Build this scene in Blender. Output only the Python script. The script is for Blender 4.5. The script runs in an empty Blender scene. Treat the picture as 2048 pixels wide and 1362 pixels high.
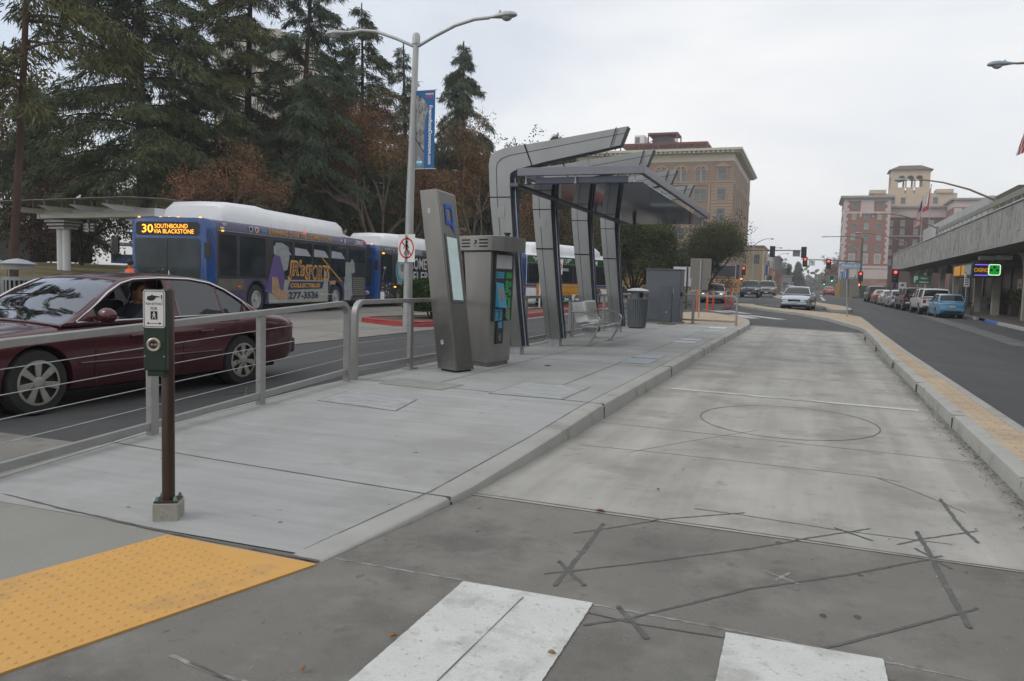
import bpy, math, random
import numpy as np
from mathutils import Matrix, Vector

# ---------------------------------------------------------------- camera, world, sun, exposure
S = bpy.context.scene
COL = S.collection
S.render.resolution_x, S.render.resolution_y = 1024, 681
S.view_settings.view_transform = 'Standard'
S.view_settings.look = 'None'
S.view_settings.exposure = 0.32
S.view_settings.gamma = 1.0
S.cycles.max_bounces = 8
S.cycles.transparent_max_bounces = 12
S.cycles.volume_bounces = 2
cam = bpy.data.cameras.new('camera')
camo = bpy.data.objects.new('camera', cam)
COL.objects.link(camo)
cam.lens = 27.914; cam.sensor_width = 36.0
cam.clip_start = 0.05; cam.clip_end = 4000
CR = Vector((0.93528333, 0.35279758, 0.02790978))
CD = Vector((0.05258999, -0.06056359, -0.99677798))
CF = Vector((-0.34997055, 0.93373761, -0.07519773))
mw = Matrix.Identity(4)
for i in range(3):
    mw[i][0] = CR[i]; mw[i][1] = -CD[i]; mw[i][2] = -CF[i]
mw[2][3] = 1.5
camo.matrix_world = mw
S.camera = camo

W = bpy.data.worlds.new('World'); S.world = W; W.use_nodes = True
SUN_EL, SUN_AZ = math.radians(38), math.radians(235)
def build_world():
    nt = W.node_tree; nt.nodes.clear(); L = nt.links.new
    out = nt.nodes.new('ShaderNodeOutputWorld')
    sky = nt.nodes.new('ShaderNodeTexSky'); sky.sky_type = 'NISHITA'; sky.sun_disc = False
    sky.sun_elevation = SUN_EL; sky.sun_rotation = SUN_AZ; sky.altitude = 90; sky.dust_density = 2.5
    b1 = nt.nodes.new('ShaderNodeBackground'); b1.inputs[1].default_value = 0.15; L(sky.outputs[0], b1.inputs[0])
    tc = nt.nodes.new('ShaderNodeTexCoord')
    mp = nt.nodes.new('ShaderNodeMapping'); mp.inputs['Scale'].default_value = (1.0, 1.0, 3.2); L(tc.outputs['Generated'], mp.inputs[0])
    n1 = nt.nodes.new('ShaderNodeTexNoise'); n1.inputs['Scale'].default_value = 1.9; n1.inputs['Detail'].default_value = 7; n1.inputs['Roughness'].default_value = 0.55
    n1.inputs['Distortion'].default_value = 0.4
    L(mp.outputs[0], n1.inputs['Vector'])
    r1 = nt.nodes.new('ShaderNodeValToRGB'); cr = r1.color_ramp
    cr.elements[0].position = 0.36; cr.elements[0].color = (0.67, 0.70, 0.74, 1)
    cr.elements[1].position = 0.66; cr.elements[1].color = (0.86, 0.855, 0.85, 1)
    L(n1.outputs[0], r1.inputs[0])
    b2 = nt.nodes.new('ShaderNodeBackground'); b2.inputs[1].default_value = 1.0; L(r1.outputs[0], b2.inputs[0])
    # cloud cover: nearly closed, thinner towards one side of the sky (upper left of the view)
    sx = nt.nodes.new('ShaderNodeVectorMath'); sx.operation = 'DOT_PRODUCT'; sx.inputs[1].default_value = (-0.80, 0.55, 0.25)
    nrm = nt.nodes.new('ShaderNodeVectorMath'); nrm.operation = 'NORMALIZE'; L(tc.outputs['Generated'], nrm.inputs[0]); L(nrm.outputs[0], sx.inputs[0])
    n2 = nt.nodes.new('ShaderNodeTexNoise'); n2.inputs['Scale'].default_value = 3.0; n2.inputs['Detail'].default_value = 5; L(mp.outputs[0], n2.inputs['Vector'])
    ad = nt.nodes.new('ShaderNodeMath'); ad.operation = 'MULTIPLY_ADD'; ad.inputs[1].default_value = 0.22; L(n2.outputs[0], ad.inputs[0]); L(sx.outputs['Value'], ad.inputs[2])
    mr = nt.nodes.new('ShaderNodeMapRange'); mr.inputs['From Min'].default_value = 0.84; mr.inputs['From Max'].default_value = 1.12
    mr.inputs['To Min'].default_value = 0.97; mr.inputs['To Max'].default_value = 0.45; L(ad.outputs[0], mr.inputs['Value'])
    mx = nt.nodes.new('ShaderNodeMixShader'); L(mr.outputs[0], mx.inputs[0]); L(b1.outputs[0], mx.inputs[1]); L(b2.outputs[0], mx.inputs[2])
    L(mx.outputs[0], out.inputs[0])
build_world()
sun = bpy.data.lights.new('sun', 'SUN'); sun.energy = 0.55; sun.angle = math.radians(20); sun.color = (1.0, 0.965, 0.92)
suno = bpy.data.objects.new('sun', sun); COL.objects.link(suno)
# sky sun_rotation is clockwise from +Y; point the lamp the same way
sd = Vector((math.sin(SUN_AZ) * math.cos(SUN_EL), math.cos(SUN_AZ) * math.cos(SUN_EL), math.sin(SUN_EL)))
suno.rotation_euler = sd.to_track_quat('Z', 'Y').to_euler()

# ---------------------------------------------------------------- helpers
PI = math.pi
def gz(x, y):
    """height of the road surface"""
    r = 0.009 * min(max(y - 32, 0), 60)
    t = min(max((x - 2.0) / 5.0, 0), 1); t = t * t * (3 - 2 * t)
    return r - 0.30 * t
def T(x=0, y=0, z=0): return Matrix.Translation((x, y, z))
def RX(a): return Matrix.Rotation(a, 4, 'X')
def RY(a): return Matrix.Rotation(a, 4, 'Y')
def RZ(a): return Matrix.Rotation(a, 4, 'Z')
def frame(o, x, y):
    """matrix with origin o, local x along x, local y along y"""
    x = Vector(x).normalized(); y = Vector(y).normalized(); z = x.cross(y).normalized(); y = z.cross(x)
    m = Matrix.Identity(4)
    for i in range(3): m[i][0] = x[i]; m[i][1] = y[i]; m[i][2] = z[i]; m[i][3] = o[i]
    return m
_text_cache = {}
def text_mesh(s, bold=0.0, shear=0.0):
    k = (s, bold, shear)
    if k not in _text_cache:
        c = bpy.data.curves.new('t', 'FONT'); c.body = s; c.offset = bold; c.shear = shear; c.resolution_u = 3
        o = bpy.data.objects.new('t', c); COL.objects.link(o)
        bpy.context.view_layer.update()
        me = bpy.data.meshes.new_from_object(o.evaluated_get(bpy.context.evaluated_depsgraph_get()))
        v = [tuple(p.co) for p in me.vertices]; f = [tuple(p.vertices) for p in me.polygons]
        bpy.data.objects.remove(o); bpy.data.curves.remove(c); bpy.data.meshes.remove(me)
        xs = [p[0] for p in v]; ys = [p[1] for p in v]
        _text_cache[k] = (v, f, min(xs), max(xs), min(ys), max(ys))
    return _text_cache[k]
class MB:
    def __init__(s): s.v = []; s.f = []; s.m = []
    def add(s, vs, fs, m=0, M=None):
        o = len(s.v)
        if M is not None: vs = [tuple(M @ Vector(p)) for p in vs]
        s.v += [tuple(p) for p in vs]; s.f += [tuple(i + o for i in f) for f in fs]; s.m += [m] * len(fs)
        return s
    def box(s, x0, x1, y0, y1, z0, z1, m=0, M=None):
        return s.add([(x0, y0, z0), (x1, y0, z0), (x1, y1, z0), (x0, y1, z0), (x0, y0, z1), (x1, y0, z1), (x1, y1, z1), (x0, y1, z1)],
                     [(0, 3, 2, 1), (4, 5, 6, 7), (0, 1, 5, 4), (1, 2, 6, 5), (2, 3, 7, 6), (3, 0, 4, 7)], m, M)
    def prism(s, poly, a, b, ax='z', m=0, M=None):
        """polygon (2D) pulled along an axis from a to b; ax x: (y,z), y: (x,z), z: (x,y)"""
        n = len(poly)
        def p3(p, t): return {'x': (t, p[0], p[1]), 'y': (p[0], t, p[1]), 'z': (p[0], p[1], t)}[ax]
        vs = [p3(p, a) for p in poly] + [p3(p, b) for p in poly]
        area = sum(poly[i][0] * poly[(i + 1) % n][1] - poly[(i + 1) % n][0] * poly[i][1] for i in range(n))
        flip = (area < 0) ^ (ax == 'y') ^ (b < a)
        fs = [tuple(range(n))[::-1], tuple(range(n, 2 * n))] + [(i, (i + 1) % n, n + (i + 1) % n, n + i) for i in range(n)]
        if flip: fs = [f[::-1] for f in fs]
        return s.add(vs, fs, m, M)
    def poly(s, pts, m=0, M=None): return s.add(pts, [tuple(range(len(pts)))], m, M)
    def tube(s, pts, r, n=8, m=0, M=None, cap=True, sq=None):
        P = [Vector(p) for p in pts]; k = len(P)
        rs = r if isinstance(r, (list, tuple)) else [r] * k
        vs = []; up = None
        for i in range(k):
            t = (P[min(i + 1, k - 1)] - P[max(i - 1, 0)]).normalized()
            if up is None: up = Vector((0, 0, 1)) if abs(t.z) < 0.9 else Vector((0, 1, 0))
            a = t.cross(up).normalized(); b = a.cross(t).normalized(); up = b
            for j in range(n):
                if sq: q = sq[j]; vs.append(P[i] + (a * q[0] + b * q[1]) * rs[i])
                else:
                    th = 2 * PI * j / n; vs.append(P[i] + (a * math.cos(th) + b * math.sin(th)) * rs[i])
        fs = [(i * n + j, i * n + (j + 1) % n, (i + 1) * n + (j + 1) % n, (i + 1) * n + j) for i in range(k - 1) for j in range(n)]
        if cap: fs += [tuple(range(n))[::-1], tuple(range((k - 1) * n, k * n))]
        fs = [f[::-1] for f in fs]
        return s.add(vs, fs, m, M)
    def lathe(s, prof, n=16, M=None, m=0):
        vs = []; 
        for (r, z) in prof:
            for j in range(n):
                th = 2 * PI * j / n; vs.append((r * math.cos(th), r * math.sin(th), z))
        k = len(prof)
        fs = [(i * n + j, i * n + (j + 1) % n, (i + 1) * n + (j + 1) % n, (i + 1) * n + j) for i in range(k - 1) for j in range(n)]
        fs += [tuple(range(n))[::-1], tuple(range((k - 1) * n, k * n))]
        return s.add(vs, fs, m, M)
    def cyl(s, p0, p1, r, n=16, m=0, M=None): return s.tube([p0, p1], r, n, m, M)
    def ball(s, c, r, n=12, m=0, sc=(1, 1, 1), M=None):
        prof = [(max(1e-4, math.sin(PI * i / (n // 2 + 1))) * r, -math.cos(PI * i / (n // 2 + 1)) * r) for i in range(n // 2 + 2)]
        B = T(*c) @ Matrix.Diagonal((*sc, 1))
        return s.lathe(prof, n, (M @ B) if M is not None else B, m)
    def text(s, st, M, w=None, h=None, m=0, bold=0.0, shear=0.0, lift=0.0):
        v, f, x0, x1, y0, y1 = text_mesh(st, bold, shear)
        sx = (w / (x1 - x0)) if w else None; sy = (h / (y1 - y0)) if h else None
        if sx is None: sx = sy
        if sy is None: sy = sx
        s.add([((p[0] - (x0 + x1) / 2) * sx, (p[1] - (y0 + y1) / 2) * sy, lift) for p in v], f, m, M)
        return s
    def mesh(s, name, mats):
        me = bpy.data.meshes.new(name)
        me.from_pydata(s.v, [], s.f)
        for m in (mats if isinstance(mats, (list, tuple)) else [mats]): me.materials.append(m)
        if s.m: me.polygons.foreach_set('material_index', np.array(s.m, dtype=np.int32))
        me.update(); return me
    def build(s, name, mats, parent=None, smooth=35, bevel=0, label=None, cat=None, group=None, kind=None, loc=None, rz=None, sub=0, seg=2, solid=0):
        o = bpy.data.objects.new(name, s.mesh(name, mats)); COL.objects.link(o)
        finish(o, smooth, bevel, seg)
        if sub: md = o.modifiers.new('s', 'SUBSURF'); md.levels = md.render_levels = sub
        if solid: md = o.modifiers.new('so', 'SOLIDIFY'); md.thickness = solid; md.offset = -1
        if parent is not None: o.parent = parent
        if loc is not None: o.location = loc
        if rz is not None: o.rotation_euler[2] = rz
        tag(o, label, cat, group, kind)
        return o
def recalc(o):
    import bmesh
    bm = bmesh.new(); bm.from_mesh(o.data); bmesh.ops.recalc_face_normals(bm, faces=bm.faces); bm.to_mesh(o.data); bm.free(); o.data.update()
def finish(o, smooth=35, bevel=0, seg=2):
    if smooth:
        o.data.polygons.foreach_set('use_smooth', [True] * len(o.data.polygons))
        o.data.set_sharp_from_angle(angle=math.radians(smooth))
    if bevel:
        md = o.modifiers.new('b', 'BEVEL'); md.width = bevel; md.segments = seg; md.limit_method = 'ANGLE'; md.angle_limit = math.radians(40); md.harden_normals = True
def tag(o, label=None, cat=None, group=None, kind=None):
    if label: o['label'] = label
    if cat: o['category'] = cat
    if group: o['group'] = group
    if kind: o['kind'] = kind
    return o
def thing(name, label, cat, loc=(0, 0, 0), rz=0, group=None, kind=None):
    o = bpy.data.objects.new(name, None); COL.objects.link(o); o.empty_display_size = 0.2
    o.location = loc; o.rotation_euler = (0, 0, rz)
    return tag(o, label, cat, group, kind)
def copy_tree(o, parent=None):
    c = o.copy(); COL.objects.link(c)
    if parent is not None: c.parent = parent
    for ch in list(o.children): copy_tree(ch, c)
    return c
def dup(o, loc, rz=None, label=None, group=None, scale=None):
    c = copy_tree(o); c.location = loc
    if rz is not None: c.rotation_euler = (0, 0, rz)
    if label: c['label'] = label
    if group: c['group'] = group
    if scale: c.scale = scale
    return c
def boolean(o, cutter, op='DIFFERENCE'):
    c = bpy.data.objects.new('cut', cutter.mesh('cut', [])); COL.objects.link(c); recalc(c); c.parent = o.parent
    md = o.modifiers.new('bo', 'BOOLEAN'); md.object = c; md.operation = op; md.solver = 'EXACT'
    bpy.context.view_layer.update()
    me = bpy.data.meshes.new_from_object(o.evaluated_get(bpy.context.evaluated_depsgraph_get()))
    o.modifiers.clear(); old = o.data; o.data = me; me.name = old.name
    bpy.data.objects.remove(c)
    return o
def spl(xs, ys, x):
    """Catmull-Rom style interpolation through control points, monotone enough for car profiles"""
    xs = np.array(xs, float); ys = np.array(ys, float)
    if xs[0] > xs[-1]: xs = xs[::-1]; ys = ys[::-1]
    d = np.diff(ys) / np.diff(xs); t = np.zeros(len(xs)); t[0] = d[0]; t[-1] = d[-1]
    for i in range(1, len(xs) - 1): t[i] = 0 if d[i - 1] * d[i] <= 0 else 2 * d[i - 1] * d[i] / (d[i - 1] + d[i])
    x = min(max(x, xs[0]), xs[-1]); i = min(int(np.searchsorted(xs, x, 'right')) - 1, len(xs) - 2)
    h = xs[i + 1] - xs[i]; u = (x - xs[i]) / h
    return float((2*u**3-3*u**2+1)*ys[i] + (u**3-2*u**2+u)*h*t[i] + (-2*u**3+3*u**2)*ys[i+1] + (u**3-u**2)*h*t[i+1])

# ---------------------------------------------------------------- materials
_mats = {}
def mat(name, col, rough=0.6, metal=0.0, var=0.12, scale=3.0, bump=0.0, bscale=60.0, spec=0.5, stretch=None, var2=0.0, scale2=40.0, coat=0.0, emit=None, es=1.0, col2=None, dirt=None, streak=None, rvar=0.0):
    if name in _mats: return _mats[name]
    m = bpy.data.materials.new(name); m.use_nodes = True; nt = m.node_tree; L = nt.links.new
    b = nt.nodes['Principled BSDF']
    b.inputs['Roughness'].default_value = rough; b.inputs['Metallic'].default_value = metal
    b.inputs['Specular IOR Level'].default_value = spec; b.inputs['Coat Weight'].default_value = coat; b.inputs['Coat Roughness'].default_value = 0.05
    tc = nt.nodes.new('ShaderNodeTexCoord'); mp = nt.nodes.new('ShaderNodeMapping'); L(tc.outputs['Object'], mp.inputs[0])
    if stretch: mp.inputs['Scale'].default_value = stretch
    def noise(sc, det=4, rg=0.6):
        n = nt.nodes.new('ShaderNodeTexNoise'); n.inputs['Scale'].default_value = sc; n.inputs['Detail'].default_value = det; n.inputs['Roughness'].default_value = rg
        L(mp.outputs[0], n.inputs['Vector']); return n
    def shade(c, k): return (min(c[0] * k, 1), min(c[1] * k, 1), min(c[2] * k, 1), 1)
    n = noise(scale, 6); r = nt.nodes.new('ShaderNodeValToRGB')
    c2 = col2 or col
    r.color_ramp.elements[0].position = 0.32; r.color_ramp.elements[0].color = shade(col, 1 - var)
    r.color_ramp.elements[1].position = 0.68; r.color_ramp.elements[1].color = shade(c2, 1 + var)
    L(n.outputs[0], r.inputs[0]); src = r.outputs[0]
    if var2:
        n2 = noise(scale2, 3, 0.7); mr = nt.nodes.new('ShaderNodeMapRange'); mr.inputs['From Min'].default_value = 0.25; mr.inputs['From Max'].default_value = 0.75
        mr.inputs['To Min'].default_value = 1 - var2; mr.inputs['To Max'].default_value = 1 + var2; L(n2.outputs[0], mr.inputs['Value'])
        mm = nt.nodes.new('ShaderNodeMix'); mm.data_type = 'RGBA'; mm.blend_type = 'MULTIPLY'; mm.inputs[0].default_value = 1
        L(src, mm.inputs[6]); L(mr.outputs[0], mm.inputs[7]); src = mm.outputs[2]
    if streak:  # (x scale, y scale, strength): long soft marks
        ms = nt.nodes.new('ShaderNodeMapping'); ms.inputs['Scale'].default_value = (streak[0], streak[1], 1); L(tc.outputs['Object'], ms.inputs[0])
        n5 = nt.nodes.new('ShaderNodeTexNoise'); n5.inputs['Scale'].default_value = 1; n5.inputs['Detail'].default_value = 7; n5.inputs['Roughness'].default_value = 0.6; L(ms.outputs[0], n5.inputs[0])
        mr = nt.nodes.new('ShaderNodeMapRange'); mr.inputs['From Min'].default_value = 0.3; mr.inputs['From Max'].default_value = 0.7; mr.inputs['To Min'].default_value = 1 - streak[2]; mr.inputs['To Max'].default_value = 1 + streak[2]; L(n5.outputs[0], mr.inputs['Value'])
        mm = nt.nodes.new('ShaderNodeMix'); mm.data_type = 'RGBA'; mm.blend_type = 'MULTIPLY'; mm.inputs[0].default_value = 1; L(src, mm.inputs[6]); L(mr.outputs[0], mm.inputs[7]); src = mm.outputs[2]
    for dirt in ([dirt] if isinstance(dirt, tuple) else (dirt or [])):  # (colour, scale, threshold, strength)
        n3 = noise(dirt[1], 8, 0.65); mr = nt.nodes.new('ShaderNodeMapRange'); mr.inputs['From Min'].default_value = dirt[2]; mr.inputs['From Max'].default_value = dirt[2] + 0.12
        mr.inputs['To Max'].default_value = dirt[3]; L(n3.outputs[0], mr.inputs['Value'])
        mm = nt.nodes.new('ShaderNodeMix'); mm.data_type = 'RGBA'; L(mr.outputs[0], mm.inputs[0]); L(src, mm.inputs[6]); mm.inputs[7].default_value = (*dirt[0], 1); src = mm.outputs[2]
    L(src, b.inputs['Base Color'])
    if rvar:
        n4 = noise(scale * 2, 5); mr = nt.nodes.new('ShaderNodeMapRange'); mr.inputs['To Min'].default_value = rough - rvar; mr.inputs['To Max'].default_value = rough + rvar
        L(n4.outputs[0], mr.inputs['Value']); L(mr.outputs[0], b.inputs['Roughness'])
    if bump:
        nb = noise(bscale, 4, 0.7); bu = nt.nodes.new('ShaderNodeBump'); bu.inputs['Strength'].default_value = bump; bu.inputs['Distance'].default_value = 0.01
        L(nb.outputs[0], bu.inputs['Height']); L(bu.outputs[0], b.inputs['Normal'])
    if emit: b.inputs['Emission Color'].default_value = (*emit, 1); b.inputs['Emission Strength'].default_value = es
    _mats[name] = m; return m
def glass(name, tint=(0.6, 0.7, 0.68), k=1.0):
    if name in _mats: return _mats[name]
    m = bpy.data.materials.new(name); m.use_nodes = True; nt = m.node_tree; nt.nodes.clear(); L = nt.links.new
    o = nt.nodes.new('ShaderNodeOutputMaterial'); tr = nt.nodes.new('ShaderNodeBsdfTransparent'); tr.inputs[0].default_value = (*tint, 1)
    g = nt.nodes.new('ShaderNodeBsdfGlossy'); g.inputs['Roughness'].default_value = 0.02; g.inputs[0].default_value = (0.95, 0.97, 1, 1)
    fr = nt.nodes.new('ShaderNodeFresnel'); fr.inputs[0].default_value = 1.5
    mu = nt.nodes.new('ShaderNodeMath'); mu.operation = 'MULTIPLY'; mu.use_clamp = True; mu.inputs[1].default_value = k; L(fr.outputs[0], mu.inputs[0])
    mx = nt.nodes.new('ShaderNodeMixShader'); L(mu.outputs[0], mx.inputs[0]); L(tr.outputs[0], mx.inputs[1]); L(g.outputs[0], mx.inputs[2]); L(mx.outputs[0], o.inputs[0])
    _mats[name] = m; return m
def glow(name, col, s=3.0):
    return mat(name, tuple(c * 0.5 for c in col), 0.4, var=0.0, emit=col, es=s)
M_conc = mat('concrete', (0.35, 0.34, 0.318), 0.85, var=0.13, scale=1.1, bump=0.3, bscale=110, var2=0.10, scale2=140, streak=(3.2, 0.16, 0.17), dirt=[((0.235, 0.225, 0.20), 0.9, 0.51, 0.7), ((0.16, 0.15, 0.13), 4.0, 0.60, 0.6), ((0.07, 0.065, 0.06), 26, 0.70, 0.8)])
M_plat = mat('platform_concrete', (0.335, 0.338, 0.334), 0.85, var=0.08, scale=0.5, bump=0.2, bscale=120, var2=0.08, scale2=160, streak=(0.5, 9.0, 0.10), dirt=[((0.26, 0.255, 0.24), 0.6, 0.49, 0.65), ((0.20, 0.19, 0.175), 2.8, 0.61, 0.5), ((0.06, 0.055, 0.05), 22, 0.725, 0.7)])
M_kerb = mat('kerb_concrete', (0.36, 0.36, 0.335), 0.85, var=0.08, scale=2.0, bump=0.4, bscale=60, var2=0.08, scale2=90, dirt=((0.19, 0.18, 0.155), 2.2, 0.54, 0.55))
M_asph = mat('asphalt_worn', (0.212, 0.204, 0.185), 0.9, var=0.13, scale=0.7, bump=0.8, bscale=200, var2=0.32, scale2=230, streak=(0.8, 0.5, 0.13), dirt=[((0.28, 0.27, 0.245), 1.6, 0.50, 0.65), ((0.10, 0.095, 0.088), 0.9, 0.52, 0.6), ((0.12, 0.115, 0.105), 7.0, 0.58, 0.6), ((0.42, 0.41, 0.39), 40, 0.68, 0.9), ((0.05, 0.05, 0.05), 60, 0.70, 0.7)])
M_asphd = mat('asphalt_dark', (0.064, 0.064, 0.066), 0.88, var=0.14, scale=0.25, bump=0.6, bscale=140, var2=0.2, scale2=200, streak=(1.6, 0.05, 0.16), dirt=[((0.10, 0.10, 0.098), 0.3, 0.54, 0.5), ((0.035, 0.034, 0.033), 1.6, 0.64, 0.5)])
M_bay = mat('bus_bay_concrete', (0.235, 0.225, 0.205), 0.88, var=0.12, scale=0.3, bump=0.3, var2=0.08, scale2=60, dirt=((0.15, 0.145, 0.13), 0.4, 0.52, 0.5))
M_steel = mat('brushed_steel', (0.30, 0.295, 0.285), 0.34, 0.85, var=0.10, scale=2.5, stretch=(1, 1, 0.4), var2=0.05, scale2=200, rvar=0.1)
M_rail = mat('rail_paint', (0.335, 0.335, 0.325), 0.45, 0.45, var=0.07, scale=6, var2=0.05, scale2=150)
M_galv = mat('galvanised', (0.42, 0.44, 0.45), 0.5, 0.5, var=0.18, scale=14, var2=0.1, scale2=80)
M_black = mat('black_plastic', (0.018, 0.018, 0.019), 0.5, var=0.1)
M_rubber = mat('tyre_rubber', (0.022, 0.022, 0.022), 0.85, var=0.15, scale=8, bump=0.3)
M_white = mat('white_paint', (0.74, 0.74, 0.73), 0.5, var=0.03, scale=4)
M_dark = mat('dark_gap', (0.012, 0.012, 0.012), 0.8, var=0.0)
M_plate = mat('sign_back', (0.21, 0.20, 0.18), 0.55, 0.3, var=0.08, scale=6)

def bands(m, stops, lo, hi, wob=0.25, wsc=0.9):
    """dirt gathered along the length of the lane: multiply the colour by a ramp over x, edges broken by noise"""
    nt = m.node_tree; L = nt.links.new; b = nt.nodes['Principled BSDF']; src = b.inputs['Base Color'].links[0].from_socket
    tc = nt.nodes.new('ShaderNodeTexCoord'); sx = nt.nodes.new('ShaderNodeSeparateXYZ'); L(tc.outputs['Object'], sx.inputs[0])
    n = nt.nodes.new('ShaderNodeTexNoise'); n.inputs['Scale'].default_value = wsc; n.inputs['Detail'].default_value = 9; n.inputs['Roughness'].default_value = 0.7; L(tc.outputs['Object'], n.inputs[0])
    a = nt.nodes.new('ShaderNodeMath'); a.operation = 'MULTIPLY_ADD'; a.inputs[1].default_value = wob * 2; L(n.outputs[0], a.inputs[0]); L(sx.outputs[0], a.inputs[2])
    mr = nt.nodes.new('ShaderNodeMapRange'); mr.inputs['From Min'].default_value = lo + wob; mr.inputs['From Max'].default_value = hi + wob; L(a.outputs[0], mr.inputs['Value'])
    r = nt.nodes.new('ShaderNodeValToRGB'); L(mr.outputs[0], r.inputs[0]); els = r.color_ramp.elements; r.color_ramp.interpolation = 'EASE'
    for i, (x, k) in enumerate(stops):
        p = (x - lo) / (hi - lo); e = els[i] if i < 2 else els.new(p); e.position = p; e.color = (k, k, k * (0.99 if k > 0.8 else 0.95), 1)
    mm = nt.nodes.new('ShaderNodeMix'); mm.data_type = 'RGBA'; mm.blend_type = 'MULTIPLY'; mm.inputs[0].default_value = 1; L(src, mm.inputs[6]); L(r.outputs[0], mm.inputs[7]); L(mm.outputs[2], b.inputs['Base Color'])
bands(M_conc, [(-2.3, .74), (1.9, .55), (-1.98, .92), (-1.6, 1.04), (-1.1, .90), (-.75, .98), (-.2, 1.06), (.35, .95), (.65, .90), (1.0, 1.05), (1.32, .95), (1.50, .66)], -2.3, 1.9)
# ---------------------------------------------------------------- ground, roads, platform
def zp(y): return 0.012 + 0.158 * min(max((y - 3.5) / 4.8, 0), 1)      # platform ramp up from the crossing
def park_z(x, y):
    return min(0.10 + 1.05 * min(max((-20.6 - x) / 6.0, 0), 1) + 0.55 * min(max((-27 - x) / 14.0, 0), 1), 2.0)
def strip(pts, w, z=0.006, jag=0.0, seed=0, step=0.15, wob=0.0):
    """flat ribbon along a polyline, a little uneven at its edges; z follows gz"""
    rnd = random.Random(seed); P = []
    for (a, b) in zip(pts[:-1], pts[1:]):
        d = math.dist(a, b); n = max(1, int(d / step))
        P += [(a[0] + (b[0] - a[0]) * i / n, a[1] + (b[1] - a[1]) * i / n) for i in range(n)]
    P.append(pts[-1]); vs = []; k = len(P)
    for i, p in enumerate(P):
        q0 = P[max(i - 1, 0)]; q1 = P[min(i + 1, k - 1)]; t = Vector((q1[0] - q0[0], q1[1] - q0[1])).normalized()
        wv = wob * w * math.sin(i * 0.9 + seed) * math.sin(i * 0.37 + 2 * seed) + rnd.uniform(-1, 1) * wob * w * 0.4
        for sgn in (-1, 1):
            ww = w * 0.5 * (1 + rnd.uniform(-jag, jag)); off = sgn * ww + wv
            x = p[0] - t.y * off; y = p[1] + t.x * off
            vs.append((x, y, gz(x, y) + (z(x, y) if callable(z) else z)))
    return vs, [(2 * i, 2 * i + 1, 2 * i + 3, 2 * i + 2)[::-1] for i in range(k - 1)]
def sheet(x0, x1, y0, y1, nx, ny, zf):
    vs = [(x0 + (x1 - x0) * i / nx, y0 + (y1 - y0) * j / ny) for j in range(ny + 1) for i in range(nx + 1)]
    vs = [(x, y, zf(x, y)) for x, y in vs]
    return vs, [(j * (nx + 1) + i, j * (nx + 1) + i + 1, (j + 1) * (nx + 1) + i + 1, (j + 1) * (nx + 1) + i) for j in range(ny) for i in range(nx)]
def land_z(x, y):
    if x < -20.5: return park_z(x, y) - 0.02
    if x > 9.4 : return gz(x, y) - 0.02
    return gz(x, y) - 0.03
M_earth = mat('earth', (0.11, 0.10, 0.075), 0.95, var=0.2, scale=0.4, var2=0.2, scale2=20)
MB().add(*sheet(-900, 900, -120, 1800, 12, 20, lambda x, y: -0.65 if abs(x) < 120 and y < 320 else 0.3)).build('ground', M_earth, kind='structure')
# street surface: one sheet that follows the road's height
b = MB(); b.add(*sheet(-20.7, 9.6, -30, 330, 40, 120, gz)); b.build('road', M_asphd, kind='structure')
MB().add(*sheet(-150, -24.6, 64, 330, 8, 8, lambda x, y: 0.3)).build('far_street', M_asphd, kind='structure')
MB().add(*sheet(9.4, 150, 118, 330, 8, 8, lambda x, y: 0.25)).build('side_street', M_asphd, kind='structure')
# older brownish asphalt round the crosswalk, and the bus lane slab
b = MB(); b.add(*sheet(-12, 1.62, -6, 5.02, 20, 16, lambda x, y: gz(x, y) + (0.004 if x > -5.7 else 0.004)))
b.build('crossing_asphalt', M_asph, kind='structure')
b = MB(); b.poly([(-2.3, 5.0, 0.008), (1.62, 4.88, 0.008), (1.9, 30.0, 0.008), (-2.15, 32.2, 0.008)]); b.build('bus_lane_slab', M_conc, kind='structure')
b = MB(); b.add(*strip([(-2.2, 32.3), (1.8, 30.0)], 0.5, 0.01, 0.1, 3)); b.build('slab_end_stain', M_asph, kind='structure')
M_joint = mat('slab_joint', (0.115, 0.11, 0.10), 0.9, var=0.3, scale=12)
b = MB()
for y0, y1, w in ((8.26, 7.93, 0.018), (14.6, 14.03, 0.02), (20.9, 20.0, 0.022), (26.6, 25.8, 0.03)):
    b.add(*strip([(-2.06, y0), (1.62, y1)], w, 0.0088, 0.5, int(y0)))
b.add(*strip([(-2.13, 5.04), (-0.6, 4.99), (1.55, 4.9)], 0.022, 0.0090, 0.6, 9))
b.build('lane_joint', M_joint, kind='structure')
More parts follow.
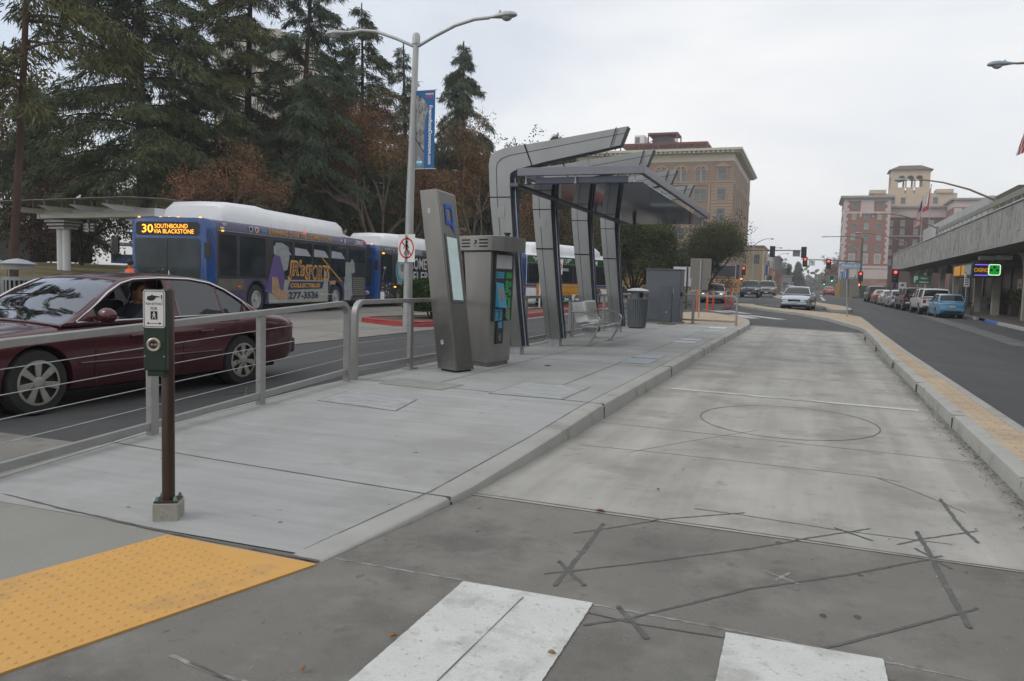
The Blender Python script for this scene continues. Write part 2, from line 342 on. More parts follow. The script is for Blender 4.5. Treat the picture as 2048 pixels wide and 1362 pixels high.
# loop detector cuts and their sealant
M_seal = mat('crack_sealant', (0.092, 0.090, 0.086), 0.7, var=0.2, scale=20, bump=0.3, bscale=40, dirt=((0.15, 0.145, 0.135), 12, 0.56, 0.6))
SEAL = [[(-1.45, 6.88), (-1.02, 7.68), (-0.46, 8.62)], [(-1.92, 6.99), (-1.28, 7.01), (-0.5, 6.98), (0.52, 6.92), (0.73, 6.83)], [(0.54, 6.93), (0.8, 6.56), (1.06, 6.07)], [(0.95, 6.38), (0.97, 5.7), (1.01, 5.37)], [(0.55, 5.11), (0.72, 5.31), (1.06, 5.64)], [(-0.66, 5.34), (-0.36, 5.33), (0.21, 5.26), (0.72, 5.26), (0.86, 5.26)], [(-1.26, 4.49), (-1.12, 4.64), (-0.83, 4.99), (-0.34, 5.39)], [(-1.14, 4.74), (-1.12, 4.25), (-1.11, 3.67)], [(-1.21, 3.79), (-1.11, 3.87), (-0.74, 4.2), (-0.25, 4.67), (0.07, 5.02), (0.42, 5.38)], [(-1.19, 3.99), (-1.09, 3.86), (-0.98, 3.73)], [(-0.86, 3.28), (-0.7, 3.42), (-0.21, 4.03), (0.27, 4.47), (0.77, 5.0)], [(-0.76, 3.53), (-0.67, 3.41), (-0.58, 3.27)], [(0.69, 5.43), (0.71, 5.02), (0.72, 4.53), (0.74, 3.98)], [(0.13, 3.48), (0.45, 3.83), (0.82, 4.24)], [(-0.91, 3.42), (-0.65, 3.39), (-0.27, 3.41)], [(0.21, 5.3), (0.42, 5.12)], [(0.64, 5.08), (0.79, 4.8)]]
WID = [.009, .010, .011, .026, .018, .011, .016, .026, .016, .022, .018, .025, .028, .018, .011, .018, .018]
b = MB()
for i, (pl, w) in enumerate(zip(SEAL, WID)):
    b.add(*strip(pl, w, lambda x, y, i=i: (0.0052 if y < 4.93 else 0.0092) + 0.00012 * i, 0.28 if w > 0.014 else 0.25, i, 0.022, 0.10))
    if w >= 0.020:
        for e in (pl[0], pl[-1]):
            rr = random.Random(i); n = 9; r = w * 0.52
            b.poly([(e[0] + r * (1 + rr.uniform(-.3, .3)) * math.cos(2 * PI * k / n), e[1] + r * 1.4 * math.sin(2 * PI * k / n), (0.0078 if e[1] < 4.9 else 0.0118) + 0.0001 * i) for k in range(n)])
cp = [(-0.18 + 0.95 * math.cos(2 * PI * i / 60), 9.4 + 1.13 * math.sin(2 * PI * i / 60)) for i in range(61)]
b.add(*strip(cp, 0.013, 0.0112, 0.2, 4))
b.add(*strip([(-7.0, 7.8), (-6.2, 8.4)], 0.03, 0.012, 0.4, 6)); b.add(*strip([(-6.9, 8.5), (-6.2, 7.6)], 0.03, 0.0127, 0.4, 7)); b.add(*strip([(-7.4, 5.5), (-6.3, 9.2)], 0.014, 0.0134, 0.4, 8))
b.build('crack_sealant', M_seal, kind='structure')
# painted markings
def paint_mat(name, col, thr, under=(0.16, 0.15, 0.14)):
    return mat(name, col, 0.75, var=0.05, scale=5, bump=0.3, dirt=[(under, 2.2, thr - 0.07, 0.55), (under, 30, 0.58, 0.85), ((0.2, 0.19, 0.175), 7, 0.63, 0.8)], var2=0.10, scale2=90)
M_wpaint = paint_mat('road_paint_white', (0.56, 0.57, 0.55), 0.60, (0.28, 0.27, 0.25)); M_wpaint2 = paint_mat('road_paint_worn', (0.5, 0.5, 0.48), 0.55)
for x0, x1 in ((-1.54, -0.88), (-0.27, 0.35), (1.0, 1.45)):
    b = MB(); b.add(*strip([((x0 + x1) / 2 - 0.0, 3.52 - (x0 + 1.5) * 0.045), ((x0 + x1) / 2 + 0.06, -0.6)], x1 - x0, 0.0095, 0.005, int(x0 * 10), 0.02))
    b.build('crosswalk_stripe', M_wpaint, kind='structure')
b = MB(); b.add(*strip([(-1.83, 11.5), (1.34, 11.1)], 0.16, 0.0125, 0.05, 2)); b.build('stop_line', M_wpaint2, kind='structure')
M_chalk = mat('chalk_line', (0.29, 0.285, 0.27), 0.9, var=0.1, scale=3, dirt=((0.185, 0.178, 0.16), 14, 0.45, 1.0))
b = MB(); b.add(*strip([(-2.42, 3.53), (-1.55, 3.535), (-0.2, 3.5), (1.5, 3.36)], 0.016, 0.0056, 0.7, 5, 0.03))
b.add(*strip([(-2.27, 2.35), (-2.0, 2.3), (-1.6, 2.3)], 0.022, 0.0056, 0.4, 6, 0.05))
b.add(*strip([(-0.16, 4.33), (0.02, 4.2)], 0.02, 0.0056, 0.6, 6, 0.03)); b.add(*strip([(-0.1, 4.2), (-0.03, 4.35)], 0.02, 0.0062, 0.6, 6, 0.03))
b.build('chalk_line', M_chalk, kind='structure')
b = MB()   # the thin saw cut across the first stripe and the asphalt
b.add(*strip([(-1.2, 3.45), (-1.26, 1.2)], 0.004, 0.0125, 0.6, 11)); b.add(*strip([(-2.15, 2.33), (-1.75, 2.24)], 0.012, 0.0125, 0.5, 12)); b.build('saw_cut', M_joint, kind='structure')
b = MB()
for p in ([(-5.6, 46.8), (-4.2, 43.9)], [(-4.6, 46.6), (-3.1, 43.4)], [(-3.6, 41.6), (-2.4, 38.3)], [(-3.0, 41.6), (-1.2, 38.4)]):
    b.add(*strip(p, 0.55, 0.011, 0.03, 1))
for p in ([(-3.2, 60.5), (-1.2, 59.6)], [(1.05, 104), (1.12, 80)], [(1.3, 140), (1.35, 118)]): b.add(*strip(p, 0.3, 0.011, 0.03, 1))
for x in (-13.5, -10.5, -7.5, -4.5): b.add(*strip([(x, 96), (x, 92.5)], 1.2, 0.011, 0.03, 1))
b.build('road_marking', M_wpaint2, kind='structure')
M_tread = mat('tyre_track', (0.235, 0.232, 0.22), 0.85, var=0.15, scale=3, stretch=(3, 0.3, 1))

# platform: sloped slab, kerb, joints
def kerb_run(pts, width, h, side, mb, base=None, ht=None, m=0):
    """kerb stone along a polyline: outer face at the line, body to `side` (+1 left of direction); rounded arris"""
    k = len(pts); secs = []
    for i, p in enumerate(pts):
        q0 = pts[max(i - 1, 0)]; q1 = pts[min(i + 1, k - 1)]; t = Vector((q1[0] - q0[0], q1[1] - q0[1])).normalized(); n = Vector((-t.y, t.x)) * side
        zb = gz(p[0], p[1]); hh = h(p[1]) if callable(h) else h
        r = min(0.035, hh * 0.5)
        prof = [(0.0, -0.08), (0.012, hh - r), (0.02, hh - r * 0.35), (0.045, hh), (width, hh + 0.004), (width, -0.08)]
        secs.append([(p[0] + n.x * a, p[1] + n.y * a, zb + b_) for a, b_ in prof])
    vs = [v for s_ in secs for v in s_]; n = 6
    fs = [(i * n + j, (i + 1) * n + j, (i + 1) * n + j + 1, i * n + j + 1) for i in range(k - 1) for j in range(n - 1)]
    if side > 0: fs = [f[::-1] for f in fs]
    mb.add(vs, fs, m)
    mb.poly(secs[0], m); mb.poly(secs[-1][::-1], m)
def dense(pts, step=0.6):
    P = []
    for a, b_ in zip(pts[:-1], pts[1:]):
        n = max(1, int(math.dist(a, b_) / step)); P += [(a[0] + (b_[0] - a[0]) * i / n, a[1] + (b_[1] - a[1]) * i / n) for i in range(n)]
    return P + [pts[-1]]
def smooth_poly(pts, it=2):
    for _ in range(it):
        q = [pts[0]]
        for a, b_ in zip(pts[:-1], pts[1:]): q += [(a[0] * .75 + b_[0] * .25, a[1] * .75 + b_[1] * .25), (a[0] * .25 + b_[0] * .75, a[1] * .25 + b_[1] * .75)]
        pts = q + [pts[-1]]
    return pts
PK = [(-2.31, 3.44), (-2.22, 4.2), (-2.13, 5.04), (-2.09, 6.5), (-2.07, 8.25), (-2.07, 18), (-2.05, 27.5)]
TIP = smooth_poly([(-2.05, 27.5), (-2.05, 30.6), (-2.35, 34.2), (-3.05, 36.8), (-4.8, 39.8), (-5.7, 39.4), (-5.75, 36), (-5.62, 28)], 2)
KP = dense(PK, 0.5) + TIP[1:]
b = MB(); kerb_run(KP, 0.2, zp, +1, b); b.build('platform_kerb', M_kerb, kind='structure')
# left edge of platform (behind the railing)
b = MB(); kerb_run(dense([(-5.3, 3.5), (-5.58, 6.0), (-5.62, 9), (-5.62, 28)], 1.0), 0.1, zp, -1, b); b.build('platform_edge', M_kerb, kind='structure')
# slab in three panels so the ramp folds where the joint is
ys = [3.5, 4.8, 8.3, 13, 18, 23, 28.2]
def xl(y): return -5.2 + 0.0 * y if y < 3.6 else (-5.2 - 0.3 * min((y - 3.5) / 2.5, 1) - 0.02)
def xr(y):
    for a, c in zip(PK[:-1], PK[1:]):
        if a[1] <= y <= c[1]: return a[0] + (c[0] - a[0]) * (y - a[1]) / (c[1] - a[1]) - 0.195
    return -2.25
b = MB(); yy = [3.5 + 0.3 * i for i in range(83)]
vs = []
for y in yy: vs += [(xl(y), y, zp(y)), (xr(y), y, zp(y))]
b.add(vs, [(2 * i, 2 * i + 1, 2 * i + 3, 2 * i + 2) for i in range(len(yy) - 1)]); b.build('platform', M_plat, kind='structure')
zz = lambda x, y: zp(y) + 0.003
b = MB()
for a, w in (([(-5.5, 4.98), (-4.1, 4.85), (-2.33, 4.72)], .012), ([(-5.5, 8.9), (-4.1, 8.78), (-2.27, 8.52)], .016), ([(-5.5, 13.1), (-2.27, 12.75)], .014), ([(-5.5, 17.4), (-2.25, 16.95)], .014), ([(-5.5, 21.6), (-2.25, 21.1)], .016), ([(-5.5, 25.6), (-2.25, 25.1)], .016),
             ([(-2.95, 8.6), (-3.0, 28)], .014), ([(-4.4, 8.8), (-4.36, 28)], .014)): b.add(*strip(a, w, zz, 0.3, 1))
b.add(*strip([(-2.5, 3.55), (-2.35, 4.8), (-2.285, 6.5), (-2.265, 8.4), (-2.265, 28)], 0.014, lambda x, y: zp(y) + 0.0042, 0.4, 2))
b.build('platform_joint', M_joint, kind='structure')
# kerb joints
b = MB()
for y in (4.72, 8.5, 13.0, 17.2, 21.4, 25.5):
    x = xr(y) + 0.195; h = zp(y)
    b.box(x - 0.20, x - 0.01, y - 0.004, y + 0.004, h - 0.02, h + 0.0055); b.box(x - 0.03, x + 0.0015, y - 0.004, y + 0.004, 0.0, h - 0.03)
b.build('kerb_joint', M_joint, kind='structure')
# lower landing beside the tactile paving, brick tip of the platform
M_land = mat('landing_concrete', (0.25, 0.245, 0.225), 0.9, var=0.1, scale=0.8, bump=0.3, var2=0.07, scale2=90, dirt=((0.19, 0.18, 0.16), 0.9, 0.55, 0.5))
b = MB(); b.poly([(-5.9, 3.72, 0.010), (-5.9, -4, 0.010), (-4.1, -4, 0.010), (-3.2, 1.0, 0.010), (-2.4, 3.42, 0.010), (-3.34, 3.47, 0.010), (-4.3, 3.56, 0.010)]); b.build('landing', M_land, kind='structure')
b = MB(); b.add(*strip([(-2.33, 3.44), (-3.36, 3.47), (-4.3, 3.55), (-5.2, 3.66)], 0.02, lambda x, y: 0.016, 0.4, 2, 0.05)); b.build('landing_joint', M_joint, kind='structure')
def brick_mat(name, col, col2, mortar, bw=0.2, bh=0.1, mort=0.006, rough=0.85, off=0.5, mapping=None, ms=0.1):
    if name in _mats: return _mats[name]
    m = bpy.data.materials.new(name); m.use_nodes = True; nt = m.node_tree; L = nt.links.new; b = nt.nodes['Principled BSDF']; b.inputs['Roughness'].default_value = rough
    tc = nt.nodes.new('ShaderNodeTexCoord'); mp = nt.nodes.new('ShaderNodeMapping'); L(tc.outputs['Object'], mp.inputs[0])
    if mapping: mp.inputs['Rotation'].default_value = mapping
    br = nt.nodes.new('ShaderNodeTexBrick'); L(mp.outputs[0], br.inputs['Vector']); br.inputs['Scale'].default_value = 1
    br.inputs['Color1'].default_value = (*col, 1); br.inputs['Color2'].default_value = (*col2, 1); br.inputs['Mortar'].default_value = (*mortar, 1)
    br.inputs['Brick Width'].default_value = bw; br.inputs['Row Height'].default_value = bh; br.inputs['Mortar Size'].default_value = mort; br.inputs['Mortar Smooth'].default_value = ms; br.offset = off
    n = nt.nodes.new('ShaderNodeTexNoise'); n.inputs['Scale'].default_value = 1.5; n.inputs['Detail'].default_value = 6; L(tc.outputs['Object'], n.inputs[0])
    mr = nt.nodes.new('ShaderNodeMapRange'); mr.inputs['To Min'].default_value = 0.7; mr.inputs['To Max'].default_value = 1.3; L(n.outputs[0], mr.inputs['Value'])
    mm = nt.nodes.new('ShaderNodeMix'); mm.data_type = 'RGBA'; mm.blend_type = 'MULTIPLY'; mm.inputs[0].default_value = 1; L(br.outputs[0], mm.inputs[6]); L(mr.outputs[0], mm.inputs[7]); L(mm.outputs[2], b.inputs['Base Color'])
    _mats[name] = m; return m
M_brick = brick_mat('tan_paver', (0.40, 0.305, 0.205), (0.46, 0.36, 0.25), (0.28, 0.22, 0.16), 0.22, 0.11, 0.006)
tipin = [(x + (0.19 if x < -4 else -0.19), y - (0.2 if y > 36 else 0)) for x, y in TIP]
b = MB(); b.poly([(-5.55, 28.2, zp(28) - 0.003), (-2.26, 28.2, zp(28) - 0.003)] + [(x, y, zp(28) + gz(x, y) - 0.004) for x, y in tipin if y > 28.3]); b.build('platform_paving', M_brick, kind='structure')
# right hand island: kerb - tan paving - kerb, bending away to the left at its far end
IN = [(1.46, -4), (1.50, 4), (1.51, 6.6), (1.53, 9.9), (1.56, 18), (1.74, 26), (1.80, 29.96), (1.70, 32.65), (1.42, 34.2), (0.75, 38.72), (-0.58, 43.95), (-1.99, 47.13), (-4.22, 52.39), (-5.0, 56.5)]
OUT = [(2.16, -4), (2.15, 4), (2.14, 9.5), (2.14, 20), (2.25, 30.2), (2.3, 35.7), (2.3, 41.5), (1.72, 44.46), (0.13, 47.0), (-2.24, 50.7), (-3.4, 54.6), (-3.7, 57), (-5.0, 57.2)]
def hi(y): return 0.15
b = MB(); kerb_run(smooth_poly(dense(IN, 1.2), 1), 0.15, hi, -1, b); b.build('island_kerb', M_kerb, kind='structure')
b = MB(); kerb_run(smooth_poly(dense(OUT, 1.2), 1), 0.15, hi, +1, b); b.build('island_kerb', M_kerb, kind='structure')
def resample(pts, n):
    L_ = [0]
    for a, c in zip(pts[:-1], pts[1:]): L_.append(L_[-1] + math.dist(a, c))
    out = []
    for i in range(n):
        t = L_[-1] * i / (n - 1); j = min(max(int(np.searchsorted(L_, t)) - 1, 0), len(pts) - 2); u = (t - L_[j]) / (L_[j + 1] - L_[j])
        out.append((pts[j][0] + (pts[j + 1][0] - pts[j][0]) * u, pts[j][1] + (pts[j + 1][1] - pts[j][1]) * u))
    return out
N = 90; A = resample(IN, N); B = resample(OUT, N); vs = []
for a, c in zip(A, B):
    d = Vector((c[0] - a[0], c[1] - a[1])); u = d.normalized() * 0.14
    p = (a[0] + u.x, a[1] + u.y); q = (c[0] - u.x, c[1] - u.y)
    vs += [(p[0], p[1], gz(*p) + 0.151), (q[0], q[1], gz(*q) + 0.151)]
b = MB(); b.add(vs, [(2 * i, 2 * i + 1, 2 * i + 3, 2 * i + 2) for i in range(N - 1)]); b.build('island_paving', M_brick, kind='structure')
b = MB()
for y in (1.8, 6.75, 9.9, 13.2, 17.0, 21.5, 26): b.box(1.512 + 0.0012 * y, 1.52 + 0.003 * y, y - 0.003, y + 0.003, 0, 0.12); b.box(1.515, 1.66, y - 0.003, y + 0.003, 0.149, 0.1545)
b.build('kerb_joint', M_joint, kind='structure')
# small island beyond
TI = smooth_poly([(0.47, 66), (2.0, 58.8), (2.25, 54), (2.06, 50.6), (1.1, 50.4), (0.95, 57.9), (-2.4, 76.2), (-3.8, 88), (-4.2, 100), (-3.4, 101), (0.47, 66)], 1)
b = MB(); kerb_run(TI, 0.15, hi, +1 if True else -1, b); b.build('far_island_kerb', M_kerb, kind='structure')
b = MB(); b.poly([(x, y, gz(x, y) + 0.14) for x, y in TI[:-1]][::-1]); b.build('far_island_paving', M_brick, kind='structure')
# leaf litter and grit along the right kerb and scattered over the lane: nobody could count it
rr = random.Random(5); b = MB()
def leaf(x, y, z, s, m):
    a = rr.uniform(0, 6.28); c, sn = math.cos(a), math.sin(a); h = s * rr.uniform(0.1, 0.3)
    P = [(-1, 0, 0), (-0.3, -0.45, h / s), (0.9, 0, 0.1), (-0.2, 0.4, h / s)]
    b.poly([(x + s * (p[0] * c - p[1] * sn), y + s * (p[0] * sn + p[1] * c), z + s * p[2] + 0.002) for p in P], m)
for i in range(2600):
    y = rr.uniform(3, 33) ; y = 3 + (y - 3) * rr.random() ** 0.3
    x = 1.5 + 0.003 * y - abs(rr.gauss(0, 0.07)) - 0.012
    leaf(x, y, 0.012, rr.uniform(0.004, 0.016) * (1.5 if rr.random() < 0.1 else 1), rr.choice((0, 0, 0, 1, 3)))
for i in range(900): leaf(rr.uniform(-2.0, 1.5), rr.uniform(4.5, 22), 0.012, rr.uniform(0.003, 0.008), rr.choice((0, 0, 3, 4)))
for i in range(1500): leaf(rr.uniform(-5, 1.4), rr.uniform(1.5, 5.0), 0.010, rr.uniform(0.002, 0.005), rr.choice((0, 3, 4, 4)))
for i in range(260): leaf(rr.uniform(-5.3, -2.4), rr.uniform(3.6, 26), zp(6) * 0 + 0.175 if False else 0, 0.0001, 0)
for i in range(350):
    y = rr.uniform(3.9, 26); x = -2.07 + abs(rr.gauss(0, 0.05)); leaf(x, y, 0.012, rr.uniform(0.003, 0.009), rr.choice((0, 3, 1)))
b.build('leaf_litter', [mat('leaf_brown', (0.10, 0.06, 0.035), 0.8), mat('leaf_tan', (0.33, 0.2, 0.09), 0.8), mat('leaf_orange', (0.36, 0.14, 0.05), 0.8), mat('grit', (0.06, 0.055, 0.05), 0.9), mat('chip', (0.5, 0.5, 0.48), 0.9)], kind='stuff', smooth=0, label='brown leaf crumbs and grit scattered along the kerb of the bus lane')
M_leaf1, M_leaf2 = _mats['leaf_tan'], _mats['leaf_orange']
def big_leaf(x, y, z, s, a, m, label):
    b = MB(); n = 8; top = [(s * math.cos(2 * PI * i / n) * (1 if i else 1.3), 0.5 * s * math.sin(2 * PI * i / n), 0.004 + 0.012 * abs(math.sin(2 * PI * i / n))) for i in range(n)]
    b.add([(0, 0, 0.002)] + top, [(0, i + 1, (i + 1) % n + 1) for i in range(n)]); o = b.build('fallen_leaf', m, smooth=60, loc=(x, y, z), rz=a, label=label, cat='leaf', solid=0.0012)
    return o
big_leaf(-1.22, 4.98, 0.012, 0.028, 0.3, mat('leaf_brown2', (0.2, 0.11, 0.06), 0.7), 'largest brown fallen leaf on the concrete lane near the asphalt edge')
big_leaf(-0.97, 5.7, 0.012, 0.013, 1.2, M_leaf2, 'small orange leaf on the concrete lane behind the brown one')
big_leaf(-1.55, 2.83, 0.012, 0.014, 0.8, M_leaf2, 'orange leaf on the asphalt left of the first white stripe')
big_leaf(-0.9, 2.93 + 0.02, 0.014, 0.016, 0.1, M_leaf1, 'tan leaf on the asphalt between the two white stripes')
big_leaf(-1.72, 2.45, 0.012, 0.015, 1.8, M_leaf2, 'orange leaf on the asphalt close to the chalk mark')
big_leaf(-3.85, 11.9, 0.172, 0.05, 0.2, M_leaf2, 'rust coloured leaf on the platform in front of the steel columns')

# tactile paving
M_tact = mat('tactile_yellow', (0.60, 0.33, 0.085), 0.6, var=0.06, scale=2.5, bump=0.1, dirt=[((0.40, 0.24, 0.10), 2.5, 0.53, 0.6), ((0.17, 0.15, 0.13), 17, 0.685, 0.9), ((0.45, 0.33, 0.2), 6, 0.62, 0.5)], var2=0.08, scale2=120)
b = MB(); LT = [(-3.34, 3.44), (-3.53, 2.6), (-4.6, -2.2)]; RT = [(-2.32, 3.405), (-2.71, 1.98), (-3.75, -2.2)]
P = [(-3.34, 3.44), (-4.6, -2.2), (-3.75, -2.2), (-2.71, 1.98), (-2.32, 3.405)]
b.prism(P, 0.004, 0.0135, 'z')
d = Vector((-0.262, -0.965)); nrm = Vector((0.965, -0.262))
for i in range(96):
    for j in range(-2, 17):
        q = Vector((-3.34, 3.44)) + d * (0.03 + 0.0605 * i) + nrm * (0.04 + 0.0605 * j)
        q = (q.x, q.y)
        inside = all((P[(k + 1) % 5][0] - P[k][0]) * (q[1] - P[k][1]) - (P[(k + 1) % 5][1] - P[k][1]) * (q[0] - P[k][0]) > 0.022 * math.dist(P[k], P[(k + 1) % 5]) for k in range(5))
        if not inside: continue
        b.lathe([(0.0125, 0.0130), (0.011, 0.0158), (0.0075, 0.0172), (0.0005, 0.0175)], 10, T(q[0], q[1], 0))
b.build('tactile_paving', M_tact, smooth=50, kind='structure')

# bus bay, red kerb island, pavement, park
b = MB(); b.add(*sheet(-20.6, -10.3, -25, 64, 4, 30, lambda x, y: gz(x, y) + 0.012 + 0.05 * min(max((-10.6 - x) / 3, 0), 1))); b.build('bus_bay', M_bay, kind='structure')
b = MB()
for y in (9, 13.5, 18, 22.5, 27, 31.5, 36, 41): b.add(*strip([(-10.3, y), (-20.6, y + 0.4)], 0.03, lambda x, y: 0.017 + 0.05 * min(max((-10.6 - x) / 3, 0), 1), 0.3, 1, 0.5))
for x in (-13.2, -16.6): b.add(*strip([(x, 0), (x, 60)], 0.03, lambda x, y: 0.0185 + 0.05 * min(max((-10.6 - x) / 3, 0), 1), 0.3, 1, 0.5))
b.build('bus_bay_joint', M_joint, kind='structure')
M_red = mat('red_kerb_paint', (0.33, 0.035, 0.03), 0.6, var=0.15, scale=5, dirt=((0.25, 0.2, 0.18), 6, 0.6, 0.6))
RI = smooth_poly([(-13.4, 22.0), (-11.6, 21.0), (-10.7, 21.6), (-10.7, 26), (-10.8, 46), (-11.6, 47), (-12.6, 46), (-12.4, 30), (-13.2, 25), (-13.8, 23.2), (-13.4, 22.0)], 2)
b = MB(); kerb_run(RI, 0.2, lambda y: 0.19, +1, b); b.build('island_red_kerb', M_red, kind='structure')
b = MB(); b.poly([(x, y, 0.17) for x, y in RI[:-1]][::-1]); b.build('island_soil', mat('soil', (0.10, 0.085, 0.06), 0.95, var=0.3, scale=3, bump=0.6), kind='structure')
M_walk = mat('sidewalk', (0.24, 0.235, 0.225), 0.88, var=0.12, scale=0.6, bump=0.3, var2=0.06, scale2=60)
b = MB(); b.add(*sheet(-23.2, -20.5, -25, 70, 6, 10, lambda x, y: park_z(x, y) + 0.12)); b.build('park_pavement', M_walk, kind='structure')
b = MB(); kerb_run([(-20.5, -25), (-20.5, 70)], 0.15, lambda y: 0.24, +1, b); b.build('pavement_kerb', M_kerb, kind='structure')
M_lawn = mat('lawn', (0.085, 0.10, 0.022), 0.95, var=0.25, scale=0.28, col2=(0.20, 0.15, 0.07), bump=0.7, bscale=30, var2=0.25, scale2=8)
b = MB(); b.add(*sheet(-110, -23.2, -30, 130, 30, 20, lambda x, y: park_z(x, y) + 0.10)); b.build('park_ground', M_lawn, kind='structure')
# right pavement under the arcade
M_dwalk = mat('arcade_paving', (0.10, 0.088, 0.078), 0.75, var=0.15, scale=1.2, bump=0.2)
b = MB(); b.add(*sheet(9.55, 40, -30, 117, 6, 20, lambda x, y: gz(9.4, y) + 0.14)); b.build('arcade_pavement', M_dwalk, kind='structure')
b = MB(); kerb_run(dense([(9.4, -30), (9.4, 52.5)], 3), 0.2, lambda y: 0.15, -1, b); kerb_run(dense([(9.4, 55.3), (9.4, 117)], 3), 0.2, lambda y: 0.15, -1, b); b.build('arcade_kerb', M_kerb, kind='structure')
b = MB(); kerb_run([(9.4, 49.2), (9.4, 52.5)], 0.2, lambda y: 0.152, -1, b); b.build('blue_kerb', mat('blue_paint', (0.05, 0.13, 0.4), 0.6), kind='structure')
b = MB(); b.add(*strip([(7.2, -20), (7.2, 60)], 0.9, 0.006, 0.1, 3, 2)); b.build('gutter_line', mat('gutter', (0.13, 0.13, 0.128), 0.9, var=0.2, scale=0.7), kind='structure')

# gum spots and old drips: flat specks nobody could count
rg = random.Random(77); b = MB()
def spot(x, y, z, r, e, m):
    n = 9; a0 = rg.random() * 3; b.poly([(x + r * (1 + rg.uniform(-.25, .25)) * math.cos(2 * PI * i / n + a0), y + r * e * (1 + rg.uniform(-.25, .25)) * math.sin(2 * PI * i / n + a0), z) for i in range(n)], m)
for i in range(170): y = rg.uniform(3.6, 26); spot(rg.uniform(-5.3, -2.4), y, zp(y) + .0022, rg.choice((.005, .007, .009, .014)), 1, rg.choice((0, 0, 1)))
for i in range(220): spot(rg.uniform(-2.0, 1.4), rg.uniform(5.1, 28), .0116, rg.choice((.004, .005, .006, .009)), 1, rg.choice((1, 1, 2)))
for i in range(90): spot(rg.uniform(-5, 1.4), rg.uniform(1.4, 4.85), .0050 + .00001 * i, rg.uniform(.006, .022), rg.uniform(1, 1.6), rg.choice((2, 4, 4)))
b.build('surface_spots', [mat('spot_a', (0.20, 0.195, 0.185), 0.9), mat('spot_b', (0.15, 0.145, 0.135), 0.9), mat('spot_c', (0.07, 0.068, 0.065), 0.8), mat('spot_d', (0.255, 0.247, 0.23), 0.85), mat('spot_e', (0.15, 0.144, 0.132), 0.85)], kind='stuff', smooth=0, label='small dark gum spots and drips on the paving')
# ---------------------------------------------------------------- furniture on the platform
def rail_section(name, label, a, b_, posts, za, zb, ends=(True, True), cables=4, h=1.0, tone=M_rail):
    """handrail from a to b (xy) with rounded ends; posts = distances along; za, zb = platform heights"""
    A = Vector((*a, za)); Bv = Vector((*b_, zb)); Ln = (Bv - A).length; d = (Bv - A).normalized(); n = Vector((-d.y, d.x, 0)).normalized()
    root = thing(name, label, 'railing', A, group='steel cable railings round the platform')
    up = Vector((0, 0, 1))
    def at(t, z): return d * t + up * z
    # top rail with rounded corners, flat bar section
    pts = []; R_ = 0.16
    if ends[0]: pts += [at(0.03, 0.0)] + [at(0.03 + R_ - R_ * math.cos(q), h - R_ + R_ * math.sin(q)) for q in (0, .4, .8, 1.2, PI / 2)]
    else: pts += [at(0, h)]
    if ends[1]: pts += [at(Ln - 0.03 - R_ + R_ * math.sin(q), h - R_ + R_ * math.cos(q)) for q in (0, .4, .8, 1.2, PI / 2)] + [at(Ln - 0.03, 0)]
    else: pts += [at(Ln, h)]
    b = MB()
    k = len(pts); w, th = 0.04, 0.030; vs = []
    for i in range(k):
        t = (pts[min(i + 1, k - 1)] - pts[max(i - 1, 0)]).normalized(); m_ = t.cross(n).normalized()
        for s1, s2 in ((-1, -1), (1, -1), (1, 1), (-1, 1)): vs.append(pts[i] + n * w * s1 + m_ * th * s2)
    b.add(vs, [(i * 4 + j, i * 4 + (j + 1) % 4, (i + 1) * 4 + (j + 1) % 4, (i + 1) * 4 + j) for i in range(k - 1) for j in range(4)] + [(3, 2, 1, 0), tuple(range(4 * k - 4, 4 * k))])
    b.build('top_rail', tone, root, bevel=0.006)
    b = MB(); M = frame((0, 0, 0), d, up)
    b.box(0.06, Ln - 0.06, 0.10, 0.165, -0.022, 0.022, 0, M); b.build('bottom_rail', tone, root, bevel=0.004)
    for i, t in enumerate(posts):
        p = d * t; rz = math.atan2(d.y, d.x)
        Mp = T(*p) @ RZ(rz)
        b = MB(); b.box(-0.045, 0.045, -0.03, 0.03, 0, h - 0.03, 0, Mp); b.box(-0.11, 0.11, -0.08, 0.08, 0.002, 0.016, 0, Mp)
        for z in (0.28, 0.42, 0.57, 0.72, 0.87)[:cables]: b.cyl((-0.05, -0.0, z), (0.05, 0, z), 0.010, 8, 0, Mp)
        o = b.build('post', tone, root, bevel=0.004)
        for q in ((-0.085, -0.055), (0.085, -0.055), (0.085, 0.055), (-0.085, 0.055)):
            pass
    zs = [0.30, 0.47, 0.64, 0.82][:cables]
    for z in zs:
        b = MB(); b.cyl(at(0.06, z), at(Ln - 0.06, z), 0.0035, 6); b.build('cable', M_galv, root)
    return root
rail_section('cable_railing', 'steel cable railing nearest the crosswalk, in front of the dark red car', (-5.25, 3.7), (-5.46, 8.66), (1.62, 3.16), -0.045, 0.165)
rail_section('cable_railing', 'steel cable railing behind the leaning steel totem and ticket machine', (-5.46, 8.78), (-5.47, 13.62), (1.55, 3.15), .17, .17)
rail_section('cable_railing', 'steel cable railing between the first and third shelter columns', (-5.47, 13.74), (-5.47, 18.6), (1.6, 3.2), .17, .17)
rail_section('cable_railing', 'steel cable railing behind the bench and the last shelter column', (-5.47, 18.72), (-5.47, 23.5), (1.6, 3.2), .17, .17)
rail_section('cable_railing', 'steel cable railing behind the grey waste bin and the utility cabinet', (-5.47, 23.6), (-5.47, 28.4), (1.6, 3.2), .17, .17)
rail_section('cable_railing', 'short steel railing closing the far end of the platform beside the large cabinet', (-5.35, 28.5), (-2.34, 28.15), (1.5,), .17, .17, ends=(False, True), cables=0)

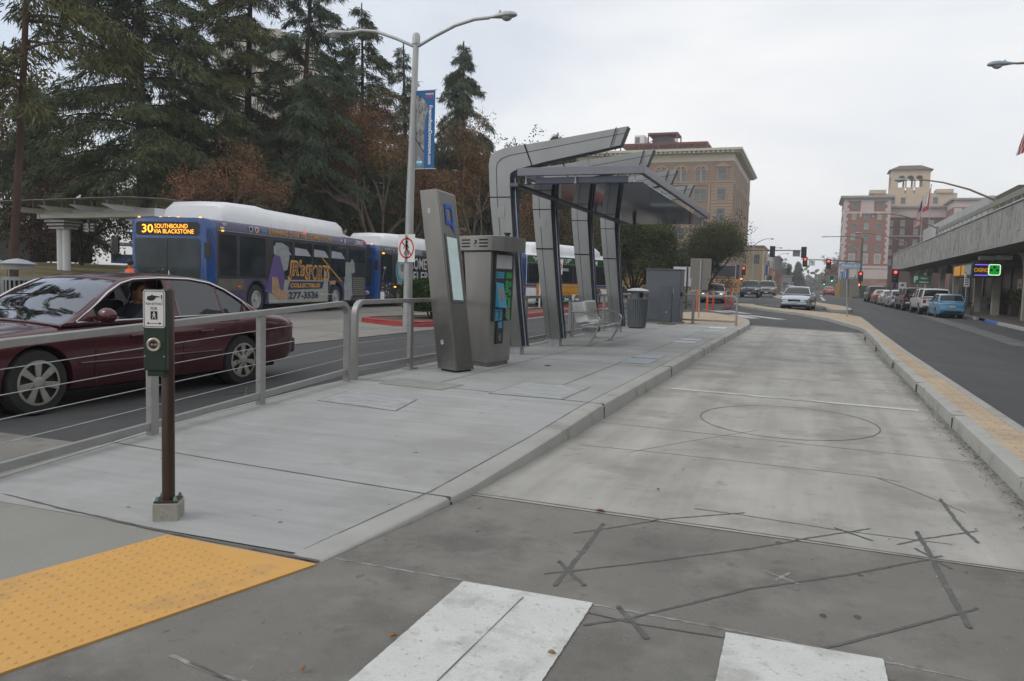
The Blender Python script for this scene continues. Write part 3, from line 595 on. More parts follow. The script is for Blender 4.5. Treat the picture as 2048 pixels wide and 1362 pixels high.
# push button post
r = thing('push_button_post', 'brown crossing post with a push button sign, bolted to a small concrete block', 'post', (-3.56, 3.68, 0.012 + 0.004))
b = MB()
b.prism([(-.074, -.074), (.074, -.074), (.074, .074), (-.074, .074)], -0.01, 0.105, 'z', 0, RZ(0.5)); b.build('footing', mat('footing_concrete', (0.34, 0.33, 0.29), 0.9, var=0.18, scale=9, bump=0.6, dirt=((0.12, 0.11, 0.1), 9, 0.58, 0.6)), r, bevel=0.008)
M_brown = mat('brown_paint', (0.042, 0.022, 0.014), 0.32, var=0.2, scale=6, stretch=(1, 1, 0.2), dirt=((0.2, 0.17, 0.14), 30, 0.68, 0.5))
b = MB(); b.prism([(-.068, -.068), (.068, -.068), (.068, .068), (-.068, .068)], 0.107, 0.117, 'z', 0, RZ(0.5)); b.build('base_plate', M_brown, r, bevel=0.002)
for q in ((-.052, -.052), (.052, -.052), (.052, .052), (-.052, .052)):
    b = MB(); b.lathe([(.012, .117), (.012, .133), (.007, .133), (.007, .142)], 6, RZ(0.5) @ T(q[0], q[1], 0)); b.build('bolt', mat('verdigris', (0.16, 0.27, 0.24), 0.7, var=0.2, scale=30), r)
b = MB(); b.lathe([(.037, .117), (.037, 1.37), (.032, 1.378), (.0, 1.378)], 28); b.build('pole', M_brown, r)
# sign face looks back along the platform, turned towards the crossing
Ms = RZ(0.42)   # local: face looks along -y
M_hous = mat('housing_green', (0.012, 0.030, 0.020), 0.35, var=0.1)
b = MB(); b.box(-.064, .066, -.085, -.035, 0.90, 1.375, 0, Ms @ T(-0.045, 0, 0)); b.box(-.05, .055, -.07, -.03, 0.865, 0.90, 0, Ms @ T(-0.045, 0, 0)); b.build('housing', M_hous, r, bevel=0.008)
def rrect(w, h, rad, n=5, cx=0, cy=0):
    P = []
    for sx, sy, a0 in ((1, 1, 0), (-1, 1, PI / 2), (-1, -1, PI), (1, -1, 3 * PI / 2)):
        P += [(cx + sx * (w / 2 - rad) + rad * math.cos(a0 + PI / 2 * i / n), cy + sy * (h / 2 - rad) + rad * math.sin(a0 + PI / 2 * i / n)) for i in range(n + 1)]
    return P
def plate(mb, P, M, lift, m=0): mb.poly([(p[0], p[1], lift) for p in P], m, M)
def ring(mb, P, Q, M, lift, m=0):
    n = len(P); mb.add([(p[0], p[1], lift) for p in P] + [(p[0], p[1], lift) for p in Q], [(i, (i + 1) % n, n + (i + 1) % n, n + i) for i in range(n)], m, M)
def circ(r, n=32, cx=0, cy=0, sy=1): return [(cx + r * math.cos(2 * PI * i / n), cy + sy * r * math.sin(2 * PI * i / n)) for i in range(n)]
M_signw = mat('sign_white', (0.72, 0.73, 0.72), 0.4, var=0.02); M_signk = mat('sign_black', (0.012, 0.012, 0.014), 0.45, var=0.0); M_signr = mat('sign_red', (0.5, 0.02, 0.02), 0.45, var=0.05)
MF = Ms @ T(-0.045, -0.0895, 1.262) @ RX(PI / 2) @ Matrix.Diagonal((.90, .93, 1, 1))
sg = MB(); sg.prism(rrect(0.138, 0.236, 0.018), -0.003, 0.0, 'z', 0, MF)
SIGN = sg.build('sign', M_signw, r)
b = MB(); ring(b, rrect(0.128, 0.226, 0.014), rrect(0.120, 0.218, 0.011), MF, 0.0008)
b.poly([(-.046, .060, .001), (-.040, .079, .001), (-.022, .082, .001), (-.012, .090, .001), (-.004, .084, .001), (.012, .082, .001), (.036, .079, .001), (.036, .073, .001), (.010, .072, .001), (.012, .064, .001), (.0, .060, .001), (.002, .054, .001), (-.012, .052, .001), (-.026, .050, .001)], 0, MF)
b.box(.044, .050, .066, .088, .0, .0015, 0, MF); b.box(.0495, .0515, .02, .088, .0, .0013, 0, MF)
b.text('PUSH BUTTON', MF, w=0.094, h=0.014, bold=0.012, lift=0.001 ).text('FOR', MF @ T(0, 0, 0), w=0.042, h=0.0, bold=0.012, lift=0.001) if False else None
b.text('PUSH BUTTON', MF @ T(-0.004, 0.032, 0), w=0.094, h=0.015, bold=0.012, lift=0.001)
b.text('FOR', MF @ T(0, 0.003, 0), w=0.042, h=0.020, bold=0.012, lift=0.001)
b.poly([(p[0], p[1] - 0.040, .001) for p in [(-.022, -.026), (.022, -.026), (.022, .026), (-.022, .026)]], 0, MF)
b.box(-.036, .036, -.0915, -.0885, 0, .0012, 0, MF)
b.poly([(-.047, -.09, .001), (-.033, -.098, .001), (-.033, -.082, .001)], 0, MF); b.poly([(.047, -.09, .001), (.033, -.082, .001), (.033, -.098, .001)], 0, MF)
b.build('lettering', M_signk, SIGN, smooth=0)
def walker(mb, M, s, m=0, lift=0.002):
    plate(mb, circ(.10 * s, 14, 0.02 * s, .42 * s), M, lift, m)
    for P in ([(-.07, .30), (.09, .31), (.11, .02), (-.06, .02)], [(-.07, .29), (-.24, .12), (-.30, -.02), (-.24, -.04), (-.16, .10), (-.05, .20)], [(.08, .29), (.19, .10), (.28, .02), (.24, -.02), (.14, .06), (.08, .16)],
              [(-.06, .04), (.04, .04), (-.08, -.24), (-.20, -.48), (-.28, -.46), (-.18, -.22)], [(.0, .05), (.11, .04), (.17, -.20), (.24, -.46), (.15, -.48), (.08, -.20)]):
        mb.poly([(p[0] * s, p[1] * s, lift) for p in P], m, M)
b = MB(); walker(b, MF @ T(0, -0.040, 0), 0.044); b.build('walking_figure', M_signw, SIGN, smooth=0)
MBt = Ms @ T(-0.045, -0.086, 1.055) @ RX(PI / 2)
b = MB(); b.lathe([(.040, 0), (.040, .016), (.034, .020), (.026, .018), (.025, .008), (.0, .008)], 28, MBt); btn = b.build('push_button', mat('button_metal', (0.45, 0.43, 0.40), 0.35, 0.7, var=0.1, scale=30), r)
b = MB(); plate(b, circ(.0245, 24), MBt, .0085); b.build('button_face', M_black, btn, smooth=0)
b = MB(); b.box(-.012, .012, -.0025, .0025, .0, .011, 0, MBt); b.poly([(.022, 0, .011), (.008, .010, .011), (.008, -.010, .011)], 0, MBt); b.poly([(-.022, 0, .011), (-.008, -.010, .011), (-.008, .010, .011)], 0, MBt); b.build('button_arrow', mat('button_arrow', (0.4, 0.3, 0.2), 0.4, 0.3), btn, smooth=0)
for sx in (-.055, .055):
    b = MB(); b.ball((0, 0, 0), .005, 8, 0, M=Ms @ T(-0.045 + sx, -0.086, 0.985)); b.build('screw', M_galv, r)

# leaning totem
r = thing('information_totem', 'tall leaning stainless steel totem with a blue speech-bubble logo and a pale display case', 'totem', (-4.83, 10.42, .17), -0.12)
# hexahedral: bottom front-left, front-corner, right-back (local), lean to -x as it rises
Hh = 2.60; lx = -0.38
def tot(u, v, z):   # u 0..1 across the front face, v 0..1 across depth
    k = z / Hh
    w0 = 0.42 - 0.02 * k; d0 = 0.42
    ax = (0.94, -0.34); ay = (0.16, 0.985)   # front face direction, side face direction
    x = -0.20 + lx * k + ax[0] * u * w0 + ay[0] * v * d0
    y = -0.05 + ax[1] * u * w0 + ay[1] * v * d0
    zz_ = z - (0.05 * v * k)
    return (x, y, zz_)
def hexa(mb, us, vs_, zs, m=0):
    c = [tot(us[i], vs_[j], zs[k]) for k in (0, 1) for (i, j) in ((0, 0), (1, 0), (1, 1), (0, 1))]
    mb.add(c, [(0, 3, 2, 1), (4, 5, 6, 7), (0, 1, 5, 4), (1, 2, 6, 5), (2, 3, 7, 6), (3, 0, 4, 7)], m)
M_dsteel = mat('darker_steel', (0.19, 0.185, 0.175), 0.38, 0.75, var=0.10, scale=2.5, stretch=(1, 1, 0.4), var2=0.06, scale2=200)
M_edge = mat('steel_edge', (0.40, 0.38, 0.35), 0.3, 0.85, var=0.05)
b = MB(); hexa(b, (0, 1), (0, .96), (0.03, Hh)); b.build('casing', M_steel, r, bevel=0.006)
b = MB(); hexa(b, (.1, .9), (.1, .9), (0, 0.03)); b.build('plinth', M_black, r)
E1 = 1.012
b = MB(); hexa(b, (1.0, E1), (.10, .90), (0.05, Hh - 0.02)); b.build('door_panel', M_dsteel, r, bevel=0.002)
b = MB(); hexa(b, (1.0, E1 + .01), (.06, .085), (0.03, Hh)); hexa(b, (1.0, E1 + .01), (.92, .945), (0.03, Hh)); b.build('edge_trim', M_edge, r, bevel=0.002)
b = MB(); hexa(b, (1.0, E1 + .03), (.17, .83), (1.00, 1.98)); b.build('display_frame', mat('frame_grey', (0.15, 0.155, 0.16), 0.4, 0.6), r, bevel=0.004)
M_disp = mat('display_pale', (0.45, 0.55, 0.55), 0.25, var=0.12, scale=3, emit=(0.45, 0.55, 0.55), es=0.15)
b = MB(); hexa(b, (E1, E1 + .035), (.24, .76), (1.04, 1.94)); b.build('display', M_disp, r)
# logo: open square speech bubble, on the side face
def onside(v, z, lift=0.03):
    return tot(E1 + lift, v, z)
b = MB(); Q = [(.30, .70), (.42, .70), (.42, .70)]
out_ = [(.30, 2.42), (.70, 2.42), (.70, 2.10), (.74, 1.98), (.56, 2.12), (.30, 2.12)]; inn = [(.38, 2.36), (.62, 2.36), (.62, 2.18), (.62, 2.16), (.53, 2.18), (.38, 2.18)]
n = 6; b.add([onside(*p) for p in out_] + [onside(*p) for p in inn], [(i, (i + 1) % n, n + (i + 1) % n, n + i) for i in range(n)]); b.build('logo', mat('logo_blue', (0.01, 0.09, 0.42), 0.35, var=0.03), r, smooth=0)
for (u, z) in ((.45, 2.30), (.42, 0.42)):
    c = Vector(tot(u, 0, z)); b = MB(); Mx = frame(c + Vector((-.34, -.94, 0)) * 0.004, (0.94, -0.34, 0), (lx / Hh, 0, 1))
    plate(b, circ(.035, 24), Mx, 0.0); o = b.build('sticker', mat('sticker', (0.62, 0.63, 0.68), 0.5, var=0.05), r, smooth=0)
    b = MB(); [b.box(-.022, .022, q, q + .003, 0, 0.001, 0, Mx) for q in (-.015, -.005, .006, .014)]; b.build('print', M_signk, o, smooth=0)

# ticket machine
r = thing('ticket_machine', 'steel ticket machine with blue and green labels and a louvred cap, beside the leaning totem', 'ticket machine', (-4.62, 11.4, .17), -0.20)
# front face looks to +x (towards the lane), tapered side faces the crossing
def tvm(x, y, z): return Vector((x, y, z))
def side(z): return -0.02 + 0.13 * (z / 1.8), -0.36 - 0.13 * (z / 1.8) - 0.05
b = MB(); a = 0.15   # front-lean
P0 = [(-.30, -.13), (.10, -.22), (.03, .50), (-.36, .50)]; P1 = [(-.50, -.08), (.13, -.25), (.05, .56), (-.52, .56)]
b.add([(p[0], p[1], .06) for p in P0] + [(p[0], p[1], 1.76) for p in P1], [(3, 2, 1, 0), (4, 5, 6, 7), (0, 1, 5, 4), (1, 2, 6, 5), (2, 3, 7, 6), (3, 0, 4, 7)]); b.build('casing', M_steel, r, bevel=0.008)
b = MB(); b.add([(p[0] * .95 + (0 if k else .0), p[1] * .9, z) for k, z in ((0, 0), (1, .06)) for p in P0], [(3, 2, 1, 0), (4, 5, 6, 7), (0, 1, 5, 4), (1, 2, 6, 5), (2, 3, 7, 6), (3, 0, 4, 7)]); b.build('plinth', M_dsteel, r)
PC = [(-.56, -.14), (.17, -.31), (.31, -.15), (.22, .60), (-.56, .60)]
b = MB(); b.prism(PC, 1.77, 2.0, 'z'); CAP = b.build('cap', M_steel, r, bevel=0.01)
dC = Vector((.73, -.17, 0)).normalized(); MC = frame((-.56, -.14, 1.77), dC, (0, 0, 1))
for cx in (.17, .57):
    for cz in (.065, .115, .165):
        b = MB(); P = rrect(.20, .022, .0105, 4, cx, cz); b.prism(P, -0.001, 0.002, 'z', 0, MC); b.build('louvre', M_dark, CAP, smooth=0)
b = MB(); b.poly([(.35, .10, .002), (.365, .09, .002), (.405, .13, .002), (.405, .105, .002), (.42, .105, .002), (.42, .16, .002), (.365, .16, .002), (.365, .145, .002), (.39, .145, .002)], 0, MC)
for q in (.355, .38, .405): b.box(q, q + .012, .06, .07, 0, .002, 0, MC)
b.build('cap_mark', M_dark, CAP, smooth=0)
b = MB(); b.lathe([(.035, 2.0), (.035, 2.04), (.055, 2.045), (.055, 2.065), (.0, 2.07)], 16, T(.12, .2, 0)); b.build('antenna', M_black, CAP)
# front panel on the +x face
fb = (Vector((.10, -.22, .06)), Vector((.03, .50, .06)), Vector((.13, -.25, 1.76)), Vector((.05, .56, 1.76)))
xd = (fb[1] - fb[0]).normalized(); up_ = ((fb[2] - fb[0])).normalized(); MP = frame(fb[0], xd, up_)
b = MB(); b.prism(rrect(.62, 1.06, .02, 3, .365, 1.17), 0.0, .025, 'z', 0, MP); PN = b.build('panel', M_black, r, bevel=0.004)
M_lb, M_lg = mat('label_blue', (0.05, 0.26, 0.42), 0.4, var=0.03), mat('label_green', (0.02, 0.33, 0.085), 0.4, var=0.03)
def lab(cx, cz, w, h, m, nm='label', lift=.026, txt=None):
    b = MB(); b.box(cx - w / 2, cx + w / 2, cz - h / 2, cz + h / 2, .024, lift + .002, 0, MP); o = b.build(nm, m, PN)
    if txt is not None:
        b = MB()
        for i in range(txt): b.box(cx - w * .3, cx + w * (.35 - .1 * (i % 2)), cz + h * (.25 - .5 * i / max(txt - 1, 1)) - .003, cz + h * (.25 - .5 * i / max(txt - 1, 1)) + .003, lift + .002, lift + .003, 0, MP)
        b.box(cx - w * .44, cx - w * .36, cz - h * .3, cz + h * .3, lift + .002, lift + .003, 0, MP); b.build('print', M_signk, o, smooth=0)
    return o
lab(.365, 1.555, .52, .21, mat('screen_white', (0.45, 0.45, 0.46), 0.15, var=0.04), 'screen')
lab(.24, 1.35, .27, .10, M_lb, txt=2); lab(.53, 1.35, .20, .09, M_lg, txt=2); lab(.48, 1.17, .10, .19, M_lg, txt=3); lab(.59, 1.21, .08, .08, M_lg, txt=2); lab(.58, 1.08, .08, .09, M_lg, txt=1); lab(.47, 1.0, .07, .08, M_lg, txt=2); lab(.57, .92, .09, .16, M_lg, txt=1); lab(.57, .73, .09, .17, M_lg, txt=3)
b = MB(); P = [(.11, .86), (.38, .84), (.36, 1.22), (.11, 1.24)]; b.add([(p[0], p[1], .026) for p in P] + [(P[0][0], P[0][1], .10), (P[1][0], P[1][1], .10), (P[2][0], P[2][1], .03), (P[3][0], P[3][1], .03)], [(3, 2, 1, 0), (4, 5, 6, 7), (0, 1, 5, 4), (1, 2, 6, 5), (2, 3, 7, 6), (3, 0, 4, 7)], 0, MP); PP = b.build('payment_pad', M_lb, PN, bevel=.004)
b = MB(); b.poly([(.15, .97, .080), (.33, .96, .081), (.31, 1.14, .050), (.15, 1.16, .048)], 0, MP); b.build('pad_screen', mat('pad_screen', (0.3, 0.29, 0.28), 0.2, 0.3, var=0.35, scale=20), PP)
lab(.17, .74, .11, .18, M_lb, txt=2); lab(.30, .74, .11, .18, M_lb, txt=3)
b = MB(); b.box(.44, .53, .68, .86, .025, .05, 0, MP); b.build('card_slot', mat('slot_chrome', (0.4, 0.4, 0.4), 0.2, 0.9, var=0.2, scale=30), PN, bevel=.006)
b = MB(); b.prism(rrect(.23, .35, .015, 3, .31, .46), 0.0, .022, 'z', 0, MP); TR = b.build('return_tray', M_black, r, bevel=0.004)
b = MB(); b.box(.24, .37, .53, .63, .022, .026, 0, MP); b.build('label', M_lb, TR); b = MB(); b.box(.26, .36, .33, .45, .0222, .024, 0, MP); b.build('flap', mat('flap', (0.12, 0.12, 0.12), 0.2, 0.5), TR)
for q in ((-.25, .0, 1.15), (-.05, -.15, 1.15), (-.1, -.12, .72)):
    b = MB(); b.ball((q[0], -.175 - q[0] * .22 - (q[2] - .06) * .012, q[2]), .008, 8); b.build('screw', M_black, r)

# bus shelter: four bent steel frames and a hung glass canopy
sh = thing('bus_shelter', 'modern bus shelter of four leaning stainless steel frames carrying a flat glass canopy', 'bus shelter', (-4.84, 13.5, .17))
FY = [0.0, 2.35, 5.2, 8.0]
# frame outline in x-z (local x relative to -4.84, z relative .17)
outer = [(-.30, .16), (-.42, 1.0), (-.55, 1.9), (-.66, 2.8), (-.70, 3.38), (-.68, 3.52), (-.58, 3.62), (-.40, 3.68), (.4, 3.78), (1.1, 3.88), (1.80, 3.98)]
inner = [(.02, .16), (-.09, 1.0), (-.18, 1.9), (-.26, 2.8), (-.28, 3.16), (-.27, 3.22), (-.22, 3.26), (-.12, 3.30), (.4, 3.42), (1.1, 3.55), (1.68, 3.66)]
M_shel = mat('shelter_steel', (0.29, 0.295, 0.29), 0.32, 0.85, var=0.10, scale=1.6, stretch=(1, 1, 0.6), var2=0.05, scale2=180, rvar=0.08)
M_shin = mat('shelter_inner', (0.12, 0.125, 0.14), 0.3, 0.7, var=0.1)
for k, fy in enumerate(FY):
    b = MB(); hw = 0.17; n = len(outer)
    # tapered at the foot
    vs = []
    for i in range(n):
        w = hw * (0.82 + 0.18 * min(i / 3, 1)) * (1 if i < 8 else 1 - 0.12 * (i - 7))
        vs += [(outer[i][0], fy - w, outer[i][1]), (inner[i][0], fy - w, inner[i][1]), (inner[i][0], fy + w, inner[i][1]), (outer[i][0], fy + w, outer[i][1])]
    fs = [(i * 4 + j, (i + 1) * 4 + j, (i + 1) * 4 + (j + 1) % 4, i * 4 + (j + 1) % 4) for i in range(n - 1) for j in range(4)] + [(0, 1, 2, 3), (4 * n - 1, 4 * n - 2, 4 * n - 3, 4 * n - 4)]
    b.add(vs, fs); F = b.build('frame', M_shel, sh, bevel=0.008, smooth=25)
    # panel joints, both faces: a line following the bend and cross joints
    for sgn in (-1, 1):
        b = MB()
        def pos(i_, t): o_, q_ = outer[i_], inner[i_]; return (o_[0] + (q_[0] - o_[0]) * t, o_[1] + (q_[1] - o_[1]) * t)
        vs = []
        for i in range(n):
            w = hw * (0.82 + 0.18 * min(i / 3, 1)) * (1 if i < 8 else 1 - 0.12 * (i - 7)) + 0.0035
            for t in (.352, .378): p = pos(i, t); vs.append((p[0], fy + sgn * w, p[1]))
        b.add(vs, [(2 * i, 2 * i + 1, 2 * i + 3, 2 * i + 2) for i in range(n - 1)])
        for i0, fr in ((2, .1), (7, .45), (9, .72), (3, .1)):
            if i0 == 3: continue
            c0 = [pos(i0, 0), pos(i0, 1), pos(i0 + 1, 0), pos(i0 + 1, 1)]
            def lerp(a_, b2, t): return (a_[0] + (b2[0] - a_[0]) * t, a_[1] + (b2[1] - a_[1]) * t)
            p = [lerp(c0[0], c0[2], fr), lerp(c0[0], c0[2], fr + .03), lerp(c0[1], c0[3], fr + .03), lerp(c0[1], c0[3], fr)]
            b.poly([(q[0], fy + sgn * (hw + 0.005), q[1]) for q in p])
        i0 = 3; p = [pos(3, 0), pos(3, 1)]; b.poly([(p[0][0], fy + sgn * (hw + .005), p[0][1]), (p[0][0] - .003, fy + sgn * (hw + .005), p[0][1] + .02), (p[1][0] - .003, fy + sgn * (hw + .005), p[1][1] + .02), (p[1][0], fy + sgn * (hw + .005), p[1][1])])
        b.build('panel_joint', M_dark, F, smooth=0)
    # inner channel down the lane-side edge
    b = MB(); b.tube([(inner[i][0] + .012, fy, inner[i][1]) for i in range(0, 5)], 0.045, 4, 0, sq=[(-1.6, -.5), (1.6, -.5), (1.6, .5), (-1.6, .5)]); b.build('inner_channel', M_shin, F)
    b = MB(); b.tube([(inner[i][0] + .05, fy - .05, inner[i][1]) for i in range(0, 5)], 0.018, 8); b.build('drain_pipe', mat('drain_blue', (0.30, 0.36, 0.46), 0.25, 0.8), F)
    b = MB(); b.box(-.26, -.02, fy - .10, fy + .10, -.02, .17); b.build('footing', M_galv, sh, bevel=0.006)
    b = MB(); P = rrect(.13, .20, .03, 4, -.43, 2.55); b.prism(P, fy - hw - .005, fy - hw - .003, 'y'); b.build('access_hatch', M_steel, F, smooth=0) if k < 2 else None
# canopy: slightly inclined glass plane under a grey steel frame
cx0, cx1, cz = -.10, 2.14, 3.17
y0, y1 = -.30, 8.8
M_cfr = mat('canopy_frame', (0.115, 0.125, 0.15), 0.4, 0.55, var=0.05)
M_cgl = mat('canopy_panel', (0.018, 0.032, 0.065), 0.05, 0.0, var=0.3, scale=1.2, stretch=(0.4, 2, 1), spec=0.22)
b = MB(); b.box(cx0, cx1, y0 + .02, y1 - .02, cz - .165, cz - .150); b.build('canopy_glass', M_cgl, sh)
M_cfl = mat('canopy_frame_light', (0.21, 0.21, 0.235), 0.42, 0.55, var=0.04)
b = MB(); b.box(cx0 - .0, cx1, y0, y0 + .08, cz - .01, cz + .13); b.box(cx1 - .08, cx1, y0 + .082, y1, cz - .01, cz + .13); b.box(cx0, cx1, y1 - .08, y1 - .002, cz - .012, cz + .128); b.box(cx0, cx0 + .08, y0 + .082, y1 - .082, cz - .01, cz + .13); b.build('canopy_frame', M_cfl, sh, bevel=0.008)
for yy_ in [y0 + .12 + i * 1.04 for i in range(9)]:
    b = MB(); b.box(cx0 + .3, cx1 - .3, yy_, yy_ + .07, cz - .13, cz - .03); b.build('purlin', M_cfr, sh)
b = MB(); b.box(cx0 - .14, cx0 + .02, y0, y1, cz - .19, cz - .13); b.build('gutter', M_cfr, sh, bevel=0.004)
for i in range(12): b = MB(); b.box(cx1 - .10, cx1 - .082, y0 + .5 + .64 * i, y0 + .60 + .64 * i, cz + .0, cz + .05); b.build('bracket', M_dark, sh)
for i in range(3):
    for fy in FY:
        b = MB(); x = (.05, .95, 1.98)[i]; b.lathe([(.022, cz - .15), (.022, cz - .12), (.012, cz - .11), (.012, cz - .05), (.02, cz - .04), (.02, cz)], 10, T(x, fy - .24 if fy == 0 else fy - .1, 0)); b.build('glass_clamp', M_galv, sh)
for fy in FY:
    b = MB(); b.cyl((1.1, fy, cz + .10), (1.1, fy, 3.56), .016, 8); b.build('hanger_rod', M_galv, sh)
    b = MB(); b.tube([(-.26, fy, cz + .06), (-.36, fy, cz + .06), (-.40, fy, cz + .02), (-.40, fy, cz - .12), (-.36, fy, cz - .16), (-.1, fy, cz - .16)], .022, 8); b.build('hook_bracket', M_galv, sh)

# bench
bn = thing('bench', 'perforated steel bench with curved arms and splayed legs under the shelter', 'bench', (-4.45, 17.1, .17))
M_bench = mat('bench_steel', (0.42, 0.42, 0.41), 0.33, 0.75, var=0.08, scale=5, var2=0.06, scale2=300)
def sheetm(mb, prof, y0, y1, ny=1, m=0):
    vs = [(p[0], y0 + (y1 - y0) * j / ny, p[1]) for j in range(ny + 1) for p in prof]; k = len(prof)
    mb.add(vs, [(j * k + i, j * k + i + 1, (j + 1) * k + i + 1, (j + 1) * k + i) for j in range(ny) for i in range(k - 1)], m)
backp = [(-.30, .92), (-.285, .93), (-.27, .90), (-.20, .62), (-.16, .50), (-.11, .45), (-.03, .43)]
b = MB(); sheetm(b, backp, -.98, .98, 1); b.build('backrest', M_bench, bn, solid=0.006, smooth=60)
seatp = [(-.03, .43), (.12, .42), (.26, .425), (.33, .44), (.355, .425), (.355, .40)]
b = MB(); sheetm(b, seatp, -.98, .98, 1); b.build('seat', M_bench, bn, solid=0.006, smooth=60)
b = MB()
for y in (-.5, 0, .5): b.box(-.04, .35, y - .006, y + .006, .405, .432); b.box(.352, .3605, y - .006, y + .006, .39, .428)
b.build('seat_joint', M_dark, bn)
for sy in (-1.0, 1.0):
    b = MB(); b.tube([(-.26, sy, .70), (-.12, sy, .72), (.06, sy, .705), (.22, sy, .66), (.33, sy, .60), (.365, sy, .54), (.33, sy, .44)], [.02, .022, .024, .024, .024, .022, .022], 10); b.build('armrest', M_bench, bn, smooth=60)
    b = MB(); b.tube([(.36, sy, .52), (.30, sy, .36), (.22, sy, .18), (.14, sy, .06), (.06, sy, .012)], [.03, .034, .038, .044, .05], 4, sq=[(-.45, -.8), (.45, -.8), (.45, .8), (-.45, .8)]); b.box(-.05, .22, sy - .035, sy + .035, 0, .012); b.build('leg', M_bench, bn, bevel=.004)
    b = MB(); b.tube([(.30, sy, .41), (.0, sy, .40), (-.2, sy, .47)], .018, 8); b.build('seat_bracket', M_bench, bn)

# waste bin
r = thing('waste_bin', 'grey slatted waste bin with a domed lid, between the last shelter column and the cabinet', 'waste bin', (-4.93, 23.9, .17))
M_bin = mat('bin_grey', (0.17, 0.19, 0.20), 0.45, 0.3, var=0.08)
b = MB(); b.lathe([(.22, 0.0), (.22, .04), (.27, .86), (.27, .88)], 28); b.build('liner', M_dark, r)
for i in range(26):
    a = 2 * PI * i / 26; b = MB(); b.tube([(.245 * math.cos(a), .245 * math.sin(a), .03), (.295 * math.cos(a), .295 * math.sin(a), .88)], .027, 4, sq=[(-.95, -.15), (.95, -.15), (.95, .15), (-.95, .15)]); b.build('slat', M_bin, r)
b = MB(); b.lathe([(.30, .86), (.31, .87), (.31, .90), (.20, .90), (.19, 1.10), (.26, 1.13), (.20, 1.14)], 32); hood = b.build('collar', M_bin, r)
b = MB(); b.lathe([(.33, 1.12), (.34, 1.13), (.28, 1.17), (.16, 1.20), (.0, 1.215)], 32); b.build('lid', mat('bin_lid', (0.42, 0.45, 0.47), 0.4, 0.3), r)
b = MB(); b.lathe([(.07, 0), (.075, .004), (.0, .0041)], 20, T(.14, -.15, 1.0) @ RZ(-.75) @ RX(0) @ RY(PI / 2)); b.build('opening', M_dark, r)
b = MB(); b.cyl((.31, -.03, .86), (.31, -.03, 1.14), .008, 6); b.build('lid_post', M_bin, r)

# cabinets
M_cab = mat('cabinet_grey', (0.125, 0.135, 0.155), 0.5, 0.2, var=0.06, scale=1.5, var2=0.03)
M_cab2 = mat('cabinet_grey_b', (0.10, 0.11, 0.125), 0.5, 0.2, var=0.06, scale=1.5)
M_pad = mat('cabinet_pad', (0.22, 0.21, 0.18), 0.9, var=0.15, scale=5)
r = thing('utility_cabinet', 'tall dark grey utility cabinet on a low concrete pad', 'cabinet', (-4.85, 28.15, .17))
b = MB(); b.box(-.66, .66, -.46, .50, -.02, .05); b.build('pad', M_pad, r, bevel=.01)
b = MB(); b.box(-.60, .60, -.40, .42, .05, 1.84); b.build('body', M_cab, r, bevel=.012)
b = MB(); b.box(-.63, .63, -.43, .45, 1.842, 1.885); b.build('roof', M_cab2, r, bevel=.01)
b = MB(); b.box(.60, .612, -.34, .36, .14, 1.78); dr = b.build('door', M_cab, r, bevel=.004)
b = MB(); b.box(.61, .65, -.30, -.24, .95, 1.10); b.tube([(.64, -.27, 1.03), (.66, -.2, .98)], .012, 6); b.build('handle', M_black, dr)
b = MB(); b.box(-.565, .565, -.408, -.4, .12, 1.78); b.build('door', M_cab, r, bevel=.004)
b = MB(); b.box(.5, .55, -.414, -.408, 1.66, 1.72); b.build('sticker', M_plate, r)
r = thing('meter_pedestal', 'narrow grey meter pedestal on its own small pad, in front of the large cabinet', 'pedestal', (-4.55, 26.95, .17))
b = MB(); b.box(-.28, .28, -.20, .22, -.02, .07); b.build('pad', mat('pad_old', (0.17, 0.155, 0.12), 0.9, var=0.2, scale=7), r, bevel=.02)
b = MB(); b.box(-.20, .17, -.14, .16, .07, 1.32); b.build('body', M_cab2, r, bevel=.01)
b = MB(); b.box(-.16, .13, -.149, -.14, .72, 1.28); d1 = b.build('door', M_cab2, r, bevel=.004); b = MB(); b.box(-.09, .01, -.156, -.149, .95, 1.12); b.build('meter_window', M_cab, d1)
b = MB(); b.box(-.16, .13, -.149, -.14, .12, .66); d1 = b.build('door', M_cab2, r, bevel=.004); b = MB(); b.box(-.02, .04, -.158, -.149, .40, .44); b.build('latch', M_galv, d1)
b = MB(); b.cyl((.172, -.05, .70), (.20, -.05, .70), .04, 12); b.box(.17, .20, -.02, .06, .95, 1.25); b.build('conduit_box', M_galv, r)
b = MB(); b.tube([(.19, -.08, .07), (.19, -.08, 1.05)], .018, 8); b.build('conduit', M_cab, r)

# vault lids in the platform
M_lid = mat('vault_lid', (0.36, 0.38, 0.39), 0.6, 0.05, var=0.2, scale=4, stretch=(1, 4, 1), dirt=((0.24, 0.225, 0.19), 3, 0.5, 0.8)); M_lid2 = mat('vault_lid_bright', (0.36, 0.41, 0.45), 0.4, 0.35, var=0.08)
def vault(P, label, m, z=.17, rim=0.05):
    c = (sum(p[0] for p in P) / 4, sum(p[1] for p in P) / 4)
    r = thing('vault_lid', label, 'access cover', (c[0], c[1], z), group='access covers set in the platform')
    if c[1] < 8.2: r.rotation_euler[0] = math.atan(0.158 / 4.8)
    def sc(k): return [((p[0] - c[0]) * k, (p[1] - c[1]) * k) for p in P]
    b = MB(); b.prism(sc(1 + rim * 1.6), -.01, 0.0045, 'z'); b.build('rim', M_plat, r); b = MB(); ring(b, sc(1 + rim * 1.7 + .015), sc(1 + rim * 1.6), Matrix.Identity(4), .0046); b.build('seam', M_joint, r, smooth=0)
    b = MB(); b.prism(sc(1), -.01, 0.0055, 'z'); b.build('lid', m, r, bevel=.001)
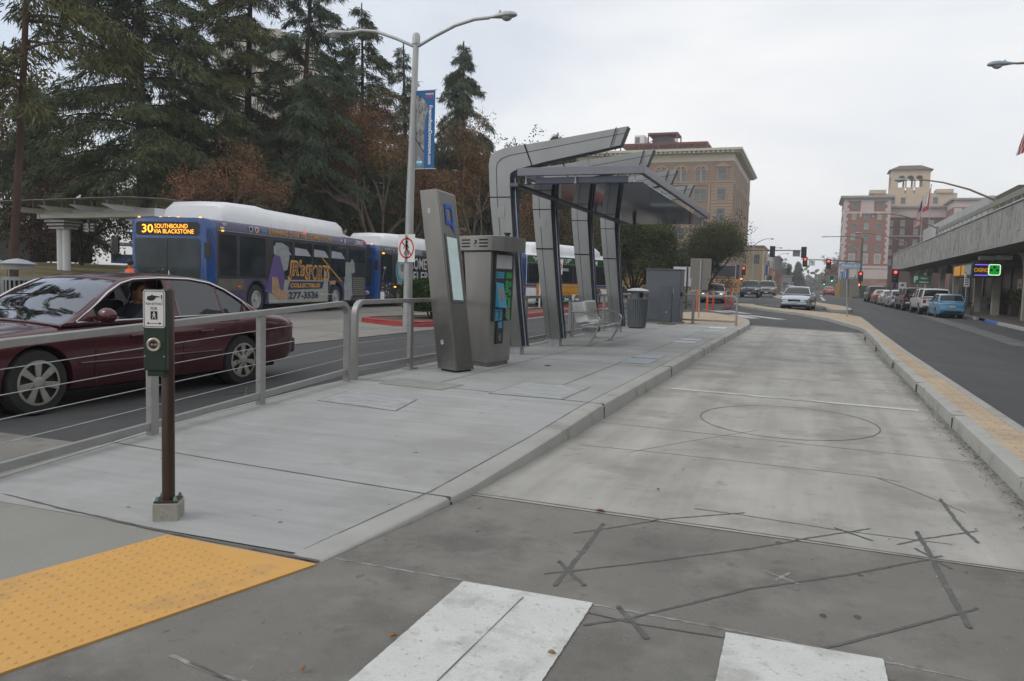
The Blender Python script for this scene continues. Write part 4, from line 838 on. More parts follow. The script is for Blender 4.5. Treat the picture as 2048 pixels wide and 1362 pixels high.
vault([(-4.95, 7.3), (-3.95, 7.15), (-4.05, 7.8), (-5.0, 7.95)], 'grey access cover nearest the crosswalk, below the totem', M_lid, zp(7.55), .02)
vault([(-4.98, 8.65), (-4.1, 8.54), (-4.06, 9.1), (-5.03, 9.24)], 'faint concrete access cover at the foot of the totem', mat('vault_concrete', (0.27, 0.268, 0.25), 0.85, var=0.1, scale=4), .17, .02)
vault([(-3.45, 8.62), (-2.62, 8.62), (-2.62, 9.72), (-3.45, 9.78)], 'largest access cover, dusty steel beside the lane kerb', M_lid, .17)
vault([(-2.97, 13.16), (-2.51, 13.2), (-2.51, 14.0), (-2.97, 13.95)], 'nearer cover of the pair beside the kerb opposite the first shelter column', M_lid2); vault([(-2.98, 14.25), (-2.52, 14.28), (-2.52, 15.0), (-2.98, 14.95)], 'farther cover of the pair beside the kerb opposite the first shelter column', M_lid2)
vault([(-2.99, 18.6), (-2.48, 18.6), (-2.48, 19.2), (-2.99, 19.2)], 'nearer cover of the pair beside the kerb level with the bench', M_lid2); vault([(-2.98, 19.6), (-2.5, 19.6), (-2.5, 20.2), (-2.98, 20.2)], 'farther cover of the pair beside the kerb level with the bench', M_lid2)
vault([(-3.0, 24.2), (-2.5, 24.2), (-2.5, 24.9), (-3.0, 24.9)], 'dull cover near the far end of the platform', M_lid2); vault([(-3.05, 25.8), (-2.5, 25.8), (-2.5, 26.6), (-3.05, 26.6)], 'bright white cover near the far end of the platform', mat('vault_lid_white', (0.6, 0.63, 0.66), 0.35, 0.2))

# double-armed street light with banner and no-walking signs
LP = Vector((-10.15, 19.0, 0.1))
r = thing('street_light', 'tall galvanised street light with two curved arms, carrying a blue banner', 'street light', LP)
M_pole = mat('pole_galvanised', (0.40, 0.405, 0.40), 0.5, 0.5, var=0.12, scale=3, stretch=(3, 3, 0.6))
b = MB(); b.tube([(0, 0, 0), (.02, 0, 3.5), (.12, 0, 7.7)], [.125, .105, .075], 18); b.build('pole', M_pole, r, smooth=60)
b = MB(); b.lathe([(.10, 7.50), (.10, 7.72), (.07, 7.78), (.0, 7.79)], 14, T(.12, 0, 0)); b.box(.0, .24, -.05, .05, 7.45, 7.52); b.build('pole_cap', M_pole, r)
def cobra(parent, tip, dirx, s=1.0, mt=M_pole, glassm=None):
    """lamp head: tapered shell with a bowl lens beneath; dirx = unit vector outwards"""
    d = Vector(dirx).normalized(); M = T(*tip) @ Matrix.Rotation(math.atan2(d.y, d.x), 4, 'Z')
    b = MB(); secs = [(0, .045, .04), (.12, .06, .055), (.28, .11, .09), (.48, .15, .12), (.66, .13, .105), (.76, .07, .06), (.79, .01, .01)]
    vs = []; n = 14
    for x, w, h in secs:
        for j in range(n):
            a = 2 * PI * j / n; zz2 = math.sin(a) * h; vs.append((x * s, math.cos(a) * w * s, (zz2 if zz2 > 0 else zz2 * .45) * s))
    b.add(vs, [(i * n + j, i * n + (j + 1) % n, (i + 1) * n + (j + 1) % n, (i + 1) * n + j) for i in range(len(secs) - 1) for j in range(n)] + [tuple(range(n))[::-1]], 0, M)
    b.lathe([(.03, .10), (.03, .15), (.0, .16)], 8, M @ T(.3 * s, 0, 0))
    H_ = b.build('lamp_head', mt, parent, smooth=60)
    b = MB(); b.ball((.50 * s, 0, -.03 * s), .13 * s, 14, 0, (1.15, .9, .8), M); b.build('lens', mat('lens', (0.30, 0.31, 0.30), 0.15, var=0.1), H_, smooth=80)
e1 = [(.12, 0, 7.42), (.65, 0, 7.66), (1.25, -.02, 7.88), (1.8, -.04, 7.98), (2.2, -.05, 7.98)]
e2 = [(.12, 0, 7.42), (-.45, 0, 7.68), (-1.1, .02, 7.93), (-1.55, .03, 8.0), (-1.95, .04, 7.98)]
b = MB(); b.tube(smooth_poly3(e1) if False else e1, .042, 10); a1 = b.build('arm', M_pole, r, smooth=70); cobra(a1, e1[-1], (1, -.02, 0), 0.95)
b = MB(); b.tube(e2, .042, 10); a1 = b.build('arm', M_pole, r, smooth=70); cobra(a1, e2[-1], (-1, .02, 0), 0.95)
# banner
M_bblue = mat('banner_blue', (0.015, 0.11, 0.30), 0.7, var=0.05, scale=3)
MBn = frame(LP + Vector((.16, -.02, 4.35)), (0.93, 0.35, 0), (0.012, 0, 1))
MBn = T(LP.x + .12, LP.y - .03, 4.38) @ RZ(0.0) @ RX(PI / 2)
bn2 = thing('banner', 'blue vertical banner with white web address, hanging from the tall double street light', 'banner', MBn.translation)
Mi = Matrix.Rotation(PI / 2, 4, 'X')
b = MB(); b.prism([(0.04, 0), (.60, 0), (.60, 2.0), (.04, 2.0)], -.004, .0, 'z', 0, Mi); cl = b.build('cloth', M_bblue, bn2)
M_bgr = mat('banner_print', (0.045, 0.05, 0.055), 0.7, var=0.9, scale=5, stretch=(2.0, 2.0, 1), col2=(0.22, 0.22, 0.22), bump=0)
b = MB(); b.poly([(.04, .78, .001), (.30, .42, .001), (.30, .95, .001), (.34, 1.3, .001), (.40, 1.55, .001), (.30, 1.75, .001), (.18, 1.87, .001), (.04, 1.90, .001)], 0, Mi); b.build('artwork', M_bgr, cl, smooth=0)
b = MB(); b.poly([(.04, 0.0, .001), (.30, 0.0, .001), (.30, .40, .001), (.04, .76, .001)], 0, Mi); b.build('lined_field', brick_mat('lined', (0.5, 0.48, 0.45), (0.45, 0.43, 0.40), (0.2, 0.2, 0.2), 5, 0.05, 0.012), cl, smooth=0)
b = MB(); 
for (p0, p1) in (((.30, .40), (.04, .76)), ): b.poly([(.04, .76, .002), (.30, .40, .002), (.30, .44, .002), (.04, .82, .002)], 0, Mi)
for q in range(4):
    P = [(.10 + .05 * q, .95), (.10 + .045 * q, 1.6 - .04 * q), (.16 + .04 * q, 1.74 - .07 * q), (.24 + .03 * q, 1.66 - .07 * q)]
b.build('print_edge', M_signk, cl, smooth=0)
b = MB()
for q in range(4):
    pts = [(.085 + .05 * q, .95 + .05 * q), (.08 + .05 * q, 1.55 - .05 * q), (.13 + .045 * q, 1.72 - .07 * q), (.20 + .035 * q, 1.72 - .09 * q), (.25 + .025 * q, 1.62 - .10 * q)]
    for a_, c_ in zip(pts[:-1], pts[1:]):
        d_ = Vector((c_[0] - a_[0], c_[1] - a_[1])).normalized(); nn = (-d_.y * .006, d_.x * .006)
        b.poly([(a_[0] - nn[0], a_[1] - nn[1], .002), (c_[0] - nn[0], c_[1] - nn[1], .002), (c_[0] + nn[0], c_[1] + nn[1], .002), (a_[0] + nn[0], a_[1] + nn[1], .002)], 0, Mi)
b.build('track_lines', mat('track_lines', (0.4, 0.4, 0.4), 0.7), cl, smooth=0)
b = MB(); plate(b, circ(.085, 24, .17, .16), Mi, .002); b.build('round_emblem', mat('emblem_cyan', (0.05, 0.42, 0.62), 0.6), cl, smooth=0)
b = MB(); b.box(.09, .25, .145, .185, .002, .003, 0, Mi); b.box(.14, .152, .245, .31, .002, .003, 0, Mi); b.build('emblem_bar', M_signw, cl, smooth=0)
b = MB(); b.box(.155, .17, .245, .34, .002, .003, 0, Mi); b.box(.19, .20, .245, .31, .002, .003, 0, Mi); b.build('emblem_tower', mat('emblem_pink', (0.5, 0.1, 0.3), 0.6), cl, smooth=0)
b = MB(); b.text('FresnoStateDowntown.com', Mi @ T(.475, .86, 0) @ RZ(-PI / 2), w=1.52, h=.105, bold=.03, lift=.002); b.text('FRESNO', Mi @ T(.44, 1.915, 0), w=.24, h=.045, bold=.03, lift=.002); b.build('lettering', M_signw, cl, smooth=0)
b = MB(); b.text('STATE', Mi @ T(.44, 1.85, 0), w=.24, h=.06, bold=.04, lift=.002); b.build('lettering', M_signr, cl, smooth=0)
b = MB(); b.cyl((-.04, .0, 2.01), (.64, .0, 2.01), .012, 8); b.cyl((-.04, .0, -.012), (.66, .0, -.012), .012, 8); b.build('banner_bracket', M_galv, bn2)
# signs on the pole
def no_walk_sign(name, label, loc, rz, w=.46, group=None, back_only=False, h=None):
    h = h or w * 1.18
    r = thing(name, label, 'sign', loc, rz, group)
    b = MB(); b.box(-w / 2, w / 2, -.004, 0, -h / 2, h / 2); b.build('plate', M_signw if not back_only else M_plate, r, bevel=.002)
    if not back_only:
        M = RX(PI / 2) @ T(0, 0, .0055)
        b = MB(); ring(b, circ(w * .45, 40), circ(w * .375, 40), M, 0); 
        a = PI * .75; d_ = (math.cos(a), math.sin(a)); n_ = (-d_[1], d_[0]); L_ = w * .40; t_ = w * .035
        b.poly([(d_[0] * L_ * s1 + n_[0] * t_ * s2, d_[1] * L_ * s1 + n_[1] * t_ * s2, .002) for s1, s2 in ((-1, -1), (1, -1), (1, 1), (-1, 1))][::-1], 0, M); b.build('red_ring', M_signr, r, smooth=0)
        b = MB(); walker(b, M, w * .62, 0, .001); b.build('walking_figure', M_signk, r, smooth=0)
    return r
no_walk_sign('pedestrian_sign', 'white square no-pedestrians sign strapped to the double-armed street light', (LP.x + .03, LP.y - .16, 2.28), -.30, .62)
no_walk_sign('pedestrian_sign', 'edge-on grey back of the second sign on the double-armed street light', (LP.x - .13, LP.y + .0, 2.28), 2.2, .55, back_only=True, h=.72)


# sign backs on posts
def post_sign(label, loc, rz, plates, ph, pr=.03, lean=0.0, mt=M_plate, pole_m=M_galv, name='road_sign', cat='sign'):
    r = thing(name, label, cat, loc, rz)
    b = MB(); b.tube([(0, 0, 0), (lean, 0, ph)], pr, 8); b.build('post', pole_m, r)
    for (x, z, w, h, tilt) in plates:
        b = MB(); b.prism(rrect(w, h, .04, 4), .0, .004, 'z', 0, T(x, pr + .008, z) @ RX(PI / 2) @ RZ(tilt)); b.build('plate', mt, r)
    return r
post_sign('back of a two-plate grey road sign on a steel post just past the platform railing', (-4.30, 33.2, .18), 0.03, [(0, 2.02, .84, .84, 0), (-.02, 1.38, .70, .44, 0)], 2.42)
post_sign('tilted grey sign back on a leaning post in the paving of the long curved island', (1.65, 41.2, .24), 0.0, [(-.20, 1.35, .42, .86, .05), (.22, 1.38, .42, .86, .12)], 1.75, lean=-.12)
# delineators
M_or = mat('delineator_orange', (0.75, 0.13, 0.03), 0.5, var=0.08); M_or2 = mat('delineator_red', (0.60, 0.05, 0.025), 0.5, var=0.08); M_ye = mat('reflector_yellow', (0.7, 0.42, 0.05), 0.35)
def delin(x, y, m, z, label):
    r = thing('delineator_post', label, 'traffic post', (x, y, z), group='orange delineator posts beyond the platform')
    b = MB(); b.lathe([(.055, 0), (.055, 1.0), (.045, 1.05), (.0, 1.06)], 12); b.build('tube', m, r)
    if m is M_or2: b = MB(); b.lathe([(.24, 0.0), (.24, .03), (.08, .06), (.0, .06)], 12); b.build('base', M_black, r)
    for zz3 in ((.82, .94),) if m is M_or else ((.80, .86), (.92, .98)):
        b = MB(); b.lathe([(.057, zz3[0]), (.058, zz3[0] + .001), (.058, zz3[1]), (.057, zz3[1])], 12); b.build('reflector', M_ye, r)
for i, (x, y, m, lb) in enumerate(((-5.75, 43.6, M_or, 'leftmost orange post, rising from the brick tip'), (-5.05, 42.2, M_or, 'second orange post from the left, without a base'), (-5.2, 46.2, M_or2, 'red post on a black base nearest the brick tip'), (-4.75, 48.6, M_or2, 'red post on a black base in the middle of the three'), (-4.6, 50.6, M_or2, 'farthest red post on a black base'))):
    delin(x, y, m, gz(x, y) + .01, lb)
# ---------------------------------------------------------------- vehicles
def paint(name, col, rough=0.22, metal=0.25, coat=0.8): return mat(name, col, rough, metal, var=0.05, scale=1.5, coat=coat)
M_wing = mat('dark_glass', (0.012, 0.015, 0.017), 0.05, var=0.1, spec=0.4)
M_chrome = mat('chrome', (0.62, 0.62, 0.62), 0.12, 1.0, var=0.05)
M_alloy = mat('alloy', (0.42, 0.42, 0.42), 0.3, 0.7, var=0.12, scale=12)
M_trim = mat('black_trim', (0.02, 0.02, 0.022), 0.4, var=0.1)
M_tail = mat('tail_lamp', (0.30, 0.012, 0.012), 0.15, var=0.1)
M_head = mat('head_lamp', (0.45, 0.46, 0.46), 0.08, 0.3, var=0.15, scale=20)
M_amber = mat('amber_lamp', (0.7, 0.2, 0.02), 0.2)
M_plateW = mat('number_plate', (0.55, 0.55, 0.56), 0.4, var=0.1, scale=60)
def wheel(parent, x, y, r, w, side, spokes=7, rimc=M_alloy, rr_=0.64):
    """tyre as the wheel, rim as its own part; side = +1 outer face towards +x"""
    M = T(x, y, r) @ (RY(PI / 2) if side > 0 else RY(-PI / 2))
    b = MB(); b.lathe([(r * rr_, -w), (r * .93, -w), (r, -w * .8), (r, -w * .2), (r * .94, 0), (r * rr_ * 1.03, 0.004), (r * rr_, -.02), (r * rr_, -w)], 36, M)
    tw = b.build('wheel', M_rubber, parent, smooth=50)
    b = MB(); R2 = r * rr_
    b.lathe([(R2 * .99, -.03), (R2 * 1.02, .004), (R2 * .94, .004), (R2 * .90, -.035), (R2 * .3, -.03), (0, -.03)], 32, M)
    b.build('rim_barrel', M_trim if spokes else rimc, tw, smooth=50)
    b = MB()
    n = 40; b.add([(math.cos(2 * PI * i / n) * q, math.sin(2 * PI * i / n) * q, z) for q, z in ((R2 * 1.01, .006), (R2 * .90, .009)) for i in range(n)], [(i, (i + 1) % n, n + (i + 1) % n, n + i) for i in range(n)], 0, M)
    for i in range(spokes):
        a = 2 * PI * i / spokes; b.prism([(R2 * .12, -R2 * .09), (R2 * .93, -R2 * .17), (R2 * .93, R2 * .17), (R2 * .12, R2 * .09)], -.02, .006, 'z', 0, M @ RZ(a))
    b.lathe([(R2 * .27, -.02), (R2 * .27, .012), (R2 * .2, .018), (0, .018)], 20, M)
    b.build('rim', rimc, tw, bevel=.004)
    return tw
def car(name, label, cat, loc, rz, p, group=None, far=False):
    """p: profile dictionary. local: +y forward, x right, origin ground centre"""
    root = thing(name, label, cat, loc, rz, group)
    L = p['L'] / 2; W = p['W'] / 2; pm = p['paint']
    top = p['top']      # deck line: (y, z) nose to tail of hood / belt / trunk (centre height)
    plan = p.get('plan', [(-L, .80), (-L * .93, .90), (-L * .75, .97), (0, 1.0), (L * .72, .97), (L * .92, .88), (L, .74)])
    lowp = p.get('low', [(-L, .34), (-L * .93, .26), (-L * .8, .20), (L * .8, .19), (L * .93, .24), (L, .32)])
    wy = p['wheels']; wr = p['wr']
    sh_d = p.get('shoulder', .06); crown = p.get('crown', .03)
    ys = sorted(set([round(-L + 2 * L * i / 46, 3) for i in range(47)] + [-L + .02, L - .02]))
    vs = []; N = 0
    def sec(y):
        w = W * spl([q[0] for q in plan], [q[1] for q in plan], y); zt = spl([q[0] for q in top], [q[1] for q in top], y)
        zb = spl([q[0] for q in lowp], [q[1] for q in lowp], y); sh = zt - sh_d; zm = zb + (sh - zb) * .62
        half = [(0, zt + crown), (w * .45, zt + crown * .8), (w * .80, zt + crown * .1), (w * .92, zt - sh_d * .25), (w * .975, sh), (w * .995, sh - (sh - zb) * .15), (w, zm), (w * .992, zb + (sh - zb) * .40), (w * .985, zb + (sh - zb) * .18), (w * .95, zb + .02), (w * .86, zb), (0, zb)]
        return half
    secs = [sec(y) for y in ys]; H_ = len(secs[0]); n = 2 * H_ - 2
    for y, hf in zip(ys, secs):
        ringp = [(x, y, z) for x, z in hf] + [(-x, y, z) for x, z in hf[-2:0:-1]]
        vs += ringp
    fs = [(i * n + j, (i + 1) * n + j, (i + 1) * n + (j + 1) % n, i * n + (j + 1) % n) for i in range(len(ys) - 1) for j in range(n)] + [tuple(range(n)), tuple(range((len(ys) - 1) * n, len(ys) * n))[::-1]]
    b = MB(); b.add(vs, fs); body = b.build('body', [pm, M_dark], root, smooth=0); recalc(body)
    # real wheel arches
    c = MB()
    for y in wy:
        for s in (-1, 1): c.cyl((s * (W - .28), y, wr + .01), (s * (W + .2), y, wr + .01), wr * 1.13, 32)
    boolean(body, c); finish(body, 40)
    for y in wy:
        for s in (-1, 1):
            b = MB(); b.cyl((s * (W - .30), y, wr + .01), (s * (W - .272), y, wr + .01), wr * 1.12, 24); b.build('wheel_well', M_dark, root)
            wheel(root, s * (W - p.get('wi', .035)), y, wr, .22, s, p.get('spokes', 7), p.get('rim', M_alloy), p.get('rr', .64))
    b = MB(); b.box(-W + .3, W - .3, -L + .3, L - .3, p.get('floor', .17), .30); b.build('underbody', M_dark, root)
    # greenhouse
    gh = p['roof']       # (y, z) from windscreen base to rear glass base, high at the roof
    zb_ = p['belt']; gw = p.get('gw', .93); rw = p.get('rw', .70)
    y0, y1 = gh[0][0], gh[-1][0]       # y0 > y1 (front first)
    if y0 < y1: gh = gh[::-1]; y0, y1 = y1, y0
    wins = p['wins']                   # side windows: list of (y_front, y_rear, part name)
    marks = [y0, y1] + [q for w in wins for q in w[:2]] + [p['ws'][0], p['ws'][1], p['rg'][0], p['rg'][1]]
    st = sorted(set([round(y1 + (y0 - y1) * i / 40, 4) for i in range(41)] + [round(q, 4) for q in marks]))
    zroof = max(q[1] for q in gh)
    def zr(y): return max(spl([q[0] for q in gh], [q[1] for q in gh], y), zb_(y) + .004)
    rail = p.get('rail', .055); wb_ = p.get('wbot', .02)
    def gsec(y):
        zt = zr(y); zb2 = zb_(y) - .02; w0 = W * gw * min(1, spl([q[0] for q in plan], [q[1] for q in plan], y) + .03)
        def wx(z): return w0 - (w0 - W * rw) * min(max((z - zb2) / (zroof - zb2), 0), 1) ** 1.25
        zw = min(zb2 + .02 + wb_, zt); zt2 = max(zt - rail, zw)
        return [(wx(zb2), zb2), (wx(zw), zw), (wx(zt2), zt2), (wx(zt) - .012, zt - .012 if zt - .012 > zt2 else zt2), (wx(zt) * .93, zt), (wx(zt) * .5, zt + .018), (0, zt + .026)]
    G_ = [gsec(y) for y in st]; k = 7
    shell = MB(); gl = {}
    V = []
    for y, s_ in zip(st, G_): V += [(x, y, z) for x, z in s_] + [(-x, y, z) for x, z in s_[-2::-1]]
    n2 = 13
    def reg(ym, j):
        jj = j if j < 6 else 11 - j     # mirrored ring index
        s = 1 if j < 6 else -1
        if jj == 1:
            for a_, b2, nm in wins:
                if min(a_, b2) < ym < max(a_, b2): return (nm, s)
        if jj >= 4:
            if p['ws'][1] < ym < p['ws'][0]: return ('windscreen', 0)
            if p['rg'][1] < ym < p['rg'][0]: return ('rear_window', 0)
        return None
    for i in range(len(st) - 1):
        ym = (st[i] + st[i + 1]) / 2
        for j in range(n2 - 1):
            f = (i * n2 + j, (i + 1) * n2 + j, (i + 1) * n2 + j + 1, i * n2 + j + 1)
            r_ = reg(ym, j)
            if r_: gl.setdefault(r_, []).append(f)
            else: shell.f.append(f); shell.m.append(0)
    shell.v = V
    sh_ = shell.build('cabin', pm, root, smooth=0, solid=.02); recalc(sh_); finish(sh_, 45)
    for (nm, s), fl in gl.items():
        if p.get('open_window') == (nm, s): continue
        used = sorted(set(q for f in fl for q in f)); mp_ = {q: i for i, q in enumerate(used)}
        b = MB(); cxy = 0
        b.v = [(V[q][0] * .992, V[q][1], V[q][2] - (.012 if s == 0 else 0)) for q in used]; b.f = [tuple(mp_[q] for q in f) for f in fl]; b.m = [0] * len(fl)
        b.build(nm, p.get('glass', M_wing), root, smooth=60)
        if p.get('chrome_line') and s != 0: pass
    if far or p.get('dark_in', True):
        b = MB(); iw = W * rw * .86; b.prism([(gh[0][0] - .35, zb_(0) - .2), (gh[0][0] - .7, zb_(0) + .22), (y1 + .6, zb_(0) + .22), (y1 + .35, zb_(0) - .2)], -iw, iw, 'x'); b.build('interior', M_dark, root)
    p['_root'] = root; p['_V'] = (st, G_, n2, V); p['sec'] = sec
    return root
def stud(root, name, m, x0, x1, y0, y1, z0, z1, bevel=.01, parent=None):
    b = MB(); b.box(min(x0, x1), max(x0, x1), min(y0, y1), max(y0, y1), z0, z1); return b.build(name, m, parent or root, bevel=bevel)
def mirrors(root, W, y, z, m, s=1.0):
    for sg in (-1, 1):
        b = MB(); b.ball((0, 0, 0), .11 * s, 14, 0, (1.0, .62, .68), T(sg * (W + .10 * s), y, z)); b.box(sg * (W - .1) - .06, sg * (W - .1) + .1, y - .02, y + .02, z - .05, z - .01); b.build('door_mirror', m, root, smooth=60)
def person(root, joints, edges, radii, m_map, name='person', rot=0):
    """skin-grown body: joints dict name->xyz, edges, radii; returns object"""
    names = list(joints); idx = {n_: i for i, n_ in enumerate(names)}
    me = bpy.data.meshes.new(name); me.from_pydata([joints[n_] for n_ in names], [(idx[a], idx[b_]) for a, b_ in edges], [])
    o = bpy.data.objects.new(name, me); COL.objects.link(o)
    sk = o.modifiers.new('k', 'SKIN'); sk.use_smooth_shade = True
    for i, n_ in enumerate(names): r_ = radii[n_]; me.skin_vertices[0].data[i].radius = (r_, r_) if not isinstance(r_, tuple) else r_
    me.skin_vertices[0].data[0].use_root = True
    ss = o.modifiers.new('s', 'SUBSURF'); ss.levels = ss.render_levels = 2
    bpy.context.view_layer.update()
    nm = bpy.data.meshes.new_from_object(o.evaluated_get(bpy.context.evaluated_depsgraph_get())); o.modifiers.clear(); o.data = nm; nm.name = name
    nm.materials.clear()
    for m in m_map['mats']: nm.materials.append(m)
    mi = []
    for poly in nm.polygons:
        mi.append(m_map['fn'](poly.center))
        poly.use_smooth = True
    nm.polygons.foreach_set('material_index', mi)
    if root is not None: o.parent = root
    return o
M_skin = mat('skin', (0.30, 0.15, 0.09), 0.5, var=0.08, scale=8); M_hair = mat('hair_dark', (0.018, 0.013, 0.011), 0.6, var=0.3, scale=30)
def head_parts(b_root, c, yaw, s=1.0, hair=True, skin=M_skin):
    """head as one mesh with nose, ears, brow; hair and eyes as children"""
    M = T(*c) @ RZ(yaw)
    return M
def make_head(mb, M, m=0):
    """face looks along -y"""
    mb.ball((0, 0, 0), .10, 20, m, (.78, .98, 1.18), M); mb.ball((0, -.015, -.055), .075, 16, m, (.80, .98, .95), M)
    mb.ball((0, -.105, -.01), .018, 8, m, (.75, 1, 1.5), M)
    for s in (-1, 1): mb.ball((s * .079, .005, -.005), .024, 8, m, (.4, .8, 1.3), M)
    mb.cyl((0, .015, -.20), (0, .01, -.07), .052, 12, m, M)
def standing(name, label, loc, rz, shirt, pants, vest=None, h=1.74, pose=None, hair=M_hair):
    s = h / 1.74
    J = dict(pel=(0, 0, .95), ch=(0, .01, 1.28), nk=(0, .0, 1.47), hd0=(0, -.01, 1.55), hd=(0, -.015, 1.64),
             shl=(.17, .0, 1.41), ell=(.25, .03, 1.14), wl=(.24, -.10, .92), hl=(.23, -.13, .85), shr=(-.17, .0, 1.41), elr=(-.25, .03, 1.14), wr=(-.24, -.10, .92), hr=(-.23, -.13, .85),
             hipl=(.09, 0, .90), knl=(.10, -.02, .50), anl=(.11, .02, .09), tol=(.12, -.15, .04), hipr=(-.09, 0, .90), knr=(-.10, -.02, .50), anr=(-.11, .02, .09), tor=(-.12, -.15, .04))
    if pose: J.update(pose)
    E = [('pel', 'ch'), ('ch', 'nk'), ('nk', 'hd0'), ('hd0', 'hd'), ('ch', 'shl'), ('shl', 'ell'), ('ell', 'wl'), ('wl', 'hl'), ('ch', 'shr'), ('shr', 'elr'), ('elr', 'wr'), ('wr', 'hr'), ('pel', 'hipl'), ('hipl', 'knl'), ('knl', 'anl'), ('anl', 'tol'), ('pel', 'hipr'), ('hipr', 'knr'), ('knr', 'anr'), ('anr', 'tor')]
    R_ = dict(pel=.14, ch=.15, nk=.058, hd0=.07, hd=.095, shl=.065, ell=.045, wl=.03, hl=.035, shr=.065, elr=.045, wr=.03, hr=.035, hipl=.095, knl=.06, anl=.042, tol=.04, hipr=.095, knr=.06, anr=.042, tor=.04)
    J = {k: tuple(q * s for q in v) for k, v in J.items()}; R_ = {k: v * s for k, v in R_.items()}
    root = thing(name, label, 'person', loc, rz)
    def fn(c):
        z = c.z / s
        if z > 1.46: return 0
        if z > .93: return 1 if (abs(c.x) / s < .22 or z > 1.0) else 0
        return 2
    person(root, J, E, R_, dict(mats=[M_skin, shirt, pants], fn=fn), 'body')
    hc = Vector(J['hd']); b = MB(); b.ball((hc.x, hc.y + .012, hc.z + .025), .112 * s, 16, 0, (.82, .98, .95)); b.build('hair', hair, root, smooth=80)
    b = MB(); b.ball((hc.x, hc.y - .10 * s, hc.z - .02), .016 * s, 8); b.build('nose', M_skin, root, smooth=80)
    for sx in (-1, 1):
        for q in range(4):
            w_ = Vector(J['hl'] if sx > 0 else J['hr']); b = MB(); x = (q - 1.5) * .016 * s
            b.tube([w_ + Vector((0, x, -.01)), w_ + Vector((0, x - .008, -.055 * s)), w_ + Vector((-sx * .01, x - .012, -.085 * s))], [.009 * s, .008 * s, .006 * s], 6); b.build('finger', M_skin, root, smooth=80)
    if vest:
        b = MB(); b.lathe([(.150, .98), (.158, 1.10), (.168, 1.22), (.165, 1.34), (.12, 1.44), (.075, 1.48)], 20, Matrix.Diagonal((1.12 * s, .98 * s, s, 1))); b.build('safety_vest', vest, root, smooth=60)
    return root

# dark red sedan passing behind the railing
M_maroon = paint('maroon_paint', (0.068, 0.012, 0.018), 0.27, 0.3, 0.6)
CL = 5.30
vic = dict(L=CL, W=1.94, paint=M_maroon, wheels=(1.50, -1.42), wr=.335, wi=.03, spokes=7, rr=.68, rim=mat('dusty_alloy', (0.36, 0.35, 0.31), 0.45, 0.4, var=0.15, scale=12),
    top=[(-2.65, .70), (-2.60, .80), (-2.45, .885), (-2.2, .925), (-1.7, .955), (-1.2, .93), (0, .90), (.85, .90), (1.2, .885), (1.8, .835), (2.3, .76), (2.55, .68), (2.65, .58)],
    plan=[(-2.65, .74), (-2.58, .86), (-2.35, .93), (-1.9, .975), (0, 1.0), (1.7, .985), (2.2, .94), (2.5, .86), (2.65, .70)],
    low=[(-2.65, .42), (-2.5, .30), (-2.2, .24), (-1.2, .22), (1.2, .21), (2.2, .23), (2.55, .28), (2.65, .36)],
    roof=[(1.22, .90), (1.0, 1.00), (.62, 1.22), (.36, 1.355), (.22, 1.405), (-.2, 1.44), (-.7, 1.435), (-1.05, 1.39), (-1.30, 1.29), (-1.62, 1.10), (-1.93, .93)],
    belt=lambda y: .925 - .012 * (y + .5), gw=.93, rw=.68, ws=(1.18, .30), rg=(-1.12, -1.90), rail=.05,
    wins=[(.78, -.28, 'front_window'), (-.40, -1.10, 'rear_door_window'), (-1.13, -1.50, 'quarter_window')], glass=glass('car_glass', (0.36, 0.44, 0.45), 1.9), open_window=('front_window', -1), dark_in=False)
VH = PI - 0.05
root = car('sedan_car', 'dark red sedan driving past behind the railing with its driver window open', 'car', (-8.13, 7.33, 0.0), VH, vic)
W_ = .97
# near side of the car is its left (+x in local after rotation is -x ... driver side = local -x when facing forward) -> both sides dressed
b = MB()
for s in (-1, 1):
    pts = [(1.05, .935), (.80, 1.085), (.55, 1.245), (.34, 1.345), (.15, 1.392), (-.25, 1.412), (-.7, 1.405), (-1.02, 1.36), (-1.25, 1.27), (-1.48, 1.13), (-1.62, .985)]
    P = []
    for y, z in pts:
        t = (z - .915) / (1.44 - .915); P.append((s * (W_ * .93 - (W_ * .93 - W_ * .68) * max(t, 0) ** 1.25 + .012), y, z))
    b = MB(); b.tube(P, .012, 6); b.build('window_trim', M_chrome, root, smooth=60)
    b = MB(); b.tube([(s * (W_ * .93 + .014), 1.05, .925), (s * (W_ * .935 + .012), -.3, .945), (s * (W_ * .93 + .01), -1.62, .965)], .012, 6); b.build('belt_trim', M_chrome, root, smooth=60)
    for y in (.30, -.74):
        b = MB(); b.tube([(s * (W_ + .002), y + .10, .755), (s * (W_ + .03), y + .07, .76), (s * (W_ + .03), y - .07, .765), (s * (W_ + .002), y - .10, .765)], .016, 6); b.build('door_handle', M_maroon, root, smooth=60)
    for y in (.86, -.36, -1.28):
        b = MB(); b.tube([(s * (W_ + .001), y, .26), (s * (W_ + .002), y, .60), (s * (W_ * .972), y - .01, .86)], .004, 4); b.build('door_gap', M_dark, root)
    b = MB(); b.tube([(s * (W_ + .004), 1.05, .50), (s * (W_ + .006), 0, .50), (s * (W_ + .003), -.98, .50)], .014, 6); b.build('side_moulding', M_maroon, root)
    b = MB(); b.box(min(s * .42, s * .775), max(s * .42, s * .775), -2.655, -2.45, .64, .80); b.build('tail_light', M_tail, root, bevel=.03)
    b = MB(); b.ball((s * .74, 2.42, .62), .16, 16, 0, (1.2, .9, .55)); b.build('headlight', M_head, root, smooth=80)
    b = MB(); b.box(min(s * .955, s * .965), max(s * .955, s * .965), -1.42, -.2, .90, .915); b.build('belt_seal', M_black, root)
mirrors(root, .93, .78, 1.0, M_maroon, 1.15)
